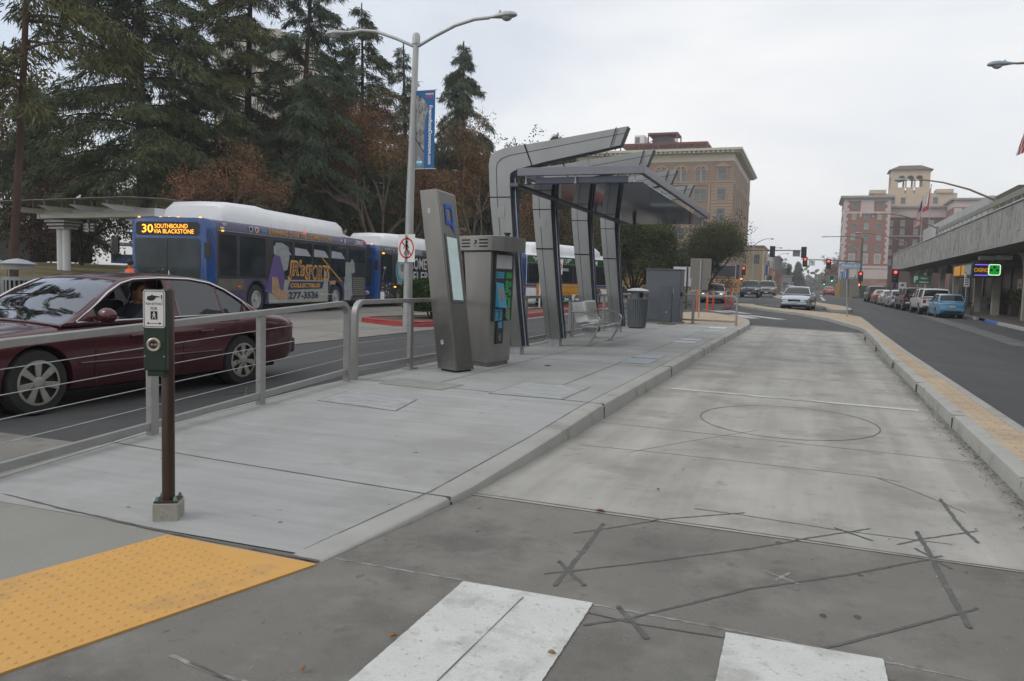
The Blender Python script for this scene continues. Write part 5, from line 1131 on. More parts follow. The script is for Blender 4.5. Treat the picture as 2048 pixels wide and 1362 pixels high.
b = MB(); b.tube([(-.86, -2.60, .60), (-.93, -2.52, .60), (.93, -2.52, .60), (.86, -2.60, .60)], .02, 6)
b = MB(); b.prism([(-.80, .34), (.80, .34), (.80, .58), (-.80, .58)], -2.69, -2.52, 'y'); b.build('rear_bumper', M_maroon, root, bevel=.05)
b = MB(); b.prism([(-.74, .30), (.74, .30), (.74, .52), (-.74, .52)], 2.55, 2.69, 'y'); b.build('front_bumper', M_maroon, root, bevel=.05)
b = MB(); b.box(-.40, .40, 2.58, 2.66, .55, .68); b.build('grille', M_chrome, root, bevel=.01)
for x in (-.35, .3):
    b = MB(); b.tube([(x, 1.22, .945), (x + .25, 1.12, .975), (x + .42, 1.02, 1.02)], .010, 6); b.build('wiper', M_black, root)
M_seat = mat('seat_cloth', (0.035, 0.035, 0.04), 0.9, var=0.1)
for x in (-.42, .42):
    b = MB(); b.prism([(.30, .40), (.28, .56), (-.18, .52), (-.34, 1.12), (-.48, 1.10), (-.32, .40)], x - .27, x + .27, 'x'); st_ = b.build('seat', M_seat, root, bevel=.04)
    b = MB(); b.prism([(-.36, 1.12), (-.34, 1.26), (-.42, 1.27), (-.46, 1.12)], x - .14, x + .14, 'x'); b.build('headrest', M_seat, st_, bevel=.03)
b = MB(); b.prism([(-1.0, .40), (-.6, .50), (-.62, .60), (-1.05, .58), (-1.3, 1.02), (-1.42, .98)], -.72, .72, 'x'); b.build('seat', M_seat, root, bevel=.04)
b = MB(); b.prism([(1.10, .86), (.62, .86), (.60, .70), (1.15, .5)], -.80, .80, 'x'); b.build('dashboard', M_seat, root, bevel=.03)
b = MB(); b.add(*(lambda n_: ([(.42 * 1 + .0 + .19 * math.cos(2 * PI * i / n_), .50 + .07 * math.sin(2 * PI * i / n_), .86 + .17 * math.sin(2 * PI * i / n_)) for i in range(n_)], []))(16))
pts = [(-.40 + .19 * math.cos(2 * PI * i / 20), .50 - .08 * math.sin(2 * PI * i / 20), .84 + .17 * math.sin(2 * PI * i / 20)) for i in range(21)]
b = MB(); b.tube(pts, .014, 6, cap=False); b.build('steering_wheel', M_black, root, smooth=60)
# driver: child-free thing of its own, sits in the car
dM = Matrix.Translation((-8.02, 7.52, 0)) @ RZ(VH)
dr = thing('person', 'person driving the dark red sedan with short dark hair, looking out of the open window', 'person', (-8.13, 7.33, 0), VH)
J = dict(pel=(-.42, -.10, .60), ch=(-.42, -.20, .93), nk=(-.42, -.19, 1.10), hd0=(-.425, -.185, 1.16), hd=(-.43, -.18, 1.22), shl=(-.60, -.16, 1.03), ell=(-.66, .10, .88), wl=(-.58, .36, .95), hl=(-.56, .44, .98), shr=(-.24, -.16, 1.03), elr=(-.18, .10, .86), wr=(-.26, .34, .95), hr=(-.28, .42, .98), kn=(-.30, .40, .62), kl=(-.54, .40, .62), fr=(-.30, .75, .35), fl=(-.54, .75, .35))
E_ = [('pel', 'ch'), ('ch', 'nk'), ('nk', 'hd0'), ('hd0', 'hd'), ('ch', 'shl'), ('shl', 'ell'), ('ell', 'wl'), ('wl', 'hl'), ('ch', 'shr'), ('shr', 'elr'), ('elr', 'wr'), ('wr', 'hr'), ('pel', 'kn'), ('kn', 'fr'), ('pel', 'kl'), ('kl', 'fl')]
R2 = dict(pel=.15, ch=.15, nk=.055, hd0=.07, hd=.09, shl=.06, ell=.045, wl=.03, hl=.038, shr=.06, elr=.045, wr=.03, hr=.038, kn=.08, kl=.08, fr=.05, fl=.05)
M_shirt = mat('dark_shirt', (0.03, 0.035, 0.05), 0.9)
body = person(dr, J, E_, R2, dict(mats=[M_skin, M_shirt], fn=lambda c: 0 if (c.z > 1.10 or c.y > .28 and c.z > .8) else 1), 'body')
HM = T(-.44, -.18, 1.235) @ RZ(PI / 2 * 1.25 + PI - .3 * 0)      # face turned to the near side and back
HMm = T(-.435, -.18, 1.235) @ RZ(-PI / 2 * 0 + 3 * PI / 2 * 1.0)
b = MB(); make_head(b, HMm @ T(0, 0, 0)); b.build('head', M_skin, dr, smooth=80)
b = MB(); b.ball((0, .022, .032), .108, 18, 0, (.80, .93, 1.02), HMm); b.build('hair', M_hair, dr, smooth=80)
for sx in (-1, 1):
    b = MB(); b.ball((sx * .032, -.088, .012), .013, 8, 0, (1.4, .6, .8), HMm); b.build('eye', M_hair, dr); b = MB(); b.ball((sx * .032, -.090, .034), .014, 8, 0, (1.8, .5, .4), HMm); b.build('eyebrow', M_hair, dr)
b = MB(); b.ball((0, -.087, -.062), .02, 8, 0, (1.3, .4, .35), HMm); b.build('mouth', mat('lips', (0.22, 0.08, 0.06), 0.5), dr)

# parked and moving cars
def simple_car(name, label, loc, rz, kind, pm, group=None, **k):
    if kind == 'sedan':
        p = dict(L=4.75, W=1.80, paint=pm, wheels=(1.45, -1.25), wr=.32, top=[(-2.375, .74), (-2.3, .92), (-2.0, .98), (-1.5, 1.0), (0, .93), (1.0, .92), (1.6, .86), (2.1, .74), (2.33, .62), (2.375, .55)],
            roof=[(1.35, .92), (.9, 1.15), (.45, 1.36), (.1, 1.42), (-.5, 1.42), (-.95, 1.34), (-1.4, 1.15), (-1.75, 1.0)], belt=lambda y: .93, ws=(1.28, .40), rg=(-1.0, -1.70), wins=[(.85, -.1, 'front_window'), (-.2, -1.2, 'rear_door_window')], gw=.93, rw=.68)
    elif kind == 'hatch':
        p = dict(L=3.62, W=1.63, paint=pm, wheels=(1.25, -1.05), wr=.30, spokes=5, top=[(-1.81, .78), (-1.78, .92), (-1.6, .98), (0, .96), (.85, .96), (1.3, .90), (1.65, .76), (1.81, .60)],
            plan=[(-1.81, .84), (-1.7, .93), (-1.4, .99), (0, 1.0), (1.2, .96), (1.6, .86), (1.81, .68)],
            roof=[(1.15, .96), (.75, 1.2), (.35, 1.42), (0, 1.49), (-.8, 1.49), (-1.25, 1.42), (-1.5, 1.22), (-1.72, .98)], belt=lambda y: .965, ws=(1.08, .32), rg=(-1.30, -1.66), wins=[(.70, -.35, 'front_window'), (-.45, -1.05, 'rear_side_window')], gw=.93, rw=.74)
    elif kind == 'pickup':
        p = dict(L=5.2, W=1.86, paint=pm, wheels=(1.65, -1.55), wr=.38, spokes=6, floor=.3, top=[(-2.6, 1.06), (-2.5, 1.10), (-1.0, 1.12), (.5, 1.12), (1.2, 1.12), (2.0, 1.08), (2.45, 1.0), (2.6, .8)], low=[(-2.6, .55), (-2.4, .45), (2.4, .42), (2.6, .5)],
            plan=[(-2.6, .93), (-2.45, .97), (-1.5, 1.0), (1.7, 1.0), (2.3, .94), (2.6, .82)],
            roof=[(1.55, 1.12), (1.1, 1.45), (.75, 1.68), (.3, 1.74), (-1.2, 1.76), (-2.2, 1.76), (-2.42, 1.70), (-2.55, 1.14)] if k.get('cap') else [(1.55, 1.12), (1.1, 1.45), (.75, 1.68), (.3, 1.74), (-.4, 1.74), (-.62, 1.66), (-.75, 1.12)],
            belt=lambda y: 1.12, ws=(1.48, .8), rg=(-2.44, -2.53) if k.get('cap') else (-.62, -.72), wins=[(1.0, .25, 'front_window'), (.12, -.6, 'rear_door_window')] + ([(-.85, -2.2, 'cap_window')] if k.get('cap') else []), gw=.95, rw=.78, shoulder=.04)
    elif kind == 'suv':
        p = dict(L=4.7, W=1.90, paint=pm, wheels=(1.42, -1.38), wr=.37, spokes=6, floor=.28, top=[(-2.35, .95), (-2.3, 1.05), (-1.5, 1.08), (.6, 1.06), (1.2, 1.06), (1.9, 1.0), (2.25, .86), (2.35, .7)], low=[(-2.35, .5), (-2.1, .38), (2.1, .36), (2.35, .45)],
            plan=[(-2.35, .88), (-2.2, .95), (-1.5, 1.0), (1.5, .99), (2.1, .92), (2.35, .76)],
            roof=[(1.4, 1.06), (1.0, 1.35), (.65, 1.62), (.3, 1.72), (-1.4, 1.73), (-1.95, 1.68), (-2.15, 1.4), (-2.28, 1.06)], belt=lambda y: 1.07, ws=(1.35, .6), rg=(-2.02, -2.24), wins=[(.9, .05, 'front_window'), (-.08, -1.0, 'rear_door_window'), (-1.1, -1.85, 'cargo_window')], gw=.94, rw=.75)
    elif kind == 'wagon':
        p = dict(L=4.3, W=1.76, paint=pm, wheels=(1.35, -1.2), wr=.31, top=[(-2.15, .80), (-2.1, .96), (-1.9, 1.0), (0, .95), (.95, .95), (1.5, .88), (1.95, .74), (2.15, .56)],
            plan=[(-2.15, .84), (-2.0, .93), (-1.5, .99), (0, 1.0), (1.4, .97), (1.9, .88), (2.15, .7)],
            roof=[(1.3, .95), (.85, 1.2), (.4, 1.42), (.05, 1.50), (-1.0, 1.50), (-1.5, 1.42), (-1.8, 1.22), (-2.05, .99)], belt=lambda y: .96, ws=(1.22, .38), rg=(-1.55, -2.0), wins=[(.8, -.15, 'front_window'), (-.25, -1.05, 'rear_door_window'), (-1.12, -1.5, 'cargo_window')], gw=.93, rw=.72)
    p.update({a: c for a, c in k.items() if a not in ('cap', 'lights')})
    r = car(name, label, 'car' if kind != 'pickup' else 'pickup truck', loc, rz, p, group, far=True)
    L, W = p['L'] / 2, p['W'] / 2
    # rear end
    zt = spl([q[0] for q in p['top']], [q[1] for q in p['top']], -L)
    hz = {'sedan': .82, 'hatch': .80, 'pickup': .92, 'suv': .98, 'wagon': .88}[kind]
    for s in (-1, 1):
        if kind == 'hatch': b = MB(); b.ball((s * .62, -1.76, .80), .085, 14, 0, (1.1, .5, 1.2))
        else: b = MB(); b.box(min(s * (W - .30), s * (W - .11)), max(s * (W - .30), s * (W - .11)), -L - .012, -L + .10, hz - .13, hz + .10)
        b.build('tail_light', M_tail, r, bevel=.02 if kind != 'hatch' else 0)
        zh = {'sedan': .62, 'hatch': .68, 'pickup': .85, 'suv': .82, 'wagon': .68}[kind]
        b = MB(); b.ball((s * (W - .30), L - .14, zh), .18, 14, 0, (1.15, .85, .5)); h_ = b.build('headlight', k.get('lights', M_head), r, smooth=70)
    b = MB(); b.box(-W + .12, W - .12, -L - .07, -L + .12, .38 if kind not in ('pickup', 'suv') else .48, .60 if kind not in ('pickup', 'suv') else .68); b.build('rear_bumper', pm if kind != 'pickup' else M_chrome, r, bevel=.05)
    if kind == 'hatch':
        b = MB(); b.box(-.5, .5, -L - .078, -L - .04, .33, .46); b.build('diffuser', M_trim, r, bevel=.02); b = MB(); b.box(-.16, .16, -L + .03, -L + .005 + .06, .90, .93); b.build('tailgate_bar', M_chrome, r, bevel=.01)
    b = MB(); b.box(-.17, .17, -L - .018 - (.06 if kind == 'pickup' else 0), -L + .04, hz - .14, hz - .02); b.build('number_plate', M_plateW, r)
    b = MB(); b.box(-W + .14, W - .14, L - .14, L + .06, .30 if kind not in ('pickup', 'suv') else .45, .46 if kind not in ('pickup', 'suv') else .62); b.build('front_bumper', pm, r, bevel=.05)
    zg = {'sedan': .60, 'hatch': .5, 'pickup': .78, 'suv': .76, 'wagon': .6}[kind]
    b = MB(); b.box(-.36, .36, L - .10, L + .03, zg - .08, zg + .05); b.build('grille', M_trim, r, bevel=.02)
    b = MB(); b.box(-.40, .40, L + .02, L + .075, .26 if kind not in ('pickup', 'suv') else .42, .32 if kind not in ('pickup', 'suv') else .48); b.build('air_intake', M_trim, r, bevel=.02)
    b = MB(); b.box(-.16, .16, L + .05, L + .08, .42, .53); b.build('number_plate', M_plateW, r)
    mirrors(r, W * .93, p['ws'][0] - .35, p['belt'](0) + .08, pm if kind != 'pickup' else M_trim, .9 if kind != 'pickup' else 1.2)
    return r
M_silver = paint('silver_paint', (0.38, 0.43, 0.50), 0.25, 0.5); M_wcar = paint('white_car_paint', (0.60, 0.61, 0.62), 0.25, 0.0); M_bcar = paint('black_car_paint', (0.016, 0.018, 0.022), 0.2, 0.2)
M_lblue = paint('light_blue_paint', (0.11, 0.30, 0.48), 0.25, 0.1); M_redc = paint('red_car_paint', (0.28, 0.035, 0.025), 0.25, 0.2); M_greyc = paint('grey_car_paint', (0.15, 0.15, 0.16), 0.25, 0.4); M_tan = paint('bronze_paint', (0.18, 0.16, 0.14), 0.25, 0.4)
KP_ = 'cars parked along the arcade kerb'
g = lambda x, y: (x, y, gz(x, y))
simple_car('hatchback_car', 'light blue small hatchback parked nearest at the arcade kerb', g(8.1, 57.6), 0.06, 'hatch', M_lblue, KP_)
simple_car('pickup_truck', 'white pickup with a rear canopy parked in front of the light blue hatchback', g(7.75, 62.8), 0.05, 'pickup', M_wcar, KP_, cap=True)
simple_car('pickup_truck', 'dark pickup parked between the white pickup and the silver wagon', g(7.35, 69.6), 0.05, 'pickup', M_bcar, KP_, cap=True)
simple_car('wagon_car', 'silver wagon parked behind the dark pickup', g(6.95, 75.8), 0.05, 'wagon', M_silver, KP_)
simple_car('sedan_car', 'pale grey sedan parked beside the red one', g(6.8, 81.2), 0.05, 'sedan', paint('pale_grey_paint', (0.42, 0.42, 0.43)), KP_)
simple_car('sedan_car', 'red sedan in the row of parked cars', g(6.55, 86.6), 0.05, 'sedan', M_redc, KP_)
simple_car('suv_car', 'black SUV farthest in the row parked along the arcade', g(6.3, 93.0), 0.05, 'suv', M_bcar, KP_)
sv = simple_car('sedan_car', 'silver blue sedan turning left between the islands with its signal on', g(-.75, 51.0 + 2.6), PI - 0.10, 'sedan', M_silver)
b = MB(); b.ball((.66, 2.26, .62), .10, 12, 0, (1, .7, .6)); b.build('turn_signal', glow('signal_orange', (1.0, 0.42, 0.02), 2.5), sv)
dk = simple_car('sedan_car', 'dark sedan with lit headlights behind the orange posts', g(-6.9, 62.0), PI + 0.03, 'sedan', M_greyc)
for s in (-1, 1):
    b = MB(); b.ball((s * .62, 2.30, .63), .11, 12, 0, (1.2, .6, .7)); b.build('headlight_glow', glow('headlight_warm', (1.0, 0.72, 0.35), 3.0), dk)
simple_car('suv_car', 'dark SUV waiting at the far junction beside the silver sedan', g(-5.9, 85.0), PI + 0.02, 'suv', paint('navy_paint', (0.03, 0.04, 0.06)))
simple_car('suv_car', 'dark vehicle half hidden behind the waiting dark SUV', g(-4.6, 92.0), PI, 'suv', M_tan)
simple_car('sedan_car', 'small white car on the far side of the junction', g(-8.3, 140.0), PI, 'sedan', M_wcar)
simple_car('sedan_car', 'silver car far down the street beyond the junction', g(-3.6, 150.0), PI, 'wagon', M_silver)
simple_car('sedan_car', 'reddish car driving away far down the street', g(2.6, 140.0), 0, 'sedan', M_redc)
simple_car('sedan_car', 'grey car parked far down the right side of the street', g(7.6, 150.0), 0, 'suv', M_greyc)
simple_car('wagon_car', 'pale car parked farther down the right side of the street', g(6.6, 175.0), 0, 'wagon', M_silver)
# ---------------------------------------------------------------- buses
M_bb = mat('bus_blue', (0.010, 0.065, 0.24), 0.25, var=0.06, coat=0.6); M_bw = mat('bus_white', (0.80, 0.82, 0.84), 0.35, var=0.04, scale=2); M_bk = mat('bus_black', (0.02, 0.021, 0.026), 0.3, var=0.15)
M_purple = mat('wrap_purple', (0.058, 0.048, 0.115), 0.35, var=0.06); M_gold = mat('wrap_gold', (0.55, 0.29, 0.03), 0.4, var=0.1); M_navy = mat('wrap_navy', (0.025, 0.02, 0.085), 0.4)
M_crowd = mat('wrap_crowd', (0.30, 0.325, 0.28), 0.4, var=0.12, scale=0.6, var2=0.30, scale2=28)
M_cgrey = mat('wrap_silver', (0.26, 0.29, 0.30), 0.4, var=0.25, scale=6)
M_bglass = mat('bus_glass', (0.020, 0.026, 0.030), 0.06, var=0.25, scale=1.5, spec=0.12)
M_wshield = mat('bus_windscreen', (0.030, 0.042, 0.045), 0.05, var=0.5, scale=0.8, spec=0.35)
BH = 2.92
def bus(name, label, loc, rz, style, L=9.9):
    """local: origin ground centre front; +y runs back; x right. Shown side is +x"""
    r = thing(name, label, 'bus', loc, rz)
    W = 1.27
    # body: plan with rounded front, cross-section with rounded roof edge
    st = [(0.0, .80), (0.06, .93), (0.16, .98), (0.35, 1.0), (L - .15, 1.0), (L - .04, .985), (L, .95)]
    def ringp(k, y):
        w = W * k; e = .02 if y < .1 else 0
        return [(0, y, .32), (w * .97, y, .32), (w, y, .40), (w, y, 1.2), (w, y, 2.62), (w * .99, y, 2.76), (w * .95, y, 2.86), (w * .85, y, BH), (0, y, BH + .03), (-w * .85, y, BH), (-w * .95, y, 2.86), (-w * .99, y, 2.76), (-w, y, 2.62), (-w, y, 1.2), (-w, y, .40), (-w * .97, y, .32)]
    vs = []; 
    for y, k in st: vs += ringp(k, y)
    n = 16; b = MB(); b.add(vs, [(i * n + j, i * n + (j + 1) % n, (i + 1) * n + (j + 1) % n, (i + 1) * n + j) for i in range(len(st) - 1) for j in range(n)] + [tuple(range(n))[::-1], tuple(range((len(st) - 1) * n, len(st) * n))])
    bodym = {'sports': M_purple, 'black': M_bk, 'white': M_bw}[style]
    body = b.build('body', bodym, r, smooth=0); recalc(body)
    kk = L / 9.9; fw, rw_ = 2.3 * kk, 7.35 * kk; c = MB()
    for y in (fw, rw_):
        for s in (-1, 1): c.cyl((s * (W - .35), y, .5), (s * (W + .2), y, .5), .60, 32)
    boolean(body, c); finish(body, 30)
    for y in (fw, rw_):
        for s in (-1, 1):
            b = MB(); b.cyl((s * (W - .37), y, .5), (s * (W - .352), y, .5), .60, 24); b.build('wheel_well', M_dark, r)
            wheel(r, s * (W - .02), y, .49, .28, s, 0, M_galv if style != 'black' else M_alloy, .58)
            b = MB(); b.add([(s * (W + .004), y + .60 * q * math.cos(a), .5 + .60 * q * math.sin(a)) for q in (1.0, 1.09) for a in [PI * i / 20 for i in range(21)]], [(i, i + 1, 21 + i + 1, 21 + i) for i in range(20)]); b.build('arch_trim', M_black, r, smooth=0)
    X = W + .004; MS = Matrix(((0, 0, 1, X), (kk, 0, 0, 0), (0, 1, 0, 0), (0, 0, 0, 1)))    # local (u along +y, v up) on the +x side
    def sq(u0, u1, v0, v1, name_, m, rad=.0, lift=0.0, parent=r):
        b = MB(); P = rrect(u1 - u0, v1 - v0, rad, 4, (u0 + u1) / 2, (v0 + v1) / 2) if rad else [(u0, v0), (u1, v0), (u1, v1), (u0, v1)]
        b.prism(P, lift - .004, lift + .002, 'z', 0, MS); return b.build(name_, m, parent, smooth=0)
    # roof fairing with the gas tanks
    f0, f1 = 1.15, L - 1.9
    secs = [(f0, .62, .02), (f0 + .08, .86, .48), (f0 + .40, .93, .64), (f0 + 2.1, .95, .68), (f0 + 2.7, 1.0, .62), (f1 - .4, 1.0, .58), (f1 - .05, .95, .46), (f1, .9, .04)]
    vs = []; nn = 9
    for y, kx, h in secs:
        w = 1.12 * kx; vs += [(w, y, BH - .02), (w, y, BH + h * .35), (w * .95, y, BH + h * .75), (w * .82, y, BH + h * .96), (0, y, BH + h), (-w * .82, y, BH + h * .96), (-w * .95, y, BH + h * .75), (-w, y, BH + h * .35), (-w, y, BH - .02)]
    b = MB(); b.add(vs, [(i * nn + j, i * nn + j + 1, (i + 1) * nn + j + 1, (i + 1) * nn + j)[::-1] for i in range(len(secs) - 1) for j in range(nn - 1)] + [tuple(range(nn)), tuple(range(7 * nn, 8 * nn))[::-1]]); fa = b.build('roof_fairing', M_bw, r, smooth=40)
    for y in (f0 + 2.72, (f0 + 2.7 + f1) / 2): b = MB(); b.add([(1.13, y, BH + .02), (1.13, y + .015, BH + .02), (1.075, y + .015, BH + .36), (1.075, y, BH + .36)], [(0, 1, 2, 3)]); b.build('fairing_seam', M_plate, fa)
    b = MB(); b.tube([(.75, L - 1.1, BH), (.75, L - 1.1, BH + .22), (.75, L - .95, BH + .32)], .055, 10); b.build('exhaust', mat('rusty_pipe', (0.16, 0.10, 0.08), 0.7), r)
    b = MB(); b.prism([(L - 1.9, BH), (L - .4, BH), (L - 1.85, BH + .18)], -.9, .9, 'x'); b.build('rear_fairing', M_bw, r)
    # front: corner colour, destination sign, windscreen
    MFr = Matrix(((-1, 0, 0, 0), (0, 0, -1, -.004), (0, 1, 0, 0), (0, 0, 0, 1)))     # front face: u to viewer's right = -x ... faces -y
    MFr = Matrix(((1, 0, 0, 0), (0, 0, -1, -.006), (0, 1, 0, 0), (0, 0, 0, 1)))
    fr = MB(); vs = []
    fst = [(-.02, .80), (.04, .935), (.14, .988), (.36, 1.006)]
    for y, k in fst:
        w = W * k + .004; vs += [(w, y, .36), (w, y, 1.2), (w, y, 2.62), (w * .99, y, 2.765), (w * .95, y, 2.87), (w * .85, y, BH + .008), (-w * .85, y, BH + .008), (-w * .95, y, 2.87), (-w * .99, y, 2.765), (-w, y, 2.62), (-w, y, 1.2), (-w, y, .36)]
    q = 12; fr.add(vs, [(i * q + j, i * q + j + 1, (i + 1) * q + j + 1, (i + 1) * q + j) for i in range(3) for j in range(q - 1)] + [tuple(range(q))]); frm = fr.build('front_shell', M_bb, r, smooth=0); recalc(frm); finish(frm, 30)
    def fq(u0, u1, v0, v1, nm, m, rad, y=-.03, parent=frm):
        b = MB(); b.prism(rrect(u1 - u0, v1 - v0, rad, 5, (u0 + u1) / 2, (v0 + v1) / 2), 0, .012, 'z', 0, Matrix(((1, 0, 0, 0), (0, 0, -1, y + .012), (0, 1, 0, 0), (0, 0, 0, 1)))); return b.build(nm, m, parent)
    ds = fq(-1.02, 1.02, 2.40, 2.80, 'destination_sign', M_black, .10)
    ws = fq(-1.04, 1.04, 1.02, 2.32, 'windscreen', M_wshield, .10)
    b = MB(); b.box(-.012, .012, -.022, -.018 - .012, 1.04, 2.30); b.build('windscreen_divider', M_trim, ws)
    fq(-1.0, 1.0, .42, .92, 'lower_panel', M_bb, .06)
    for s in (-1, 1): b = MB(); b.ball((s * .82, -.03, .68), .11, 14, 0, (1.2, .4, 1)); b.build('headlight', M_head, frm)
    b = MB(); b.box(-1.15, 1.15, -.14, .02, .33, .50); b.build('front_bumper', M_black, r, bevel=.03)
    for x in (-.98, -.28, 0, .28, .98): b = MB(); b.ball((x, .07, BH + .02), .038, 8, 0, (1.3, .8, .7)); b.build('marker_light', glow('marker_amber', (1.0, 0.28, 0.02), 3.0), frm)
    b = MB(); b.tube([(1.22, .15, 2.5), (1.38, -.12, 2.45), (1.40, -.18, 2.2)], .022, 6); b.box(1.30, 1.48, -.24, -.16, 1.75, 2.2); b.build('mirror', M_black, r, bevel=.02)
    b = MB(); b.tube([(-1.22, .15, 2.45), (-1.40, -.2, 2.5), (-1.46, -.30, 2.3)], .022, 6); b.box(-1.56, -1.36, -.36, -.28, 1.85, 2.3); b.build('mirror', M_black, r, bevel=.02)
    # side (laid out for a 9.9 m body, stretched with it)
    L, fw, rw_ = 9.9, 2.3, 7.35
    led = glow('led_amber', (1.0, 0.40, 0.02), 2.0)
    if style == 'sports':
        MD = Matrix(((1, 0, 0, 0), (0, 0, -1, -.032), (0, 1, 0, 0), (0, 0, 0, 1)))
        b = MB(); b.text('30', MD @ T(-.64, 2.60, 0), w=.36, h=.25, bold=.01); b.text('SOUTHBOUND', MD @ T(.12, 2.675, 0), w=1.06, h=.125, bold=.0); b.text('VIA BLACKSTONE', MD @ T(.20, 2.52, 0), w=1.28, h=.125, bold=.0); b.build('led_text', led, ds, smooth=0)
        sq(.40, L - .12, 2.60, 2.612, 'rub_rail', M_galv, lift=.004)
        sq(.42, L - .05, 1.16, 2.585, 'window_band', M_bk)
        band = [(.50, .80), (.85, 1.28)]
        sq(.50, 1.28, 1.25, 2.50, 'driver_window', M_bglass, .06, .004); sq(1.45, 2.75, 1.22, 2.50, 'side_window', M_bglass, .06, .004)
        w0 = 3.15; ww = (L - 1.75 - w0) / 4
        for i in range(4): o = sq(w0 + ww * i + .03, w0 + ww * (i + 1) - .10, 1.30, 2.48, 'side_window', M_bglass, .06, .004)
        for i in range(4):
            b = MB(); u = w0 + ww * i + .05; w_ = ww - .2; b.poly([(u, 2.02, .0075), (u + w_, 2.02, .0075), (u + w_ * .72, 2.26, .0075), (u, 2.30, .0075)], 0, MS); b.build('far_side_light', mat('seen_through', (0.36, 0.38, 0.42), 0.3), r, smooth=0)
        sq(L - 1.55, L - .2, 1.9, 2.48, 'rear_side_panel', M_bglass, .04, .004)
        for i in range(9): sq(L - 1.25, L - .22, .52 + .085 * i + .03, .575 + .085 * i + .03, 'vent_slat', mat('vent_grey', (0.16, 0.15, 0.13), 0.5), 0, .010)
        sq(L - 1.35, L - .15, .48, 1.40, 'engine_grille', M_bk, 0, .002)
        sq(2.95, rw_ - .64, .34, 1.15, 'wrap_lower', M_crowd); sq(.42, 1.68, .80, 1.15, 'wrap_front', mat('wrap_dark_crowd', (0.09, 0.085, 0.06), 0.5, var=0.3, var2=0.5, scale2=40), 0); sq(rw_ + .64, L - 1.38, .36, 1.9, 'wrap_rear', M_crowd, 0, .002)
        sq(rw_ - .9, rw_ - .6, 1.1, 1.5, 'wrap_crowd', M_crowd, 0, .0075)
        b = MB(); b.poly([(2.7, .75, .009), (2.95, 1.3, .009), (3.20, 1.95, .009), (3.42, 2.08, .009), (3.75, 1.7, .009), (3.85, 1.2, .009), (3.75, .75, .009), (3.2, .66, .009)], 0, MS); pl = b.build('player_jersey', mat('jersey_purple', (0.085, 0.055, 0.21), 0.5, var=0.15, scale=3), r, smooth=0)
        b = MB(); b.poly([(3.25, 2.0, .0100), (3.30, 2.40, .0100), (3.62, 2.42, .0100), (4.05, 2.30, .0100), (4.12, 1.95, .0100), (4.0, 1.50, .0100), (3.78, 1.45, .0100), (3.55, 1.95, .0100)], 0, MS); b.build('player_helmet', M_cgrey, r, smooth=0); b = MB(); b.poly([(L - 1.6, 1.40, .010), (L - 1.5, 1.85, .010), (L - 1.35, 2.05, .010), (L - 1.15, 1.95, .010), (L - 1.05, 1.5, .010)], 0, MS); b.build('player_helmet', M_cgrey, r, smooth=0); b = MB(); b.poly([(rw_ + .55, .9, .0095), (rw_ + .7, 1.35, .0095), (L - 1.35, 1.45, .0095), (L - 1.25, .5, .0095), (rw_ + .75, .45, .0095)], 0, MS)
        b.build('player_trousers', M_cgrey, r, smooth=0)
        b = MB(); b.poly([(3.12, 1.25, .0105), (3.42, 1.22, .0105), (3.55, .85, .0105), (4.05, .62, .0105), (4.15, .50, .0105), (3.5, .45, .0105), (3.1, .70, .0105)], 0, MS); b.build('player_arm', mat('arm_tan', (0.36, 0.22, 0.12), 0.6, var=0.2, scale=4), r, smooth=0); b = MB(); b.poly([(rw_ - .55, 1.12, .0105), (rw_ - .05, 1.15, .0105), (rw_ - .1, .98, .0105), (rw_ - .5, 1.0, .0105)], 0, MS); b.build('player_arm', mat('arm_tan', (0.36, 0.22, 0.12), 0.6, var=0.2, scale=4), r, smooth=0)
        b = MB(); b.poly([(rw_ - 1.25, 2.08, .0105), (rw_ - 1.18, 2.08, .0105), (rw_ + .42, 1.12, .0105), (rw_ + .34, 1.10, .0105)], 0, MS); b.build('bat', M_gold, r, smooth=0)
        b = MB(); b.text("RAMMING OVER THE COMPETITION!", MS @ T(4.95, 2.745, .004), w=4.0, h=.19, bold=.02); b.build('lettering', M_gold, r, smooth=0)
        c0, c1 = 4.05, rw_ - .75; cm = (c0 + c1) / 2
        # stacked script: thick gold underlay, navy letters above
        b = MB(); b.text("JR's", MS @ T(4.55, 1.50, .0155), w=1.08, h=.74, bold=.06, shear=.15); b.text('SPORTS', MS @ T(5.95, 1.44, .0155), w=1.70, h=.58, bold=.05, shear=.12); b.text('COLLECTIBLES', MS @ T(5.15, .955, .0175), w=1.95, h=.155, bold=.04, shear=.1)
        b.build('lettering', M_gold, r, smooth=0)
        b = MB(); b.text("JR's", MS @ T(4.55, 1.50, .0175), w=.93, h=.57, bold=.005, shear=.15); b.text('SPORTS', MS @ T(5.95, 1.44, .0175), w=1.52, h=.43, bold=.005, shear=.12)
        b.poly([(4.02, .80, .0145), (6.28, .84, .0145), (6.42, 1.10, .0145), (4.16, 1.10, .0145)], 0, MS); b.text('277-3536', MS @ T(5.05, .60, .013), w=1.95, h=.27, bold=.035); b.build('lettering', M_navy, r, smooth=0)
        b = MB(); b.text('1111 W. Herndon Ave, Clovis', MS @ T(3.45, .42, .013), w=1.05, h=.07, bold=.02); b.text('5048 N. Blackstone Ave.', MS @ T(6.62, .62, .013), w=.9, h=.06, bold=.02)
        b.text('FAX', MS @ T(L - .62, 2.74, .004), w=.52, h=.17, bold=.05, shear=.25); b.text('907', MS @ T(.72, 2.80, .004), w=.20, h=.09, bold=.02); b.box(.52, .70, 2.66, 2.72, .003, .005, 0, MS)
        for i in range(4): b.box(L - 1.18 + .05 * i, L - .86, 2.66 + .05 * i, 2.68 + .05 * i, .003, .006, 0, MS)
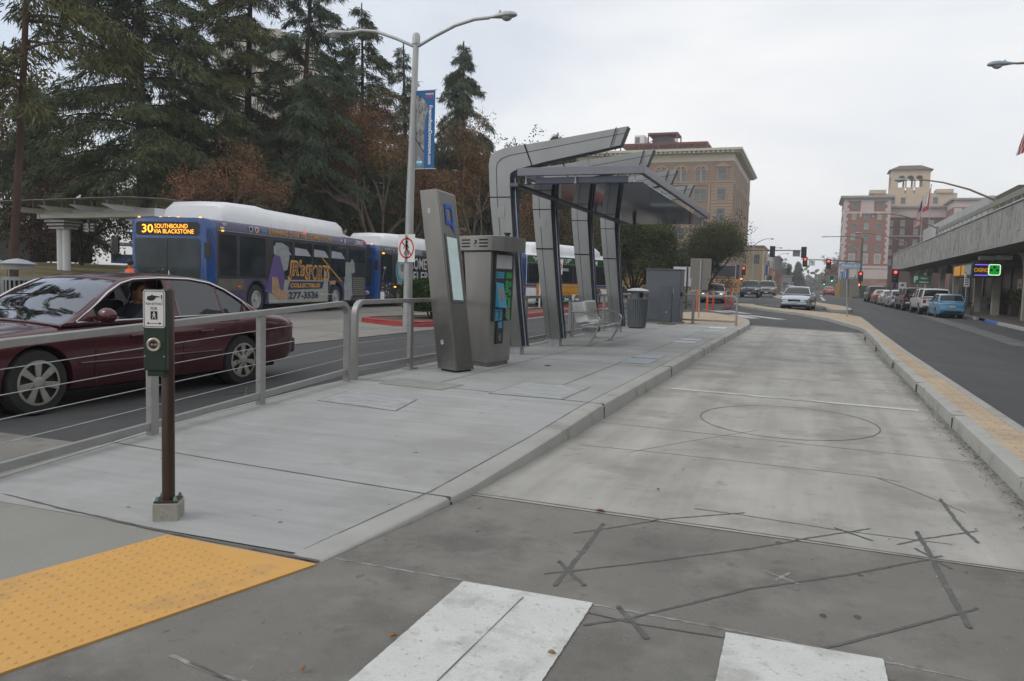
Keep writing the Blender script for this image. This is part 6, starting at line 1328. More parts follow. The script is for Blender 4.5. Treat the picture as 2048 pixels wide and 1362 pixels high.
        for u in (1.98, 2.28): b.poly([(u - .10, 2.84, .005), (u + .10, 2.84, .005), (u + .10, 2.72, .005), (u, 2.64, .005), (u - .10, 2.72, .005)], 0, MS)
        b.poly([(L - 2.25, 2.70, .005), (L - 2.12, 2.70, .005), (L - 2.12, 2.78, .005), (L - 2.25, 2.78, .005)], 0, MS); b.poly([(L - 1.95, 2.65, .005), (L - 1.88, 2.65, .005), (L - 1.86, 2.83, .005), (L - 1.95, 2.83, .005)], 0, MS)
        b.build('lettering', mat('vinyl_white', (0.6, 0.6, 0.62), 0.5), r, smooth=0)
        b = MB(); b.poly([(2.21, 2.80, .006), (2.35, 2.80, .006), (2.33, 2.71, .006), (2.28, 2.67, .006), (2.22, 2.71, .006)], 0, MS); b.poly([(L - 2.20, 2.70, .006), (L - 2.12, 2.70, .006), (L - 2.12, 2.78, .006)], 0, MS); b.build('badge_red', M_signr, r, smooth=0)
        b = MB(); b.poly([(1.91, 2.81, .006), (2.05, 2.81, .006), (2.05, 2.72, .006), (1.98, 2.67, .006), (1.91, 2.72, .006)], 0, MS); b.build('badge_black', M_signk, r, smooth=0)
        b = MB(); b.box(2.52, 2.86, 2.71, 2.78, .003, .005, 0, MS); b.build('badge_blue', M_lb, r)
        for (u, v) in ((1.4, .92), (5.5, .37)): b = MB(); b.box(u - .08, u + .08, v - .025, v + .025, 0, .02, 0, MS); b.build('side_marker', M_amber, r)
        for (u, v, m_) in ((.62, 2.60, led), (L - .1, 2.80, glow('marker_red', (1, .03, .02), 1.5)), (5.05, 2.84, glow('marker_red', (1, .03, .02), 1.5))): b = MB(); b.box(u - .05, u + .05, v - .02, v + .02, 0, .02, 0, MS); b.build('marker_light', m_, r)
    elif style == 'black':
        for (u0, u1) in ((.48, 1.45),): sq(u0, u1, 1.25, 2.50, 'driver_window', M_bglass, .08, .004)
        sq(.42, L - .1, 2.60, 2.612, 'rub_rail', M_galv, lift=.004)
        sq(1.9, 4.6, 2.62, 2.84, 'wrap_silver_band', M_cgrey); sq(2.0, 2.95, 1.10, 2.55, 'wrap_silver_panel', M_cgrey, 0, .003)
        for i in range(5): sq(3.05 + 1.05 * i, 3.95 + 1.05 * i, 1.5, 2.5, 'side_window', M_bglass, .05, .002)
        M_teal = mat('wrap_teal', (0.03, 0.26, 0.33), 0.4); b = MB(); plate(b, circ(.62, 40, 2.45, 1.80, 1.05), MS, .009); rd = b.build('round_emblem', M_teal, r, smooth=0)
        b = MB(); plate(b, circ(.40, 32, 2.45, 1.80, 1.05), MS, .0115); ring(b, circ(.64, 40, 2.45, 1.80, 1.05), circ(.615, 40, 2.45, 1.80, 1.05), MS, .0115)
        for i in range(15):
            a = PI * .9 - PI * .8 * i / 14; b.text('TABLE MOUNTAIN '[i] if 'TABLE MOUNTAIN '[i] != ' ' else '.', MS @ T(2.45 + .50 * math.cos(a), 1.80 + .52 * math.sin(a), .0115) @ RZ(a - PI / 2), h=.12, w=.085, bold=.03)
        for i, ch in enumerate('CASINO'):
            a = PI * 1.22 + PI * .56 * i / 5; b.text(ch, MS @ T(2.45 + .50 * math.cos(a), 1.80 + .52 * math.sin(a), .0115) @ RZ(a + PI / 2), h=.11, w=.085, bold=.03)
        b.build('emblem_face', mat('emblem_silver', (0.42, 0.43, 0.43), 0.4, var=0.25, scale=9), rd, smooth=0)
        b = MB(); plate(b, circ(.17, 20, 2.45, 1.92, 1.3), MS, .0125); ring(b, circ(.30, 24, 2.45, 1.78, 1.1), circ(.28, 24, 2.45, 1.78, 1.1), MS, .0125); b.build('emblem_portrait', mat('emblem_grey', (0.16, 0.17, 0.17), 0.5, var=0.5, scale=20), rd, smooth=0)
        b = MB(); b.text('WINSOME', MS @ T(5.6, 2.16, .010), w=5.0, h=.55, bold=.01) if False else None
        b.text('COME ON IN', MS @ T(5.25, 2.16, .010), w=4.1, h=.58, bold=.01); b.text('CELEBRATE', MS @ T(5.15, 1.50, .010), w=4.2, h=.52, bold=.01); b.text('911', MS @ T(.95, 2.76, .005), w=.42, h=.10, bold=.03); b.build('lettering', mat('vinyl_silver', (0.5, 0.5, 0.5), 0.5, var=0.2, scale=5), r, smooth=0)
        rr2 = random.Random(8)
        cm_ = [mat('confetti_white', (0.55, 0.55, 0.55), 0.5), M_teal, mat('confetti_pink', (0.5, 0.06, 0.14), 0.5)]
        for ci in range(3):
            b = MB()
            for i in range(26 if ci == 0 else 14):
                u = rr2.uniform(.45, 1.65) if rr2.random() < .7 else rr2.uniform(2.95, 6); v = rr2.uniform(.45, 1.15) if rr2.random() < .75 else rr2.uniform(2.64, 2.83)
                if abs(math.hypot(u - fw, v - .5)) < .68: continue
                s_ = rr2.uniform(.02, .06); a = rr2.uniform(0, 3); b.poly([(u + s_ * math.cos(a + q_ * PI / 2) * (1.6 if q_ % 2 else .8), v + s_ * math.sin(a + q_ * PI / 2) * (1.6 if q_ % 2 else .8), .006) for q_ in range(4)], 0, MS)
            b.build('confetti', cm_[ci], r, smooth=0)['kind'] = 'stuff'
        for (u, v) in ((1.78, .98), (.62, 2.55)): b = MB(); b.box(u - .09, u + .09, v - .03, v + .03, 0, .02, 0, MS); b.build('marker_light', led, r)
        b = MB(); b.ball((W + .10, .62, 1.85), .07, 10); b.tube([(W + .02, .60, 1.3), (W + .10, .62, 1.8)], .012, 6); b.build('side_mirror', M_galv, r)
        sq(.42, .78, .34, .75, 'white_patch', M_bw, 0, .001)
    else:
        M_green = mat('ad_green', (0.008, 0.075, 0.02), 0.4); M_orange = mat('ad_orange', (0.62, 0.27, 0.015), 0.4, var=0.05)
        sq(.42, L - .9, 2.42, 2.80, 'green_ad_band', M_green); sq(.42, L - .4, 1.30, 2.41, 'window_band', M_bk)
        for i in range(6): sq(.6 + 1.42 * i, 1.85 + 1.42 * i, 1.42, 2.34, 'side_window', M_bglass, .05, .004)
        sq(3.45, 4.3, 2.05, 2.2, 'far_side_light', mat('seen_through', (0.36, 0.38, 0.42), 0.3), 0, .008)
        sq(.1, L, 1.18, 1.28, 'blue_stripe', M_bb, 0, .003); sq(.1, L, 1.10, 1.17, 'orange_stripe', mat('stripe_orange', (0.4, 0.14, 0.03), 0.4), 0, .003)
        ad = sq(1.3, 6.6, .60, 1.34, 'orange_ad', M_orange, 0, .008); sq(1.3, 6.6, .36, .60, 'green_ad_band', M_green, 0, .006)
        b = MB(); b.text('"WE NEVER GIVE UP"', MS @ T(2.75, 2.61, .004), w=3.6, h=.26, bold=.01); b.text('244-6464', MS @ T(6.2, 2.60, .004), w=2.3, h=.27, bold=.05); b.text('Call 244-6464', MS @ T(4.4, .485, .010), w=2.6, h=.17, bold=.05); b.build('lettering', M_signw, r, smooth=0)
        b = MB(); b.text('for Disability &', MS @ T(4.3, 1.16, .013), w=2.2, h=.17, bold=.02); b.build('lettering', mat('ad_grey_text', (0.22, 0.22, 0.24), 0.5), ad, smooth=0)
        b = MB(); b.text('ROUDIAN', MS @ T(3.75, .82, .013), w=1.5, h=.17, bold=.01); b.text('Attorney', MS @ T(5.1, .80, .013), w=.6, h=.09); b.build('lettering', mat('ad_brown_text', (0.2, 0.09, 0.02), 0.5), ad, smooth=0)
        Mc = MS @ T(1.95, .95, 0)
        b = MB(); b.poly([(-.22, .1, .012), (-.20, .30, .012), (-.10, .39, .012), (.06, .39, .012), (.17, .28, .012), (.20, 0, .012), (.26, -.3, .012), (-.20, -.3, .012)], 0, Mc); b.poly([(-.52, -.59, .0125), (-.45, -.25, .0125), (-.15, -.12, .0125), (.22, -.12, .0125), (.42, -.28, .0125), (.5, -.59, .0125)], 0, Mc); b.build('portrait_hair', M_hair, ad, smooth=0)
        b = MB(); plate(b, circ(.12, 24, -.02, .17, 1.3), Mc, .0135); b.build('portrait_face', mat('portrait_skin', (0.42, 0.22, 0.15), 0.5), ad, smooth=0); b = MB(); b.poly([(-.10, -.05, .0135), (.06, -.05, .0135), (.10, -.55, .0135), (-.10, -.59, .0135)], 0, Mc); b.build('portrait_shirt', M_signw, ad, smooth=0)
    return r
b1 = bus('city_bus', 'purple city bus wrapped in a sports shop advert with its amber destination sign lit', (-18.58, 19.23, .12), 0.12, 'sports', 11.6); b1.scale = (1.1, 1, 1.03)
bus('city_bus', 'black city bus with a round teal emblem and confetti, parked behind the purple one', (-20.15, 32.2, .06), 0.03, 'black', 10.5)
bus('city_bus', 'white and green city bus with an orange advert, seen between the shelter columns', (-15.35, 39.3, .06), -0.31, 'white', 9.8)
_z = .06
# bicycle rack with a bicycle on the first bus; both ride in front of the windscreen
Rb = RZ(0.12); Bp = Vector((-18.45, 19.25, .12))
bk = thing('bicycle', 'silver bicycle carried on the front rack of the purple bus', 'bicycle', Bp + Rb @ Vector((-.1, -.45, .45)), 0.12)
for x in (-.5, .5):
    b = MB(); b.add(*(lambda P: (P, []))([])); pts = [(x + .33 * math.cos(2 * PI * i / 24), 0, .35 + .33 * math.sin(2 * PI * i / 24)) for i in range(25)]; b.tube(pts, .018, 6, cap=False); b.build('wheel', M_rubber, bk, smooth=60)
b = MB(); F_ = {'bb': (-.05, 0, .32), 'st': (-.16, 0, .82), 'hd': (.34, 0, .80), 'r': (-.5, 0, .35), 'f': (.5, 0, .35)}
for a_, c_ in (('bb', 'st'), ('st', 'hd'), ('bb', 'hd'), ('r', 'st'), ('r', 'bb'), ('hd', 'f')): b.tube([F_[a_], F_[c_]], .016, 6)
b.build('frame', M_signw, bk); b = MB(); b.tube([(.34, 0, .80), (.32, 0, .95), (.30, -.24, .98)], .013, 6); b.tube([(.32, 0, .95), (.30, .24, .98)], .013, 6); b.build('handlebar', M_chrome, bk); b = MB(); b.box(-.30, -.06, -.06, .06, .88, .92); b.tube([(-.16, 0, .8), (-.18, 0, .9)], .014, 6); b.build('saddle', M_black, bk, bevel=.02)
b = MB(); b.tube([(-.95, 0, .45), (-.95, -.75, .40), (.95, -.75, .40), (.95, 0, .45)], .02, 6); b.tube([(-.95, -.45, .42), (.95, -.45, .42)], .02, 6); b.build('bicycle_rack', M_black, b1)
b = MB(); b.tube([(-.4, 0, .55), (.2, 0, .55)], .001, 3)
M_vest = mat('vest_orange', (0.85, 0.13, 0.03), 0.7, var=0.05); M_jean = mat('dark_trousers', (0.02, 0.022, 0.03), 0.9)
standing('person', 'person in an orange safety vest standing before the purple bus, seen from behind', (-17.35, 16.6, .12), PI + .6, mat('blue_shirt', (0.05, 0.08, 0.2), 0.9), M_jean, M_vest, 1.66)
# bus driver
bd = thing('person', 'person in a blue shirt at the wheel of the purple bus', 'person', Bp + Rb @ Vector((.75, .95, .75)), 0.12)
Jd = dict(pel=(0, .1, .5), ch=(0, .12, .85), nk=(0, .1, 1.03), hd=(0, .08, 1.17), shl=(.18, .1, .96), ell=(.25, -.08, .75), wl=(.16, -.30, .82), shr=(-.18, .1, .96), elr=(-.25, -.08, .75), wr=(-.16, -.3, .82), kl=(.12, -.4, .5), kr=(-.12, -.4, .5))
person(bd, Jd, [('pel', 'ch'), ('ch', 'nk'), ('nk', 'hd'), ('ch', 'shl'), ('shl', 'ell'), ('ell', 'wl'), ('ch', 'shr'), ('shr', 'elr'), ('elr', 'wr'), ('pel', 'kl'), ('pel', 'kr')], dict(pel=.15, ch=.16, nk=.06, hd=.1, shl=.07, ell=.05, wl=.035, shr=.07, elr=.05, wr=.035, kl=.09, kr=.09), dict(mats=[M_skin, mat('blue_uniform', (0.02, 0.06, 0.3), 0.8)], fn=lambda c: 0 if c.z > 1.03 or (c.y < -.2 and c.z > .7) else 1), 'body')
# ---------------------------------------------------------------- trees
def leaf_mat(name, c1, c2, rough=0.75, trans=0.0, scale=0.45):
    if name in _mats: return _mats[name]
    m = mat(name, c1, rough, var=0.25, scale=scale, col2=c2, var2=0.3, scale2=3.0, spec=0.25); return m
M_needle = leaf_mat('needles_dark', (0.050, 0.074, 0.034), (0.098, 0.116, 0.050))
M_needle2 = leaf_mat('needles_olive', (0.066, 0.080, 0.034), (0.125, 0.126, 0.052))
M_needle3 = leaf_mat('needles_blue', (0.050, 0.080, 0.049), (0.090, 0.116, 0.068))
M_rust = leaf_mat('leaves_rust', (0.15, 0.072, 0.042), (0.23, 0.12, 0.066)); M_rust2 = leaf_mat('leaves_olive_rust', (0.085, 0.075, 0.022), (0.17, 0.10, 0.03))
M_green = leaf_mat('leaves_green', (0.028, 0.045, 0.014), (0.065, 0.080, 0.028)); M_hedge = leaf_mat('leaves_hedge', (0.022, 0.050, 0.012), (0.05, 0.09, 0.022))
M_bark = mat('bark_reddish', (0.075, 0.043, 0.030), 0.95, var=0.3, scale=3, bump=1.0, bscale=18, stretch=(1, 1, 0.25)); M_bark2 = mat('bark_grey', (0.16, 0.12, 0.095), 0.9, var=0.25, scale=4, bump=0.8, bscale=20); M_barkd = mat('bark_dark', (0.045, 0.033, 0.026), 0.95, var=0.3, scale=3, bump=1.0, bscale=18)
def leaf_object(name, P, D, Ln, Wd, m, parent, rng, kind=None):
    """one mesh of thin blades: P points, D directions, Ln lengths, Wd widths"""
    n = len(P); D = D / (np.linalg.norm(D, axis=1, keepdims=True) + 1e-9)
    r = rng.normal(size=(n, 3)); S_ = np.cross(D, r); S_ /= (np.linalg.norm(S_, axis=1, keepdims=True) + 1e-9)
    a = P - S_ * Wd[:, None] * .35; b = P + S_ * Wd[:, None] * .35
    mid = P + D * Ln[:, None] * .5; c = mid + S_ * Wd[:, None] * .5; d = mid - S_ * Wd[:, None] * .5; e = P + D * Ln[:, None] + np.array([0, 0, -1]) * Ln[:, None] * .12
    V = np.stack([a, b, c, e, d], 1).reshape(-1, 3)
    F = (np.arange(n)[:, None] * 5 + np.array([0, 1, 2, 3, 4])[None]).reshape(-1)
    me = bpy.data.meshes.new(name); me.vertices.add(n * 5); me.vertices.foreach_set('co', V.astype(np.float32).reshape(-1))
    me.loops.add(n * 5); me.loops.foreach_set('vertex_index', F.astype(np.int32)); me.polygons.add(n); me.polygons.foreach_set('loop_start', (np.arange(n) * 5).astype(np.int32))
    me.materials.append(m); me.update(calc_edges=True)
    o = bpy.data.objects.new(name, me); COL.objects.link(o); o.parent = parent
    if kind: o['kind'] = kind
    return o
def cedar(label, x, y, z, h, rad, seed, lean=(0, 0), z0=.12, nb=95, m=M_needle, bark=M_barkd, dens=1.0, tr=.42, droop=1.0, top=.10, gap=None, name='cedar_tree', group='conifers in the park', bare=0.0):
    rng = np.random.default_rng(seed); r = thing(name, label, 'tree', (x, y, z), 0, group)
    def axis(t): return Vector((lean[0] * t * h + .25 * math.sin(3 * t + seed), lean[1] * t * h, t * h))
    tk = MB(); tk.tube([axis(i / 14) - (Vector((0, 0, .3)) if i == 0 else Vector((0, 0, 0))) for i in range(15)], [tr * (1.35 if i == 0 else 1) * (1 - .93 * (i / 14)) + .02 for i in range(15)], 10)
    PP, DD, LL, WW = [], [], [], []
    for k in range(nb):
        t = z0 + (1 - z0) * ((k + rng.random()) / nb) ** 1.05
        if t > .99: continue
        az = rng.random() * 6.283 if gap is None else rng.random() * 6.283
        prof = min(1.0, (1 - t) ** .75 * 1.12 + top * .35) * min(1, .55 + (t - z0) * 3.0)
        L_ = rad * prof * rng.uniform(.62, 1.12)
        if L_ < .25: L_ = .25
        o = axis(t); d = Vector((math.cos(az), math.sin(az), 0)); up0 = .25 * L_ * rng.uniform(.2, 1.0); dr = droop * L_ * rng.uniform(.30, .55)
        nseg = 6; pts = []
        side = Vector((-d.y, d.x, 0)) * rng.uniform(-.18, .18) * L_
        for i in range(nseg + 1):
            s = i / nseg; pts.append(o + d * (L_ * s) + side * s * s + Vector((0, 0, up0 * s * 1.6 - (up0 * .6 + dr) * s * s)))
        tk.tube(pts, [max(.012, .075 * (1 - t * .6) * (1 - .85 * i / nseg) * (L_ / rad + .3)) for i in range(nseg + 1)], 4, cap=False)
        if rng.random() < bare: continue
        # foliage: flat sprays to both sides, tips hanging
        nfl = int(max(9, 36 * L_ * dens))
        s = rng.random(nfl) ** .75 * .92 + .10
        idx = np.minimum((s * nseg).astype(int), nseg - 1); fr = s * nseg - idx
        A = np.array([tuple(p) for p in pts]); base = A[idx] * (1 - fr[:, None]) + A[np.minimum(idx + 1, nseg)] * fr[:, None]
        lat = rng.normal(size=nfl) * (.05 + .22 * L_ * (s * (1.15 - s)) * 1.6)
        sd = np.array([-d.y, d.x, 0]); base = base + sd[None] * lat[:, None]; base[:, 2] -= np.abs(lat) * .35 + rng.random(nfl) * .16 * (1 + .6 * droop)
        nper = 7
        B = np.repeat(base, nper, 0) + rng.normal(size=(nfl * nper, 3)) * np.array([.10, .10, .07])
        dirs = np.array([d.x, d.y, 0])[None] * rng.uniform(.1, .9, (nfl * nper, 1)) + sd[None] * (np.sign(np.repeat(lat, nper))[:, None] * rng.uniform(0, .8, (nfl * nper, 1))) + np.array([0, 0, -1])[None] * rng.uniform(.15, 1.0, (nfl * nper, 1)) * droop + rng.normal(size=(nfl * nper, 3)) * .25
        PP.append(B); DD.append(dirs); LL.append(rng.uniform(.16, .42, nfl * nper)); WW.append(rng.uniform(.028, .062, nfl * nper))
    tk.build('trunk', bark, r, smooth=60)
    leaf_object('crown', np.concatenate(PP), np.concatenate(DD), np.concatenate(LL), np.concatenate(WW), m, r, rng)
    return r
cedar('tall conifer with a bare leaning reddish trunk at the left edge', -25.35, 19.1, 1.15, 21, 4.6, 1, (0.075, 0.02),   .26, 52, M_needle2, M_bark, .75, .12, 1.0, bare=.25)
cedar('conifer at the far left edge beyond the leaning trunk', -32.5, 16.5, 1.5, 20, 4.6, 2, (0, 0), .12, 52, M_needle, M_barkd, .8, .25)
cedar('broad dark conifer, the largest crown left of the purple bus', -33.0, 32.5, 1.6, 25, 6.4, 3, (0, 0), .13, 130, M_needle, M_barkd, .95, .32)
cedar('dark conifer between the broad one and the slender one, above the bus roof', -31.0, 38.5, 1.6, 24, 5.3, 4, (0, 0), .15, 105, M_needle2, M_barkd, .9, .28)
cedar('slender conifer with a visible dark trunk left of the street light', -27.6, 38.4, 1.5, 20.5, 4.4, 5, (0.03, 0), .16, 80, M_needle3, M_barkd, .8, .22, 1.1)
cedar('pointed conifer whose tip rises just left of the street light pole', -27.8, 45.0, 1.5, 17.3, 5.0, 6, (0.0, 0), .14, 85, M_needle, M_barkd, .8, .24)
cedar('small pointed conifer tip seen directly behind the street light', -30.0, 55.0, 1.5, 18.0, 3.6, 7, (0, 0), .12, 60, M_needle3, M_barkd, .8, .35)
cedar('weeping conifer standing right of the banner', -25.3, 56.0, 1.4, 18.0, 5.2, 8, (0, 0), .08, 105, M_needle3, M_barkd, 1.0, .4, 1.5)
cedar('lower conifer behind the first shelter column', -19.0, 60.0, .6, 12.5, 6.0, 9, (0, 0), .08, 90, M_needle2, M_barkd, 1.0, .35, 1.3)
cedar('conifer deep in the park between the leaning trunk and the broad crown', -45.0, 36.0, 1.9, 11, 5.0, 10, (0, 0), .1, 60, M_needle, M_barkd, .9, .4)
cedar('far conifer behind the glass canopy', -44.0, 46.0, 1.9, 13, 5.5, 11, (0, 0), .2, 60, M_needle2, M_bark, .9, .45)
cedar('far conifer low behind the bus roof', -37.0, 52.0, 1.9, 15, 6.5, 12, (0, 0), .1, 90, M_needle, M_barkd, .9, .45)
def broadleaf(label, x, y, z, h, spread, seed, m, bark, nlim=7, fork=.28, leafn=9000, ls=.13, tr=.2, sx=1.0, crown_low=.35, name='broadleaf_tree', group=None, clump=.55, m2=None, cat='tree', flat=1.0, per=26):
    rng = np.random.default_rng(seed); r = thing(name, label, cat, (x, y, z), 0, group)
    tk = MB(); ends = []
    def limb(p, d, L_, rad_, lvl):
        pts = [p]; q = p.copy(); dd = d.copy(); n = 5
        for i in range(n):
            dd = (dd + Vector(rng.normal(size=3)) * .16 + Vector((0, 0, .05))).normalized(); q = q + dd * (L_ / n); pts.append(q.copy())
        tk.tube(pts, [rad_ * (1 - .6 * i / n) for i in range(n + 1)], 6 if lvl < 2 else 4, cap=False)
        if lvl >= 3: ends.append(q); ends.append(pts[3]); return
        for k in range(3 if lvl else nlim):
            a = rng.random() * 6.283; tilt = rng.uniform(.45, 1.0) if lvl else rng.uniform(.5, 1.15)
            u = dd.orthogonal().normalized(); v = dd.cross(u); nd = (dd * math.cos(tilt) + (u * math.cos(a) + v * math.sin(a)) * math.sin(tilt)); nd = Vector((nd.x * sx, nd.y * sx, nd.z * flat + .12)).normalized()
            limb(pts[-1] if k < 2 else pts[-2], nd, L_ * rng.uniform(.62, .85), rad_ * .48, lvl + 1)
    h0 = h * fork
    limb(Vector((0, 0, -.2)), Vector((rng.normal() * .08, rng.normal() * .08, 1)).normalized(), h0, tr, 0)
    E_ = np.array([tuple(e) for e in ends]); 
    # fit crown extent
    c0 = np.array([0, 0, h0]); ext = np.percentile(np.linalg.norm(E_[:, :2], axis=1), 90); top = np.percentile(E_[:, 2], 97)
    kx = spread / max(ext, .1); kz = (h - h0) / max(top - h0, .1)
    for i, v in enumerate(tk.v):
        if v[2] > h0 * .9: tk.v[i] = (v[0] * (1 + (kx - 1) * min((v[2] - h0 * .9) / (h * .15), 1)), v[1] * (1 + (kx - 1) * min((v[2] - h0 * .9) / (h * .15), 1)), h0 * .9 + (v[2] - h0 * .9) * kz)
    E_[:, :2] *= kx; E_[:, 2] = h0 * .9 + (E_[:, 2] - h0 * .9) * kz
    tk.build('trunk', bark, r, smooth=60)
    for mm, part in ((m, 0), (m2, 1)):
        if mm is None: continue
        Q = E_ if m2 is None else E_[part::2]
        n = leafn if m2 is None else leafn // 2; nc = n // per
        C = Q[rng.integers(len(Q), size=nc)] + rng.normal(size=(nc, 3)) * clump * np.array([1, 1, .7])
        P = np.repeat(C, per, 0) + rng.normal(size=(nc * per, 3)) * clump * .42; N_ = len(P)
        leaf_object('crown', P, rng.normal(size=(N_, 3)) + np.array([0, 0, -.3]), rng.uniform(.7, 1.3, N_) * ls, rng.uniform(.35, .6, N_) * ls, mm, r, rng)
    return r
broadleaf('rust coloured broad tree with pale forked limbs behind the street light', -23.6, 41.5, 1.0, 10.6, 5.8, 21, M_rust, M_bark2, 6, .22, 40000, .12, .26, m2=M_rust2, clump=.5, per=14)
broadleaf('small rust coloured tree just above the purple bus roof', -26.5, 31.0, 1.3, 5.6, 2.6, 22, M_rust, M_bark2, 6, .35, 9000, .10, .14, clump=.34, per=16)
broadleaf('second rust coloured tree right of the banner', -19.3, 46.0, .6, 9.4, 4.6, 23, M_rust, M_bark2, 6, .26, 24000, .12, .2, clump=.45, m2=M_rust2, per=14)
broadleaf('dark round tree right of the last shelter column', -10.9, 51.0, .2, 4.7, 2.7, 24, M_green, M_barkd, 8, .26, 42000, .12, .17, clump=.55, sx=1.1)
broadleaf('olive green tree between the cabinet and the grey sign back', -8.0, 62.0, .3, 5.2, 2.4, 25, leaf_mat('leaves_olive', (0.05, 0.062, 0.024), (0.095, 0.10, 0.04)), M_barkd, 8, .26, 34000, .12, .17, clump=.55)
broadleaf('green yellowish tree behind the shelter columns', -16.5, 66.0, .3, 8.0, 3.6, 26, leaf_mat('leaves_yellowish', (0.09, 0.095, 0.02), (0.16, 0.14, 0.04)), M_barkd, 8, .2, 22000, .14, .17, clump=.6)
broadleaf('brown bushy tree low behind the first shelter column', -18.5, 57.5, .3, 5.0, 5.2, 27, leaf_mat('leaves_brownish', (0.07, 0.045, 0.03), (0.11, 0.075, 0.05)), M_barkd, 8, .12, 22000, .13, .12, clump=.6)
broadleaf('dark reddish shrub by the glass canopy columns', -38.0, 33.0, 1.8, 4.2, 3.0, 28, leaf_mat('leaves_maroon', (0.04, 0.016, 0.014), (0.07, 0.03, 0.025)), M_barkd, 8, .15, 9000, .13, .12, clump=.5)
# park tree trunks and tree masses farther back
for i, (x, y, h, s, sd) in enumerate(((-52, 30, 11, 5, 31), (-56, 42, 13, 6, 32), (-50, 55, 12, 6, 33), (-42, 62, 12, 6, 34), (-34, 66, 11, 6, 35), (-62, 28, 12, 6, 36), (-27, 70, 10, 5, 37))):
    broadleaf(['far park tree left of the glass canopy', 'far park tree above the glass canopy', 'far park tree left of the bus roof', 'far park tree behind the purple bus', 'far park tree behind the black bus', 'far park tree at the left edge', 'far park tree behind the banner'][i], x, y, 1.9, h, s, sd, (M_green, M_rust2)[i % 2], M_barkd, 7, .22, 15000, .22, .25, clump=.9, group='far trees deep in the park')
# hedge-like clipped bush on the red-kerbed island
def bush(label, x, y, z, rx, ry, h, seed, n=16000, m=M_hedge, ls=.07, boxy=True):
    rng = np.random.default_rng(seed); r = thing('clipped_bush', label, 'bush', (x, y, z))
    u = rng.uniform(-1, 1, (n * 2, 3)); 
    e = (np.abs(u[:, 0]) ** 3.2 + np.abs(u[:, 1]) ** 3.2 + np.abs(u[:, 2]) ** 3.2) ** (1 / 3.2); u = u[(e < 1.0 + rng.normal(size=len(e)) * .03) & (e > .62)][:n]
    P = np.stack([u[:, 0] * rx, u[:, 1] * ry, (u[:, 2] * .5 + .5) * h * .82 + h * .18], 1); N_ = len(P)
    b = MB(); 
    for i in range(5): a = i * 1.26; b.tube([(.1 * math.cos(a), .1 * math.sin(a), -.1), (.35 * rx * math.cos(a), .35 * ry * math.sin(a), h * .5)], [.035, .02], 5)
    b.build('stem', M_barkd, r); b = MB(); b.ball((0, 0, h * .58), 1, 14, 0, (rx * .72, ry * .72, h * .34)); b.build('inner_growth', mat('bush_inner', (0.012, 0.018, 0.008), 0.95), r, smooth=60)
    leaf_object('foliage', P, u * np.array([1, 1, .7]) + rng.normal(size=(N_, 3)) * .6, rng.uniform(.7, 1.3, N_) * ls, rng.uniform(.5, .8, N_) * ls, m, r, rng)
    return r
bush('clipped dark green bush on the red-kerbed island beside the street light', -11.95, 24.2, .17, .95, 1.15, 1.32, 41)
# ---------------------------------------------------------------- buildings
M_wframe = mat('window_frame', (0.30, 0.28, 0.24), 0.6); M_wpane = mat('window_pane', (0.11, 0.13, 0.14), 0.12, var=0.35, scale=0.6, spec=0.5); M_wblind = mat('window_blind', (0.30, 0.31, 0.28), 0.3, var=0.2, scale=0.8)
def win_proto(w, h, fr=.08, cross=1, mf=None, mp=None, arch=False, sill=.0, dep=.12):
    """window facing -y, origin at its centre: frame mesh and pane mesh"""
    f = MB(); mf = mf or M_wframe; mp = mp or M_wpane; a, c = w / 2, h / 2
    f.box(-a - fr, -a, -.03, dep, -c - fr, c + fr); f.box(a, a + fr, -.03, dep, -c - fr, c + fr); f.box(-a, a, -.028, dep, c, c + fr); f.box(-a, a, -.028, dep, -c - fr, -c)
    for i in range(cross): x = -a + 2 * a * (i + 1) / (cross + 1); f.box(x - .03, x + .03, -.02, dep, -c, c)
    f.box(-a, a, -.015, dep, -.03, .03)
    if sill: f.box(-a - fr - .08, a + fr + .08, -.12 - sill, -.031, -c - fr - .12, -c - fr)
    p = MB(); p.box(-a, a, .0, .02, -c, c)
    return f.mesh('window', [mf]), p.mesh('pane', [mp])
def put_win(root, proto, x, y, z, rz=0, first=None):
    o = bpy.data.objects.new('window', proto[0]); COL.objects.link(o); o.parent = root; o.location = (x, y, z); o.rotation_euler = (0, 0, rz)
    p = bpy.data.objects.new('pane', proto[1]); COL.objects.link(p); p.parent = o; return o
# arcade building on the right
M_fasc = mat('arcade_concrete', (0.36, 0.355, 0.335), 0.9, var=0.10, scale=0.5, bump=0.3, dirt=((0.22, 0.21, 0.19), 0.7, 0.55, 0.6), var2=0.06, scale2=25)
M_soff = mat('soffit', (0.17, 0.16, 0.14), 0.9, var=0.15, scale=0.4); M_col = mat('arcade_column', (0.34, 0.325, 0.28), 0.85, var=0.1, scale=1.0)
ar = thing('arcade_building', 'long low concrete building on the right with a relief fascia over flared columns', 'building', (9.6, -28, 0))
AZ0, AZ1 = 4.13, 6.22; YL = 142.0
rr = random.Random(11); b = MB(); b.box(0, .35, 0, YL, AZ0, AZ1); y = .3
while y < YL - 1:
    w = rr.uniform(.10, .30); z = AZ0 + .12
    while z < AZ1 - .15:
        h = rr.uniform(.3, 1.0); z2 = min(z + h, AZ1 - .1)
        if rr.random() < .34: b.box(-rr.choice((.02, .03, .05)), 0.01, y, y + w, z, z2 - .03)
        z = z2
    y += w + rr.choice((0, 0, .06))
b.build('fascia', M_fasc, ar)
b = MB(); b.box(-.08, .45, 0, YL + .02, AZ1, AZ1 + .07); b.build('coping', mat('coping_light', (0.5, 0.5, 0.49), 0.8), ar)
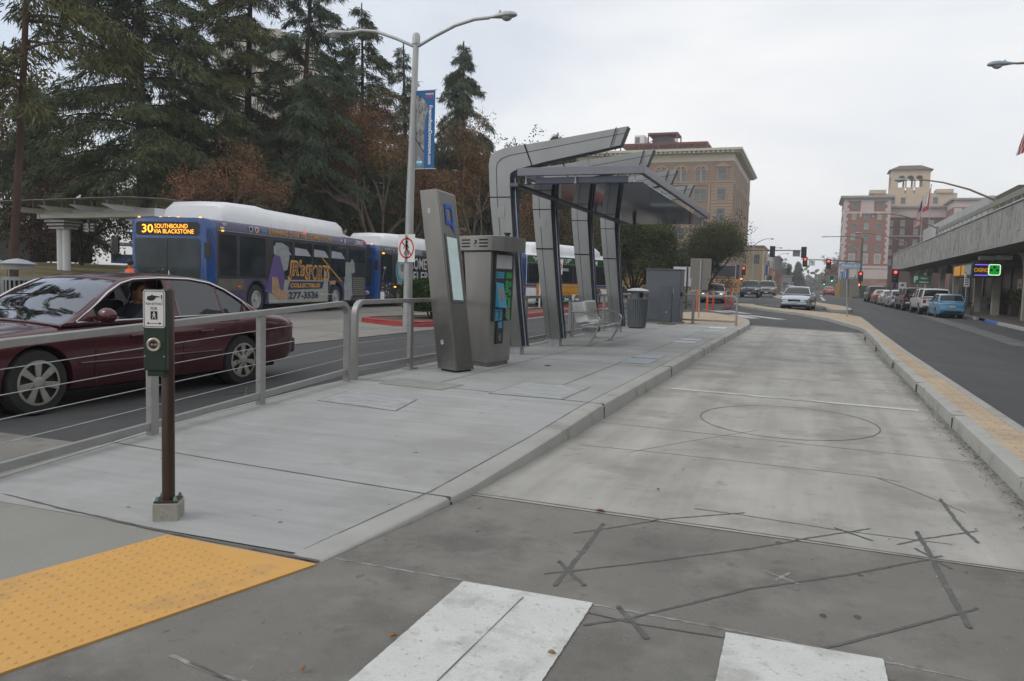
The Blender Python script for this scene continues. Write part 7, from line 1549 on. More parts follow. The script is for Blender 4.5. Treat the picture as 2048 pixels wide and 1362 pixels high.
b = MB(); b.prism([(-.0, AZ0 - .001), (.35, AZ0 - .001), (8, AZ0 - .25), (8, AZ0 + .1), (.36, AZ0 + .5)], 0, YL, 'y'); b.build('soffit', M_soff, ar)
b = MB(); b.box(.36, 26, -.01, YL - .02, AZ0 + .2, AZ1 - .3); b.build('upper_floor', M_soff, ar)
b = MB(); b.box(6.6, 26, .02, YL - .1, -.6, AZ0 - .2); sf = b.build('shop_front', mat('shopfront_dark', (0.022, 0.022, 0.024), 0.25, var=0.3, scale=0.5), ar)
# flared columns
CY = [36, 44.3, 52.8, 61.1, 67.6, 77.2, 85.3, 94.6, 101.9, 109.4]
def col_mesh():
    b = MB(); prof = []
    hw = [(0, .20), (1.2, .20), (2.2, .23), (2.8, .32), (3.3, .55), (3.7, 1.0), (3.95, 1.7), (4.02, 2.6)]
    L_ = [(-w, z) for z, w in hw]; R__ = [(w, z) for z, w in hw][::-1]
    b.prism([(p[0], p[1]) for p in L_ + R__], -.22, .22, 'x'); return b.mesh('column', [M_col])
cm_ = col_mesh()
for y in CY: o = bpy.data.objects.new('column', cm_); COL.objects.link(o); o.parent = ar; o.location = (1.9, y + 28, -.05)
for i in range(28): y = 30 + i * 3.9; b = MB(); b.box(6.52, 6.59, y, y + .12, 0, 3.8); b.build('mullion', mat('mullion_grey', (0.10, 0.10, 0.10), 0.4, 0.4), sf)
for i, (y, w, z0, z1, c) in enumerate(((86.5, 1.6, 1.0, 3.1, (0.5, 0.45, 0.33)), (79, .9, .3, 3.2, (0.20, 0.16, 0.09)), (74, 1.2, .4, 3.1, (0.22, 0.23, 0.22)), (94, 1.0, 1.3, 3.0, (0.35, 0.36, 0.34)), (104, 1.5, 1.2, 2.8, (0.12, 0.10, 0.08)), (113, 1.2, 1.1, 2.7, (0.30, 0.30, 0.28)), (122, 1.4, 1.2, 2.7, (0.20, 0.2, 0.2)))):
    b = MB(); b.box(6.50, 6.53, y, y + w, z0, z1); o = b.build('shop_window', mat('shop_window_%d' % i, c, 0.3, emit=c, es=.9 if i == 0 else .35, var=0.3, scale=1.5), sf)
for y in (88, 97, 106, 115):
    b = MB(); b.box(4.5, 4.58, y, y + 6.0, 0.1, 1.25); b.build('patio_screen', mat('patio_screen', (0.10, 0.10, 0.10), 0.7, var=.2, scale=.8), ar)
for (x, y) in ((.6, 88), (1.4, 87)): b = MB(); b.box(x, x + .9, y, y + .45, 3.72, 4.0); b.build('soffit_lamp', M_signw, ar, bevel=.02)
# railing above the near part and tile coping farther on
b = MB(); b.box(.55, .67, 0, 108, AZ1 + .62, AZ1 + .95); rl = b.build('parapet_rail', mat('parapet_metal', (0.24, 0.26, 0.22), 0.5, 0.3), ar, bevel=.02)
for i in range(60):
    b = MB(); b.box(.58, .63, 1.8 * i + .1, 1.8 * i + .18, AZ1 + .08, AZ1 + .62); b.build('baluster', _mats['parapet_metal'], rl)
b = MB(); b.prism([(.8, AZ1 + .08), (2.2, AZ1 + .55), (2.2, AZ1 + .08)], 108.2, YL, 'y'); b.build('tile_coping', mat('pink_tile', (0.34, 0.19, 0.15), 0.8, var=0.2, scale=2), ar)
b = MB(); b.box(4.4, 4.9, 108, 152, AZ1 - .1, 10.3 - .25); b.build('penthouse_wall', mat('penthouse_white', (0.42, 0.43, 0.44), 0.7, var=0.15, scale=.5, stretch=(1, 1, .3)), ar); b = MB(); b.box(4.95, 12, 100, 108.5, AZ1 - .1, 10.0); b.build('penthouse_box', mat('penthouse_brown', (0.09, 0.075, 0.05), 0.8), ar)
# hanging neon sign
ns = thing('neon_sign', 'dark hanging box sign with purple bars, CASINO lettering and a lit green clover square', 'sign', (9.72, 59.2, 0))
b = MB(); b.box(0, 1.62, 0, 7.5, 2.62, 3.52); b.build('sign_box', mat('sign_box_dark', (0.012, 0.035, 0.035), 0.4), ns)
for z in (3.38, 2.70): b = MB(); b.cyl((.12, -.03, z), (.9, -.03, z), .028, 8); b.build('neon_bar', glow('neon_purple', (0.28, 0.12, 0.95), .9), ns)
MN = T(0, -.012, 0) @ RX(PI / 2)
b = MB(); b.text('CASINO', MN @ T(.50, 3.04, 0), w=.82, h=.26, bold=.02); b.build('lettering', glow('neon_amber', (0.55, 0.25, 0.0), .7), ns, smooth=0)
b = MB(); ring(b, rrect(.70, .72, .12, 4, 1.24, 3.06), rrect(.60, .62, .09, 4, 1.24, 3.06), MN @ T(0, 0, .03), 0); b.build('neon_frame', glow('neon_white', (0.75, 1.0, 0.7), .9), ns, smooth=0)
b = MB(); b.prism(rrect(.60, .62, .09, 4, 1.24, 3.06), 0, .02, 'z', 0, MN); b.build('neon_square', glow('neon_green', (0.0, 0.40, 0.03), .5), ns, smooth=0)
b = MB(); [plate(b, circ(.085, 14, 1.24 + dx, 3.06 + dz), MN, .024) for dx, dz in ((0, .17), (-.17, -.02), (.17, -.02))]; b.build('clover_leaf', M_dark, ns, smooth=0)
MN2 = Matrix(((0, 0, -1, -.012), (-1, 0, 0, 0), (0, 1, 0, 0), (0, 0, 0, 1)))
b = MB(); b.box(.3, 2.9, 2.74, 3.40, 0, .02, 0, T(-.02, 7.3, 0) @ Matrix(((0, 0, -1, 0), (-1, 0, 0, 0), (0, 1, 0, 0), (0, 0, 0, 1)))); b.box(3.4, 4.6, 2.74, 3.40, 0, .02, 0, T(-.02, 7.3, 0) @ Matrix(((0, 0, -1, 0), (-1, 0, 0, 0), (0, 1, 0, 0), (0, 0, 0, 1)))); b.build('amber_board', glow('board_amber', (0.5, 0.22, 0.02), .5), ns)
b = MB(); b.box(4.8, 7.0, 2.74, 3.40, 0, .02, 0, T(-.02, 7.3, 0) @ Matrix(((0, 0, -1, 0), (-1, 0, 0, 0), (0, 1, 0, 0), (0, 0, 0, 1)))); b.build('pale_board', mat('board_pale', (0.3, 0.38, 0.38), 0.5), ns)
# planters and no-parking post, parking sign
for x, y, lb in ((12.6, 60.2, 'dark square planter with shrubs beside the second arcade column'), (12.4, 56.2, 'dark square planter with shrubs nearest at the right frame edge'), (12.6, 64.6, 'dark square planter with shrubs behind the light blue hatchback')):
    r = thing('planter', lb, 'planter', (x, y, gz(9.4, y) + .14), 0, 'planters under the arcade')
    b = MB(); b.box(-.45, .45, -.45, .45, 0, .85); b.build('pot', mat('planter_brown', (0.045, 0.035, 0.03), 0.7, var=0.2), r, bevel=.03)
    rng = np.random.default_rng(int(y)); n_ = 1400; P = rng.normal(size=(n_, 3)) * np.array([.30, .30, .28]) + np.array([0, 0, 1.15]); leaf_object('foliage', P, P * 0 + rng.normal(size=(n_, 3)), rng.uniform(.08, .2, n_), rng.uniform(.03, .07, n_), M_green, r, rng)
def pole_thing(name, label, cat, x, y, z, h, rad=.03, m=M_galv, group=None):
    r = thing(name, label, cat, (x, y, z), 0, group); b = MB(); b.tube([(0, 0, 0), (0, 0, h)], rad, 8); b.build('post', m, r); return r
r = pole_thing('parking_sign', 'green parking sign on a post beyond the parked pickups', 'sign', 9.85, 86.0, .1, 3.0)
b = MB(); b.box(-.75, .75, -.06, -.04, 2.15, 3.05); pl = b.build('plate', mat('sign_green', (0.01, 0.16, 0.08), 0.5), r); b = MB(); M_ = T(0, -.066, 0) @ RX(PI / 2); b.text('P', M_ @ T(-.48, 2.62, 0), w=.36, h=.6, bold=.05); b.text('PARKING', M_ @ T(.22, 2.35, 0), w=.8, h=.17, bold=.04); b.text('PUBLIC', M_ @ T(.22, 2.72, 0), w=.6, h=.15, bold=.05); b.build('lettering', M_signw, pl, smooth=0)
r = pole_thing('parking_restriction_sign', 'narrow white sign with stacked lettering on a post by the light blue hatchback', 'sign', 9.75, 61.2, .0, 2.9)
b = MB(); b.box(-.17, .17, -.06, -.04, 1.95, 2.95); pl = b.build('plate', M_signw, r); b = MB(); M_ = T(0, -.066, 0) @ RX(PI / 2)
for i, w in enumerate(('2', 'HR', 'PARK', '9AM', '6PM')): b.text(w, M_ @ T(0, 2.72 - .16 * i, 0), w=.22, h=.11, bold=.04)
b.build('lettering', M_signk, pl, smooth=0); b = MB(); b.box(-.16, .16, -.07, -.06, 2.84, 2.93); b.build('red_band', M_signr, pl)
bk2 = thing('bicycle', 'bicycle leaning by the kerb behind the light blue hatchback', 'bicycle', (9.85, 59.2, .02), 1.3)
for x in (-.5, .5):
    b = MB(); b.tube([(x + .33 * math.cos(2 * PI * i / 20), 0, .34 + .33 * math.sin(2 * PI * i / 20)) for i in range(21)], .018, 6, cap=False); b.build('wheel', M_rubber, bk2, smooth=60)
b = MB()
for a_, c_ in (('bb', 'st'), ('st', 'hd'), ('bb', 'hd'), ('r', 'st'), ('r', 'bb'), ('hd', 'f')): b.tube([F_[a_], F_[c_]], .02, 6)
b.build('frame', M_plate, bk2); b = MB(); b.tube([(.34, 0, .8), (.32, -.2, 1.0)], .014, 6); b.tube([(.34, 0, .8), (.32, .2, 1.0)], .014, 6); b.build('handlebar', M_black, bk2)

# hotel
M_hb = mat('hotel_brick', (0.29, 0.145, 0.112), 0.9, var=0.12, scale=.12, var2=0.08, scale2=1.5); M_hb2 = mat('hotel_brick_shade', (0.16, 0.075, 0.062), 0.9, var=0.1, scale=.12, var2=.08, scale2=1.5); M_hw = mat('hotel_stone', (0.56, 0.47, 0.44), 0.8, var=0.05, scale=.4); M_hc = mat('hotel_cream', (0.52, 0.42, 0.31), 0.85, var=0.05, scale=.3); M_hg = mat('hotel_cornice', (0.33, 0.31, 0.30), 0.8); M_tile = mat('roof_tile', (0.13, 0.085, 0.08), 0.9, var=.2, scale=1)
hot = thing('hotel_building', 'tall pink brick and cream hotel with quoins and an arched rooftop tower', 'building', (12.5, 230, 0))
pw = win_proto(1.05, 1.6, .09, 0, M_wframe, M_wblind, dep=.05); pw2 = win_proto(1.05, 1.6, .10, 0, M_wframe, M_wpane, dep=.05); pwb = win_proto(1.15, 2.1, .24, 0, M_hw, M_wblind, dep=.05)
def quoins(mb, x0, x1, y, z0, z1, side=1, w=.9):
    z = z0; k = 0
    while z < z1:
        ww = w * (1.0 if k % 2 else 1.55); mb.box(min(x0, x0 + side * ww), max(x0, x0 + side * ww), y - .08, y, z, z + .78); z += .8; k += 1
b = MB(); b.box(-5.6, 5.6, 0, 17, 7.2, 25.6); b.build('wing', M_hb, hot)
b = MB(); quoins(b, -5.6, 0, 0, 8.6, 21.6, 1, .62); quoins(b, 5.6, 0, 0, 8.6, 21.6, -1, .62); quoins(b, -5.6, 0, 0, 22.3, 25.2, 1, .8); quoins(b, 5.6, 0, 0, 22.3, 25.2, -1, .8); b.box(-5.7, 5.7, -.15, -.0, 21.7, 22.2); b.box(-5.7, 5.7, -.15, 0, 25.0, 25.7); b.box(-5.7, 5.7, -.25, 0, 7.3, 8.0); b.box(-1.6, 1.6, -.12, 0, 22.2, 25.2); b.box(-1.7, -1.3, -.3, 0, 20.8, 22.3); b.box(1.3, 1.7, -.3, 0, 20.8, 22.3); b.box(-5.68, -5.6, 0, 17, 7.3, 25.6); b.build('stonework', M_hw, hot)
b = MB(); b.box(-6.6, 6.4, -1.0, 18, 25.75, 26.3); b.prism([(-6.2, 25.4), (6.0, 25.4), (6.0, 25.74), (-6.2, 25.74)], -.5, 17.5, 'y'); b.build('cornice', M_hg, hot)
b = MB(); b.box(-5.75, 5.75, -.1, 16, 4.6, 7.2); b.build('sign_band', M_hw, hot); b = MB(); b.box(-5.7, 5.7, -.05, 16, -.5, 4.6); b.build('base', mat('base_brick', (0.24, 0.11, 0.08), 0.9, var=0.35, scale=.5, stretch=(.3, 1, 1.6), col2=(0.33, 0.20, 0.16)), hot)
for zz4 in (24.0, 21.0, 18.4, 15.6, 12.8):
    for x in (-3.1, 0, 3.1): put_win(hot, pw2 if (int(zz4) + int(x)) % 2 else pw, x, -.06, zz4 - .1)
for x in (-3.1, 0, 3.1): put_win(hot, pwb, x, -.06, 9.9)
for zz4 in (24.0, 21.0, 18.4, 15.6, 12.8, 10.2):
    for y in (3, 7, 11, 15): put_win(hot, pw2, -5.72, y, zz4, -PI / 2)
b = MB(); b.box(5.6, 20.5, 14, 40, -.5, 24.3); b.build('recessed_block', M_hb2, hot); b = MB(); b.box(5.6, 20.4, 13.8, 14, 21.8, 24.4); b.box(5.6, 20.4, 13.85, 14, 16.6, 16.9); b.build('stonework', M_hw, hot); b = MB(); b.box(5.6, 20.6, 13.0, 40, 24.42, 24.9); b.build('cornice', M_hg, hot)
for zz4 in (20.2, 17.9, 15.0, 12.2, 9.4):
    for x in (7.0, 9.9, 13.2, 17.0): put_win(hot, pw, x, 13.93, zz4)
b = MB(); b.box(20.5, 36, 2, 30, -.5, 25.2); b.build('right_wing', M_hb, hot); b = MB(); b.box(20.4, 36, 1.9, 2.0, 23.4, 25.2); quoins(b, 20.5, 0, 2, 8, 23, 1, 1.1); b.box(20.42, 20.5, 2, 14, 23.4, 25.2); b.build('stonework', M_hw, hot); b = MB(); b.box(19.8, 37, 1.2, 31, 25.22, 25.7); b.build('cornice', M_hg, hot)
for x in (23.5, 28, 32.5): put_win(hot, pw2, x, 1.93, 21.5)
b = MB(); b.box(2.5, 23, 16, 36, 24.9, 28.6); b.box(1.2, 5.4, 15.4, 20, 28.6, 29.6); b.box(17.8, 22, 15.4, 20, 28.6, 29.6); b.build('penthouse', M_hc, hot)
for x in (7.2, 9.8, 17.8): put_win(hot, pw2, x, 15.94, 26.6)
tw = MB(); TZ0, TZ1 = 28.6, 35.2   # tower with three open arches per side
def arch_wall(mb, x0, x1, y, y2, z0, z1, n, zb, ax='x'):
    """wall slab with n arched openings"""
    w = (x1 - x0) / (n + 1.0); ow = w * .72; gap = (x1 - x0 - n * ow - (n - 1) * w * .18) / 2; xs = [x0 + gap + i * (ow + w * .18) for i in range(n)]
    def bx(a, c, e, g): mb.box(a, c, y, y2, e, g) if ax == 'x' else mb.box(y, y2, a, c, e, g)
    bx(x0, xs[0], z0, z1); bx(xs[-1] + ow, x1, z0, z1)
    spring = z1 - 1.5 - ow / 2
    for i, x in enumerate(xs):
        bx(x, x + ow, z0, zb)
        if i < n - 1: bx(x + ow, xs[i + 1], zb, z1)
        P = [(x, spring)] + [(x + ow / 2 - ow / 2 * math.cos(PI * k / 10), spring + ow / 2 * math.sin(PI * k / 10)) for k in range(1, 10)] + [(x + ow, spring), (x + ow, z1), (x, z1)]
        mb.prism(P, y, y2, 'y' if ax == 'x' else 'x')
arch_wall(tw, 6.6, 16.4, 17.5, 18.3, TZ0, TZ1, 3, 30.4); arch_wall(tw, 6.6, 16.4, 24.5, 25.3, TZ0, TZ1, 3, 30.4)
tw.box(6.6, 7.2, 18.3, 24.5, TZ0, TZ1 - 5.0); tw.box(15.8, 16.4, 18.3, 24.5, TZ0, TZ1 - 5.0); tw.box(6.6, 7.2, 18.3, 24.5, TZ1 - 1.5, TZ1); tw.box(15.8, 16.4, 18.3, 24.5, TZ1 - 1.5, TZ1)
twr = tw.build('tower', M_hc, hot)
b = MB(); b.add([(5.9, 16.8, TZ1), (17.1, 16.8, TZ1), (17.1, 26, TZ1), (5.9, 26, TZ1), (8.8, 19.5, TZ1 + 1.5), (14.2, 19.5, TZ1 + 1.5), (14.2, 23.3, TZ1 + 1.5), (8.8, 23.3, TZ1 + 1.5)], [(0, 3, 2, 1), (4, 5, 6, 7), (0, 1, 5, 4), (1, 2, 6, 5), (2, 3, 7, 6), (3, 0, 4, 7)]); b.build('tower_roof', M_tile, twr)
# low green fence and brick block before the hotel
r = thing('screen_fence', 'dark green screened fence at the foot of the hotel', 'fence', (5.6, 128, .3)); b = MB(); b.box(0, 7, 0, .1, 0, 1.9); b.build('screen', mat('screen_green', (0.06, 0.075, 0.06), 0.9, var=.15), r)
for i in range(4): b = MB(); b.cyl((i * 2.3, -.06, 0), (i * 2.3, -.06, 2.0), .05, 6); b.build('post', M_plate, r)
# brown office building
M_ob = brick_mat('office_brick', (0.30, 0.205, 0.15), (0.34, 0.235, 0.17), (0.27, 0.19, 0.14), .6, .25, .02, mapping=(PI / 2, 0, 0)); M_os = mat('office_stone', (0.36, 0.27, 0.20), 0.85, var=0.06, scale=.4); M_oc = mat('office_cornice', (0.52, 0.48, 0.38), 0.8, var=0.05)
M_ob = mat('office_wall', (0.27, 0.195, 0.15), 0.9, var=0.08, scale=.15, var2=0.08, scale2=2.0)
of = thing('office_building', 'brown office block with arched top windows and a pale cornice', 'building', (-13.35, 140, 0))
b = MB(); b.box(-48, 0, 0, 36, -.5, 22.7); b.build('wall', M_ob, of)
b = MB(); b.prism([(0, 22.7), (-48, 22.7), (-48, 24.0), (0, 24.0)], -.05, 36, 'y'); b.build('frieze', M_oc, of)
b = MB(); b.box(-48, 1.3, -1.3, 37, 24.35, 24.75); b.box(-48, .8, -.8, 36.5, 24.02, 24.33)
for i in range(60): b.box(-47.6 + .8 * i, -47.25 + .8 * i, -1.15, -.82, 24.0, 24.34)
for i in range(45): b.box(.82, 1.15, -.6 + .8 * i, -.25 + .8 * i, 24.0, 24.34)
b.build('cornice', M_oc, of)
b = MB()
for z in (19.1, 18.75, 3.9): b.box(-48, .14, -.14, 0, z, z + .22); b.box(.0, .14, 0, 36, z, z + .22)
for i in range(26): 
    z = 4.6 + .55 * i; b.box(-3.6, .03, -.07, -.003, z, z + .42) if z < 18.6 else None; b.box(.003, .07, -.0, 2.6, z, z + .42) if z < 18.6 else None
b.box(-48, -3.62, -.04, 0, 3.9, 18.6) if False else None
for k in range(14): x = -3.75 - 3.4 * k; b.box(x - .35, x, -.10, -.003, 4.2, 18.7)
b.build('stone_trim', M_os, of)
pa = win_proto(.72, 2.0, .16, 0, M_os, M_wpane, dep=.05); pd = win_proto(1.95, 1.95, .12, 1, M_os, M_wpane, dep=.05); ps = win_proto(1.35, 1.95, .16, 0, M_os, M_wpane, dep=.05); pn = win_proto(.8, 2.1, .14, 0, M_os, M_wpane, dep=.05)
put_win(of, ps, -1.9, -.08, 20.5); b = MB(); b.prism([(-2.95, 21.9), (-.85, 21.9), (-1.9, 22.55)], -.2, -.05, 'y'); b.box(-3.0, -.8, -.25, -.0, 21.72, 21.9); b.build('pediment', M_os, of)
XB = [-5.45 - 3.4 * k for k in range(9)]
for k, x in enumerate(XB):
    for s in (-.52, .52):
        put_win(of, pa, x + s, -.06, 20.3)
    b = MB(); n_ = 14; ring_o = [(x + 1.35 * math.cos(PI * i / n_), 21.0 + 1.15 * math.sin(PI * i / n_)) for i in range(n_ + 1)]; ring_i = [(x + 1.05 * math.cos(PI * i / n_), 21.0 + .88 * math.sin(PI * i / n_)) for i in range(n_ + 1)]
    b.prism(ring_o + ring_i[::-1], -.16, -.0, 'y'); b.box(x - .14, x + .14, -.2, -.0, 21.3, 22.2); b.build('arch', M_os, of)
    for z in (17.1, 13.75, 10.4, 7.1):
        if z > 7 and k < 8: put_win(of, pd, x, -.06, z)
for z in (17.1, 13.75, 10.4, 7.1): put_win(of, ps, -1.9, -.12, z)
for i in range(9):
    for z in (20.3, 17.1, 13.75, 10.4): put_win(of, pn, .06, 3.2 + 3.6 * i, z, PI / 2) if i < 8 else None
b = MB()
for i in range(9): b.box(.0, .35, 1.2 + 3.6 * i, 1.9 + 3.6 * i, 4, 18.7)
b.build('pilaster', M_os, of)
# steel frame and plant on the roof
M_rst = mat('red_steel', (0.14, 0.035, 0.032), 0.6, var=0.1)
rs = thing('roof_steelwork', 'dark red steel frame standing on the roof of the brown office block', 'steel frame', (-34.5, 146, 24.8))
b = MB(); b.box(0, 15.8, 0, 6, 2.0, 2.35); b.build('deck', M_rst, rs); b = MB(); b.box(5.0, 10.4, .4, 5, 3.9, 4.25); b.build('upper_deck', M_rst, rs)
for x in (0, 3.5, 7, 10.4, 13.5, 15.6):
    for y in (0, 5.8): b = MB(); b.box(x, x + .2, y, y + .2, 0, 2.0); b.build('column', M_rst, rs)
for x in (5.0, 10.2): b = MB(); b.box(x, x + .2, .4, .6, 2.35, 3.9); b.build('column', M_rst, rs); b = MB(); b.box(x, x + .2, 4.8, 5.0, 2.35, 3.9); b.build('column', M_rst, rs)
b = MB(); b.tube([(5.1, .5, 2.4), (7.7, .5, 3.9)], .08, 4); b.tube([(10.2, .5, 2.4), (7.7, .5, 3.9)], .08, 4); b.tube([(7.2, .1, .0), (10.2, .1, 2.0)], .08, 4); b.build('brace', M_rst, rs)
r = thing('roof_plant_unit', 'white air-conditioning unit on the red steel deck of the brown office block', 'air conditioner', (-32.2, 147.5, 27.16)); b = MB(); b.box(0, 1.9, 0, 3.6, 0, 1.75); b.build('casing', M_signw, r, bevel=.05); b = MB(); b.box(.15, 1.0, -.03, 0, .3, 1.4); b.build('grille', M_plate, r)
r = thing('roof_plant_unit', 'dark plant under the raised red frame on the brown office roof', 'air conditioner', (-28.6, 147.2, 27.16)); b = MB(); b.box(0, 3.6, 0, 2.6, 0, 1.2); b.build('casing', mat('plant_dark', (0.08, 0.09, 0.10), 0.5), r, bevel=.05)
# hoarding, scaffolding, billboard below
M_ply = mat('plywood', (0.46, 0.25, 0.115), 0.85, var=0.12, scale=.6, stretch=(2, 2, .3), var2=.06, scale2=8)
hd = thing('plywood_hoarding', 'long orange plywood hoarding at the foot of the brown office block', 'hoarding', (-34, 134, .1)); b = MB(); b.box(0, 24.6, 0, .15, 0, 2.7); b.build('boards', M_ply, hd)
for i in range(11): b = MB(); b.box(2.4 * i, 2.4 * i + .12, -.06, -.005, 0, 2.75); b.build('batten', mat('batten', (0.36, 0.19, 0.09), 0.85), hd)
b = MB(); b.box(17.5, 18.5, -.03, -.005, 1.4, 2.0); b.build('notice', M_signw, hd)
sc_ = thing('scaffolding', 'scaffold frame above the plywood hoarding', 'scaffolding', (-31, 134.6, 2.85))
for x in (0, 3.2, 6.4, 9.6, 12.8, 16, 19.2): b = MB(); b.cyl((x, 0, 0), (x, 0, 2.3), .06, 6); b.build('standard', M_galv, sc_)
for z in (.15, 2.1): b = MB(); b.box(0, 19.2, -.04, .04, z, z + .12); b.build('ledger', M_galv, sc_)
for x in (3.2, 9.6, 12.8): b = MB(); b.tube([(x, 0, .2), (x + 3.2, 0, 2.1)], .045, 5); b.build('brace', M_galv, sc_)
b = MB(); b.box(-.5, 19.5, 1.5, 4, .0, 2.3); b.build('dark_netting', mat('netting', (0.035, 0.035, 0.035), 0.9, var=.3, scale=.5), sc_)
r = thing('beige_wall', 'low beige wall before the plywood hoarding', 'wall', (-29, 124, .1)); b = MB(); b.box(0, 12, 0, .4, 0, 1.25); b.build('wall', mat('beige_render', (0.42, 0.34, 0.22), 0.85, var=.1), r)
r = thing('blank_billboard', 'white blank board on brown posts behind the grey sign back', 'billboard', (-5.7 - 1.5, 46.5, .15)); b = MB(); b.box(-.35, 1.15, -.03, .03, 1.30, 2.42); b.build('board', mat('board_white', (0.62, 0.62, 0.66), 0.6), r); b = MB(); b.cyl((.45, -.08, 0), (.45, -.08, 2.4), .045, 8); b.build('post', M_bark, r)
# more buildings down the left side of the street
def block(name, label, cat, x0, x1, y0, y1, h, m, wins=(), trim=None, front_w=2, side_w=0, wz=(), z0=-.3, pane=None):
    r = thing(name, label, cat, ((x0 + x1) / 2, y0, 0)); a = (x1 - x0) / 2
    b = MB(); b.box(-a, a, 0, y1 - y0, z0, h); b.build('wall', m, r)
    b = MB(); b.box(-a - .25, a + .25, -.25, y1 - y0 + .2, h, h + .35); b.build('parapet', trim or m, r)
    if wz:
        p_ = win_proto(min(1.3, 2 * a / (front_w + 1)), 1.7, .12, 0, mp=pane or M_wpane, dep=.05); 
        for z in wz:
            for i in range(front_w): put_win(r, p_, -a + 2 * a * (i + .5) / front_w, -.06, z)
            for i in range(side_w): put_win(r, p_, a + .06, (y1 - y0) * (i + .5) / side_w, z, PI / 2)
    return r
M_cream = mat('cream_render', (0.52, 0.42, 0.28), 0.85, var=.06, scale=.3)
bk3 = block('theatre_building', 'cream corner building with a white poster wall right of the brown office block', 'building', -20, -9.6, 168, 186, 9.6, M_cream, trim=mat('terracotta_trim', (0.36, 0.2, 0.14), 0.8), front_w=4, side_w=2, wz=(7.2,))
b = MB(); b.box(-5, 2.6, -1.5, -.1, 1.8, 5.2); b.build('marquee', mat('marquee_cream', (0.6, 0.48, 0.25), 0.7), bk3); b = MB(); b.box(-2.6, 1.6, -1.6, -1.52, 2.2, 4.8); b.build('poster', M_signw, bk3)
b = MB(); M_ = T(0, -1.62, 0) @ RX(PI / 2); [b.text('EEEEEE'[:5 - i % 2], M_ @ T(-.5, 4.3 - .6 * i, 0), w=2.6, h=.32) for i in range(0)]; [b.box(-2.1 + .9 * i, -1.5 + .9 * i, -1.63, -1.605, 2.6, 4.4) for i in range(4)]; b.build('poster_marks', mat('faded_red', (0.45, 0.25, 0.2), 0.7), bk3)
block('narrow_building', 'narrow white building beyond the cream one on the left of the street', 'building', -13, -9.6, 200, 214, 9.3, mat('white_render', (0.5, 0.5, 0.48), 0.85), front_w=2, wz=(4, 7), side_w=2)
block('grey_building', 'dark grey block farther down the left of the street', 'building', -18, -8.6, 222, 250, 9.6, mat('grey_render', (0.13, 0.135, 0.14), 0.85, var=.15, scale=.3), front_w=3, wz=(5,), side_w=3)
block('brick_shop', 'low brick shop under the grey block on the left', 'building', -14, -7.6, 214.5, 221, 4.8, mat('shop_brick', (0.3, 0.15, 0.09), 0.85, var=.15), front_w=2, wz=(2.4,), side_w=2)
block('orange_shop', 'orange fronted shop below the blue banners on the left', 'building', -12.5, -8.4, 187, 199, 5.6, mat('orange_render', (0.5, 0.27, 0.13), 0.85, var=.1), front_w=2, wz=(3.0,), side_w=2)
block('grey_far_building', 'pale building with a red sign far down the left side', 'building', -16, -6.2, 262, 300, 5.2, mat('far_grey', (0.28, 0.28, 0.3), 0.85, var=.1), front_w=3, wz=(2.5,), side_w=3)
block('far_building', 'low far building on the right of the distant street', 'building', 9.0, 20, 262, 320, 6.4, mat('far_brick', (0.22, 0.16, 0.14), 0.85, var=.1), front_w=3, wz=(3.5,), side_w=0)
r = thing('construction_hoarding', 'ochre hoarding on the right side of the distant street', 'hoarding', (3.9, 152, .4)); b = MB(); b.box(0, 2.9, 0, .3, 0, 2.2); b.build('boards', mat('ochre', (0.45, 0.24, 0.06), 0.8, var=.15, scale=2), r)
# beige block glimpsed through the conifers
M_bei = mat('beige_tower', (0.42, 0.39, 0.33), 0.85, var=.06, scale=.3)
bb = thing('tower_block', 'tall beige block glimpsed between the conifers', 'building', (-89, 112, 0)); b = MB(); b.box(-9, 4, 0, 14, 0, 42); b.build('wall', M_bei, bb); b = MB(); b.box(4, 13, 3, 16, 0, 33); b.build('lower_wing', M_bei, bb)
pt = win_proto(1.6, 2.0, .1, 0, M_bei, M_wpane, dep=.05)
for i in range(10):
    for j in range(4): put_win(bb, pt, -7.3 + 3.2 * j, -.06, 8 + 3.5 * i)
for i in range(6):
    for j in range(2): put_win(bb, pt, 6.5 + 3.6 * j, 2.94, 8 + 3.5 * i)
bs = thing('park_pavilion', 'low black pavilion beyond the lawn at the left edge', 'pavilion', (-54.5, 40, 1.95)); b = MB(); b.prism([(0, 0), (4.9, 0), (4.9, 1.35), (0, 2.1)], 0, 4, 'y'); b.build('body', mat('pavilion_black', (0.012, 0.014, 0.018), 0.6), bs); b = MB(); b.prism([(-.2, 2.1), (5.1, 1.3), (5.1, 1.42), (-.2, 2.25)], -.3, 4.2, 'y'); b.build('roof', M_trim, bs)
for i, (x, y, c, c2) in enumerate(((-56.5, 52, (0.03, 0.06, 0.18), 'blue'), (-52.6, 52.5, (0.4, 0.33, 0.2), 'cream'), (-49.0, 53, (0.10, 0.16, 0.22), 'teal'))):
    r = thing('market_stall', '%s sided low stall beyond the park lawn' % c2, 'stall', (x, y, 2.05)); b = MB(); b.box(0, 2.6, 0, 1.5, 0, .75); b.build('counter', mat('stall_%s' % c2, c, 0.7, var=.3, scale=2), r); b = MB(); b.prism([(-.2, 1.5), (2.8, 1.5), (2.6, 1.75), (0, 1.75)], -.2, 1.7, 'y'); b.build('roof', mat('stall_roof', (0.3, 0.33, 0.36), 0.6), r)
    for x2 in (.05, 2.5): b = MB(); b.box(x2, x2 + .07, 0, .07, .75, 1.5); b.build('post', M_galv, r)
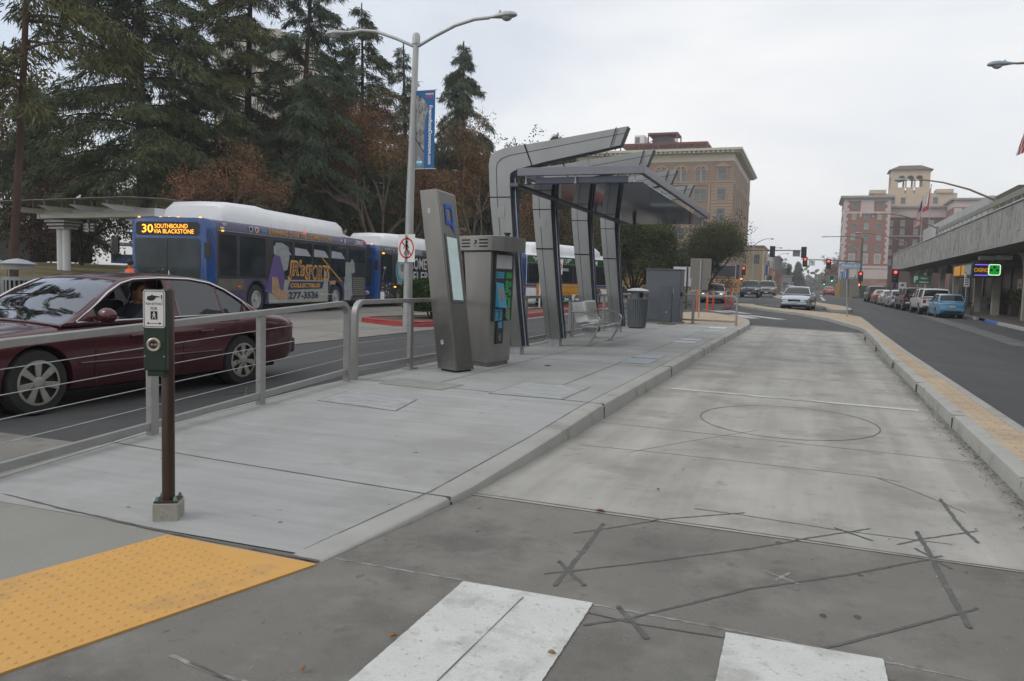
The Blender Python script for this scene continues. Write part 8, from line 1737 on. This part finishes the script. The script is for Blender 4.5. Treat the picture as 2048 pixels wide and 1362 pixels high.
for i, (x, y) in enumerate(((-75, 60), (-66, 72), (-57, 80), (-47, 86), (-38, 92), (-84, 50), (-30, 95), (-24, 100), (-70, 40))):
    broadleaf('dark tree closing the view at the far side of the park', x, y, 1.9, 11, 7, 60 + i, M_green, M_barkd, 7, .12, 9000, .38, .25, clump=1.6, group='trees closing the view behind the park', name='far_tree')
# glass canopy on columns at the left
cn = thing('glass_canopy', 'white steel canopy with a glass roof on paired columns at the park edge', 'canopy', (-31.0, 26, 1.05), -0.12)
b = MB(); b.box(-1.2, 6.3, -.30, .30, 2.62, 2.95); b.box(-1.35, -1.2, -.34, .34, 2.60, 3.0); b.build('main_beam', M_bw, cn)
b = MB(); b.add([(-3.0, -1.9, 3.22), (6.6, -1.9, 3.22), (6.6, 0, 3.34), (-3.0, 0, 3.34), (-3.0, -1.9, 3.24), (6.6, -1.9, 3.24), (6.6, 0, 3.36), (-3.0, 0, 3.36)], [(0, 3, 2, 1), (4, 5, 6, 7), (0, 1, 5, 4), (1, 2, 6, 5), (2, 3, 7, 6), (3, 0, 4, 7)]); b.add([(-3.0, 0, 3.34), (6.6, 0, 3.34), (6.6, 1.9, 3.22), (-3.0, 1.9, 3.22), (-3.0, 0, 3.36), (6.6, 0, 3.36), (6.6, 1.9, 3.24), (-3.0, 1.9, 3.24)], [(0, 3, 2, 1), (4, 5, 6, 7), (0, 1, 5, 4), (1, 2, 6, 5), (2, 3, 7, 6), (3, 0, 4, 7)]); b.build('glass_roof', mat('canopy_clear', (0.20, 0.25, 0.24), 0.2, var=0.25, scale=1.5), cn)
for i in range(4):
    x = -1.0 + 2.0 * i; b = MB(); b.prism([(-1.75, 3.02), (1.75, 3.02), (1.2, 2.80), (-1.2, 2.80)], x, x + .12, 'x'); br_ = b.build('cross_beam', M_bw, cn)
    for y in (-1.5, -.75, .75, 1.5): b = MB(); b.cyl((x + .06, y, 3.02), (x + .06, y, 3.26), .03, 6); b.build('glass_holder', M_galv, br_)
for cxp in (0.0, 5.4):
    for dx in (-.20, .20): b = MB(); b.lathe([(.16, .3), (.16, 2.15)], 16, T(cxp + dx, 0, 0)); b.build('column', M_bw, cn)
    b = MB(); b.box(cxp - .6, cxp + .6, -.35, .35, .28, .34); b.box(cxp - .5, cxp + .5, -.3, .3, -.3, .28); b.build('column_base', M_pad, cn)
    for j, (w, z) in enumerate(((.55, 2.16), (.62, 2.30), (.70, 2.44))): b = MB(); b.box(cxp - w, cxp + w, -w * .6, w * .6, z, z + .08); b.build('capital', M_galv, cn)
sb = thing('stop_letter_sign', 'dark sign with a white letter B hanging from the glass canopy', 'sign', (-29.2, 25.7, 3.02), -0.12)
b = MB(); b.box(-.15, .17, -.05, .05, 0, .48); pl = b.build('plate', mat('sign_navy', (0.015, 0.02, 0.035), 0.5), sb, bevel=.03); b = MB(); b.text('B', T(.01, -.055, .24) @ RX(PI / 2), w=.20, h=.36, bold=.01); b.build('letter', M_signw, pl, smooth=0)
for z in (.08, .21, .34): b = MB(); b.box(-.28, -.155, -.03, .03, z, z + .07); b.box(.175, .38, -.03, .03, z, z + .07); b.build('wing', M_galv, sb)
b = MB(); b.cyl((0, 0, .48), (0, 0, .95), .02, 6); b.build('hanger', M_galv, sb)
bd_ = thing('pigeon', 'white bird perched on the ridge of the glass canopy', 'bird', (-29.95, 25.87, 4.40), .4)
M_bird = mat('bird_white', (0.7, 0.7, 0.7), 0.7)
b = MB(); b.tube([(-.16, 0, .07), (-.09, 0, .10), (0, 0, .14), (.06, 0, .20), (.08, 0, .26), (.12, 0, .27)], [.012, .04, .07, .05, .034, .012], 10); b.build('body', M_bird, bd_, smooth=80); b = MB(); b.cyl((0, .02, 0), (0, .02, .08), .006, 5); b.cyl((0, -.02, 0), (0, -.02, .08), .006, 5); b.build('legs', M_signr, bd_)
# park bin and concrete planter wall at the far left
r = thing('park_bin', 'pale slatted litter bin with a pitched lid at the park edge', 'waste bin', (-17.72, 13.6, .10)); M_pb = mat('park_bin', (0.27, 0.28, 0.28), 0.5, .3)
b = MB(); b.lathe([(.30, 0), (.30, 1.05), (.32, 1.06), (.32, 1.09)], 24); b.build('liner', M_dark, r)
for i in range(22):
    a = 2 * PI * i / 22; b = MB(); b.tube([(.325 * math.cos(a), .325 * math.sin(a), .04), (.335 * math.cos(a), .335 * math.sin(a), 1.10)], .03, 4, sq=[(-.9, -.2), (.9, -.2), (.9, .2), (-.9, .2)]); b.build('slat', M_pb, r)
for z in (.35, .72, 1.08): b = MB(); b.lathe([(.335, z), (.345, z + .001), (.345, z + .08), (.335, z + .081)], 24); b.build('band', M_pb, r)
for i in range(3): a = i * 2.09 - 1.2; b = MB(); b.cyl((.33 * math.cos(a), .33 * math.sin(a), 1.1), (.33 * math.cos(a), .33 * math.sin(a), 1.35), .015, 6); b.build('lid_post', M_pb, r)
b = MB(); b.lathe([(.32, 1.33), (.33, 1.34), (.33, 1.46), (.32, 1.47)], 24); b.build('collar', M_pb, r); b = MB(); b.lathe([(.40, 1.46), (.41, 1.48), (.20, 1.56), (.0, 1.60)], 24); b.build('lid', mat('bin_lid2', (0.40, 0.42, 0.44), 0.5, .3), r)
r = thing('concrete_seat', 'stepped concrete bench end at the left edge beside the park bin', 'bench', (-18.95, 13.2, .05)); b = MB(); b.box(-.8, .62, -.4, .4, .0, .72); b.build('plinth', M_kerb, r, bevel=.03); b = MB(); b.box(-.9, .78, -.5, .5, .72, 1.12); b.build('seat', mat('bench_concrete', (0.36, 0.35, 0.33), 0.85, var=.1), r, bevel=.04); b = MB(); b.box(-.9, .5, -.35, .45, 1.12, 1.32); b.build('backrest', _mats['bench_concrete'], r, bevel=.05)

# ---------------------------------------------------------------- signals, lamps, flags
M_sgb = mat('signal_black', (0.012, 0.012, 0.014), 0.5); M_mast = mat('mast_green_grey', (0.12, 0.125, 0.11), 0.5, .4)
L_red = glow('signal_red', (1.0, 0.05, 0.03), 3.0); L_grn = glow('signal_green', (0.05, 0.9, 0.45), 3.0); L_off = mat('lens_off', (0.02, 0.02, 0.02), 0.3); L_or = glow('hand_orange', (1.0, 0.18, 0.04), 3.0)
def signal(name, label, x, y, z, lit=None, back=False, s=1.0, kind='head'):
    r = thing(name, label, 'traffic light', (x, y, z)); h = 1.05 * s if kind == 'head' else .5 * s
    b = MB(); b.box(-.30 * s if kind == 'head' else -.2 * s, .30 * s if kind == 'head' else .2 * s, -.02, .02, -.12 * s, h + .12 * s) if kind == 'head' else None; b.box(-.17 * s, .17 * s, -.18, .08, 0, h); b.build('housing', M_sgb, r)
    if not back:
        zs = (.87, .52, .18) if kind == 'head' else (.25,)
        cols = {'red': (L_red, L_off, L_off), 'green': (L_off, L_off, L_grn), 'hand': (L_or,)}[lit]
        for zz_, m_ in zip(zs, cols):
            b = MB(); b.ball((0, -.18, zz_ * s), .14 * s, 12, 0, (1, .35, 1)); b.build('lens', m_, r)
            b = MB(); b.tube([(.155 * s * math.cos(q), -.20, zz_ * s + .155 * s * math.sin(q)) for q in (0, .6, 1.2, 1.57, 2, 2.6, 3.14)], .012, 4); b.build('visor', M_sgb, r)
    return r
def mast(label, x, y, z, h, arm, az, lum=None, name='signal_mast'):
    r = thing(name, label, 'mast', (x, y, z)); b = MB(); b.tube([(0, 0, 0), (0, 0, h)], [.16, .11], 10); b.build('pole', M_mast, r)
    b = MB(); b.tube([(0, 0, az[0]), (arm, 0, az[1])], [.10, .05], 8); b.build('arm', M_mast, r)
    if lum: b = MB(); b.tube([(0, 0, h), (lum[0] * .3, 0, h + .25), (lum[0], 0, h + .2)], .05, 6); b.box(lum[0] - .4, lum[0] + .05, -.12, .12, h + .13, h + .22); b.build('lamp_arm', M_mast, r)
    return r
mast('left signal mast with a long arm over the junction', -15.8, 98, .5, 6.4, 14.9, (5.3, 5.4)); 
signal('traffic_light', 'back of a signal head near the middle of the left mast arm', -4.55, 97.85, 5.2, back=True); signal('traffic_light', 'back of a signal head at the tip of the left mast arm', -1.1, 97.85, 5.15, back=True)
r = thing('mast_sign', 'grey sign back hanging from the left mast arm', 'sign', (-1.9, 98.1, 5.2)); b = MB(); b.box(-.4, .4, -.02, .02, 0, .75); b.build('plate', M_plate, r)
mast('right signal mast with a lamp arm and a blue street sign', 5.75, 112, .45, 7.7, -7.3, (4.75, 4.95), lum=(-4.5,))
signal('traffic_light', 'red signal at the tip of the right mast arm', -1.05, 111.7, 4.5, 'red'); signal('traffic_light', 'red signal along the right mast arm', 1.85, 111.7, 4.3, 'red')
r = thing('mast_sign', 'white turn sign on the right mast arm between the red signals', 'sign', (-.2, 111.8, 4.55)); b = MB(); b.box(-.4, .4, -.02, .02, 0, .8); b.build('plate', M_signw, r); b = MB(); b.tube([(.12, -.03, .15), (.12, -.03, .5), (-.05, -.03, .6), (-.2, -.03, .5)], .04, 4); b.build('arrow', M_signk, r)
r = thing('street_name_sign', 'blue street name sign on the right mast arm', 'sign', (4.4, 111.8, 4.4)); b = MB(); b.box(-1.3, 1.3, -.02, .02, 0, .5); b.build('plate', mat('sign_lblue', (0.22, 0.38, 0.6), 0.5), r); b = MB(); b.text('Fresno St', T(0, -.03, .25) @ RX(PI / 2), w=1.7, h=.3, bold=.03); b.build('lettering', M_signw, r, smooth=0)
signal('traffic_light', 'red signal on the pole of the right mast', 5.75, 111.6, 2.75, 'red'); signal('pedestrian_light', 'orange hand signal low on the right mast pole', 5.6, 111.6, 1.95, 'hand', kind='ped')
ps_ = pole_thing('signal_post', 'short post carrying the nearest red signal beside the arcade', 'post', 9.1, 104, .2, 2.9, .06, M_sgb); signal('traffic_light', 'large red signal on the short post beside the arcade', 9.1, 103.8, 2.65, 'red', s=1.25); signal('pedestrian_light', 'unlit hand signal below the large red signal', 9.1, 103.8, 1.9, back=True, kind='ped')
r = thing('regulation_sign', 'small white arrow sign beside the large red signal', 'sign', (9.9, 103.5, 1.5)); b = MB(); b.box(-.42, .42, -.02, .02, 0, 1.1); b.build('plate', M_signw, r); b = MB(); b.box(-.3, .3, -.03, -.021, .25, .38); b.poly([(-.2, -.03, .65), (.2, -.03, .65), (0, -.03, .95)]); b.build('arrow', M_signk, r); b = MB(); b.cyl((0, .05, -1.3), (0, .05, 0), .04, 6); b.build('post', M_galv, r)
pole_thing('signal_post', 'short signal post at the left corner before the plywood hoarding', 'post', -9.4, 118, .4, 3.3, .07, M_sgb); signal('traffic_light', 'red signal on the left corner post', -9.25, 117.8, 3.35, 'red', s=.95); signal('pedestrian_light', 'orange hand signal on the left corner post', -9.5, 117.8, 2.4, 'hand', kind='ped')
for (x, y, z, lit, lb, arm) in ((-6.5, 190, 4.7, None, 'far mast with a signal back on the left of the street', 5.8), (3.0, 200, 3.4, 'green', 'far mast with a green signal on the right of the street', -5.0), (-6.9, 255, 3.8, None, 'farther mast on the left of the street', 6.0), (2.2, 262, 2.9, 'green', 'farthest mast with a green signal on the right', -5.0)):
    x0 = x - (4.5 if arm > 0 else -6.2); mast(lb, x0, y, .45, z + 1.2, arm, (z + .5, z + .6)); signal('traffic_light', ('signal back' if lit is None else 'green signal') + ' at the tip of the ' + ('farther ' if y > 240 else '') + 'distant mast arm on the ' + ('left' if arm > 0 else 'right'), x0 + arm, y - .2, z - .1, lit or 'green', back=lit is None, s=1.2)
for (x, y, z) in ((-7.6, 160, 2.6), (5.3, 172, 1.3)): signal('traffic_light', 'green signal on the %s side of the distant street' % ('left' if x < 0 else 'right'), x, y, z, 'green', s=1.0); pole_thing('signal_post', 'post under the distant %s green signal' % ('left' if x < 0 else 'right'), 'post', x, y + .2, .4, z, .06, M_sgb)
# curved street lamps rising behind the arcade parapet
def arm_lamp(label, x, y, zb, zt, reach, rise, side=-1, m=None, group='curved street lamps', banner=False, sc=1.15, name='street_lamp'):
    m = m or mat('lamp_pole_bronze', (0.20, 0.16, 0.10), 0.5, .4); r = thing(name, label, 'street lamp', (x, y, zb), 0, group)
    b = MB(); b.tube([(0, 0, 0), (0, 0, zt - zb)], [.12, .09], 10); b.build('pole', m, r)
    h = zt - zb; P = [(0, 0, h - .15), (side * reach * .3, 0, h - .15 + rise * .52), (side * reach * .6, 0, h - .15 + rise * .86), (side * reach * .82, 0, h - .15 + rise), (side * reach, 0, h - .15 + rise)]
    b = MB(); b.tube(P, [.07, .06, .05, .045, .04], 8); a_ = b.build('arm', m, r, smooth=70); cobra(a_, P[-1], (side, 0, 0), sc, mat('lamp_head_grey', (0.25, 0.29, 0.32), 0.5, .3)); return r
arm_lamp('nearest curved lamp rising from the arcade roof', 10.6, 58.5, 6.2, 7.6, 5.0, 1.35); arm_lamp('second curved lamp rising from the arcade roof', 10.6, 83.5, 6.2, 7.6, 5.0, 1.35); arm_lamp('third curved lamp rising from the arcade roof', 10.6, 109.5, 6.2, 7.6, 5.0, 1.2)
arm_lamp('lamp whose head reaches in at the right frame edge', 10.6, 33.5, 6.2, 8.6, 4.2, 1.3)
M_lp = mat('lamp_pole_grey', (0.30, 0.31, 0.32), 0.5, .4)
for i, (x, y, sd, lb) in enumerate(((-10.6, 92, 1, 'grey lamp with a blue banner rising before the brown office block'), (-9.2, 135, 1, 'grey lamp at the corner of the brown office block'), (-8.9, 165, 1, 'grey lamp with a blue banner before the cream building'), (-8.4, 192, 1, 'grey lamp beyond the cream building'), (7.2, 150, -1, 'grey lamp on the right pavement before the hotel'), (7.2, 185, -1, 'grey lamp with a blue banner by the hotel'), (7.2, 215, -1, 'farther grey lamp with a blue banner by the hotel'))):
    rl_ = arm_lamp(lb, x, y, .3, 8.4 if i else 8.2, 2.3, 1.1, sd, M_lp, 'grey lamps along the far street', sc=1.0)
    if 'banner' in lb:
        r = thing('banner', 'blue banner on the ' + lb.replace(' with a blue banner', ''), 'banner', (x + sd * .12 * (1 if x < 0 else 1), y - .1, 3.9)); b = MB(); b.box(min(0, sd * .75), max(0, sd * .75), 0, .03, 0, 2.1); b.build('cloth', M_bblue, r); b = MB(); b.box(min(sd * .45, sd * .6), max(sd * .45, sd * .6), -.01, 0, .2, 1.9); b.build('stripe', M_signw, r)
pl_ = pole_thing('light_pole', 'thin white pole seen between the second and third shelter columns', 'pole', -13.5, 40, .1, 6.2, .05, M_signw)
np_ = pole_thing('sign_post', 'post of the small no-pedestrians sign behind the shelter columns', 'post', -10.5, 33.5, .17, 2.2, .045, M_galv); no_walk_sign('pedestrian_sign', 'small no-pedestrians sign seen left of the last shelter column', (-10.5, 33.4, 2.15), -.25, .55)
# flags
def flag(label, x, y, z0, h, kind, pole=True, drop=3.6):
    r = thing('flagpole' if pole else 'flag', label, 'flag', (x, y, z0))
    if pole: b = MB(); b.tube([(0, 0, 0), (0, 0, h)], [.07, .04], 8); b.ball((0, 0, h), .12, 8); b.build('pole', M_pole, r)
    # hanging limp: folded strips
    n = 9; cols = [mat('flag_red', (0.45, 0.03, 0.04), 0.8), mat('flag_white', (0.6, 0.6, 0.6), 0.8), mat('flag_navy', (0.02, 0.03, 0.14), 0.8)]
    b = MB(); zt = h - .3; w = .85
    for j in range(14):
        for i in range(n):
            def P(i_, j_): u = i_ / n; v = j_ / 14; return (-.05 - u * w * (.35 + .65 * v) - .12 * v, .10 * math.sin(u * 9 + v * 2), zt - v * drop - .45 * u * drop * .35)
            if kind == 'us': c = 2 if (j < 6 and i < 6) else (0 if (i + j // 3) % 2 else 1)
            else: c = 1 if j < 11 and i > 2 else 0
            b.poly([P(i, j), P(i, j + 1), P(i + 1, j + 1), P(i + 1, j)], c)
    b.build('cloth', cols, r, smooth=80); return r
flag('limp striped flag on the shorter of two poles before the hotel', 14.4, 130, .2, 15.0, 'us'); flag('limp white and red flag on the taller pole before the hotel', 15.6, 132, .2, 17.0, 'ca', drop=3.2)
r = flag('striped flag corner hanging at the right frame edge', 10.7, 49.2, 6.2, 5.9, 'us', drop=2.6)
# trees and greenery at the end of the street
for i, (x, y, h, s, mm, lb) in enumerate(((-6.4, 330, 11, 2.6, M_needle3, 'left of two tall dark trees at the end of the street'), (-4.0, 335, 12, 2.8, M_needle3, 'right of two tall dark trees at the end of the street'))):
    o_t = cedar(lb, x * 1.5, y, .3, h / 2.3, s / 1.9, 80 + i, nb=80, m=mm, dens=1.6, name='tall_tree', group='tall trees at the end of the street', z0=.08); o_t.scale = (2.3, 2.3, 2.3)
for i, (x, y, h, s, mm, lb) in enumerate(((10.5, 250, 13, 3.5, M_rust, 'bare reddish tree on the right of the distant street'), (9.8, 285, 12, 4, M_rust, 'second reddish tree on the right of the distant street'), (8.6, 340, 12, 5, M_rust, 'reddish trees where the right side of the street fades'), (-13, 300, 10, 5, M_green, 'dark green tree far on the left of the street'))):
    broadleaf(lb, x, y, .3, h, s, 90 + i, mm, M_bark2, 6, .2, 5000, .45, .2, clump=.9)
b = MB(); rng = np.random.default_rng(99); nn_ = 9000
P = np.stack([rng.uniform(-160, 160, nn_), rng.uniform(520, 640, nn_), np.abs(rng.normal(size=nn_)) * 4.5 + rng.uniform(0, 3, nn_)], 1)
root_w = leaf_object('far_woods', P, rng.normal(size=(nn_, 3)), rng.uniform(2.0, 4.0, nn_), rng.uniform(1.5, 3.0, nn_), M_green, None, rng, 'stuff'); root_w['label'] = 'hazy mass of far trees along the horizon'
# ---------------------------------------------------------------- haze
b = MB(); b.box(-420, 420, -160, 760, -1.9, 60)
hz = bpy.data.materials.new('haze'); hz.use_nodes = True; nt = hz.node_tree; nt.nodes.clear()
o_ = nt.nodes.new('ShaderNodeOutputMaterial'); v_ = nt.nodes.new('ShaderNodeVolumePrincipled'); v_.inputs['Color'].default_value = (0.86, 0.88, 0.92, 1); v_.inputs['Density'].default_value = 0.0007; v_.inputs['Anisotropy'].default_value = 0.2
nt.links.new(v_.outputs[0], o_.inputs['Volume'])
H__ = b.build('haze', hz, smooth=0, kind='stuff')
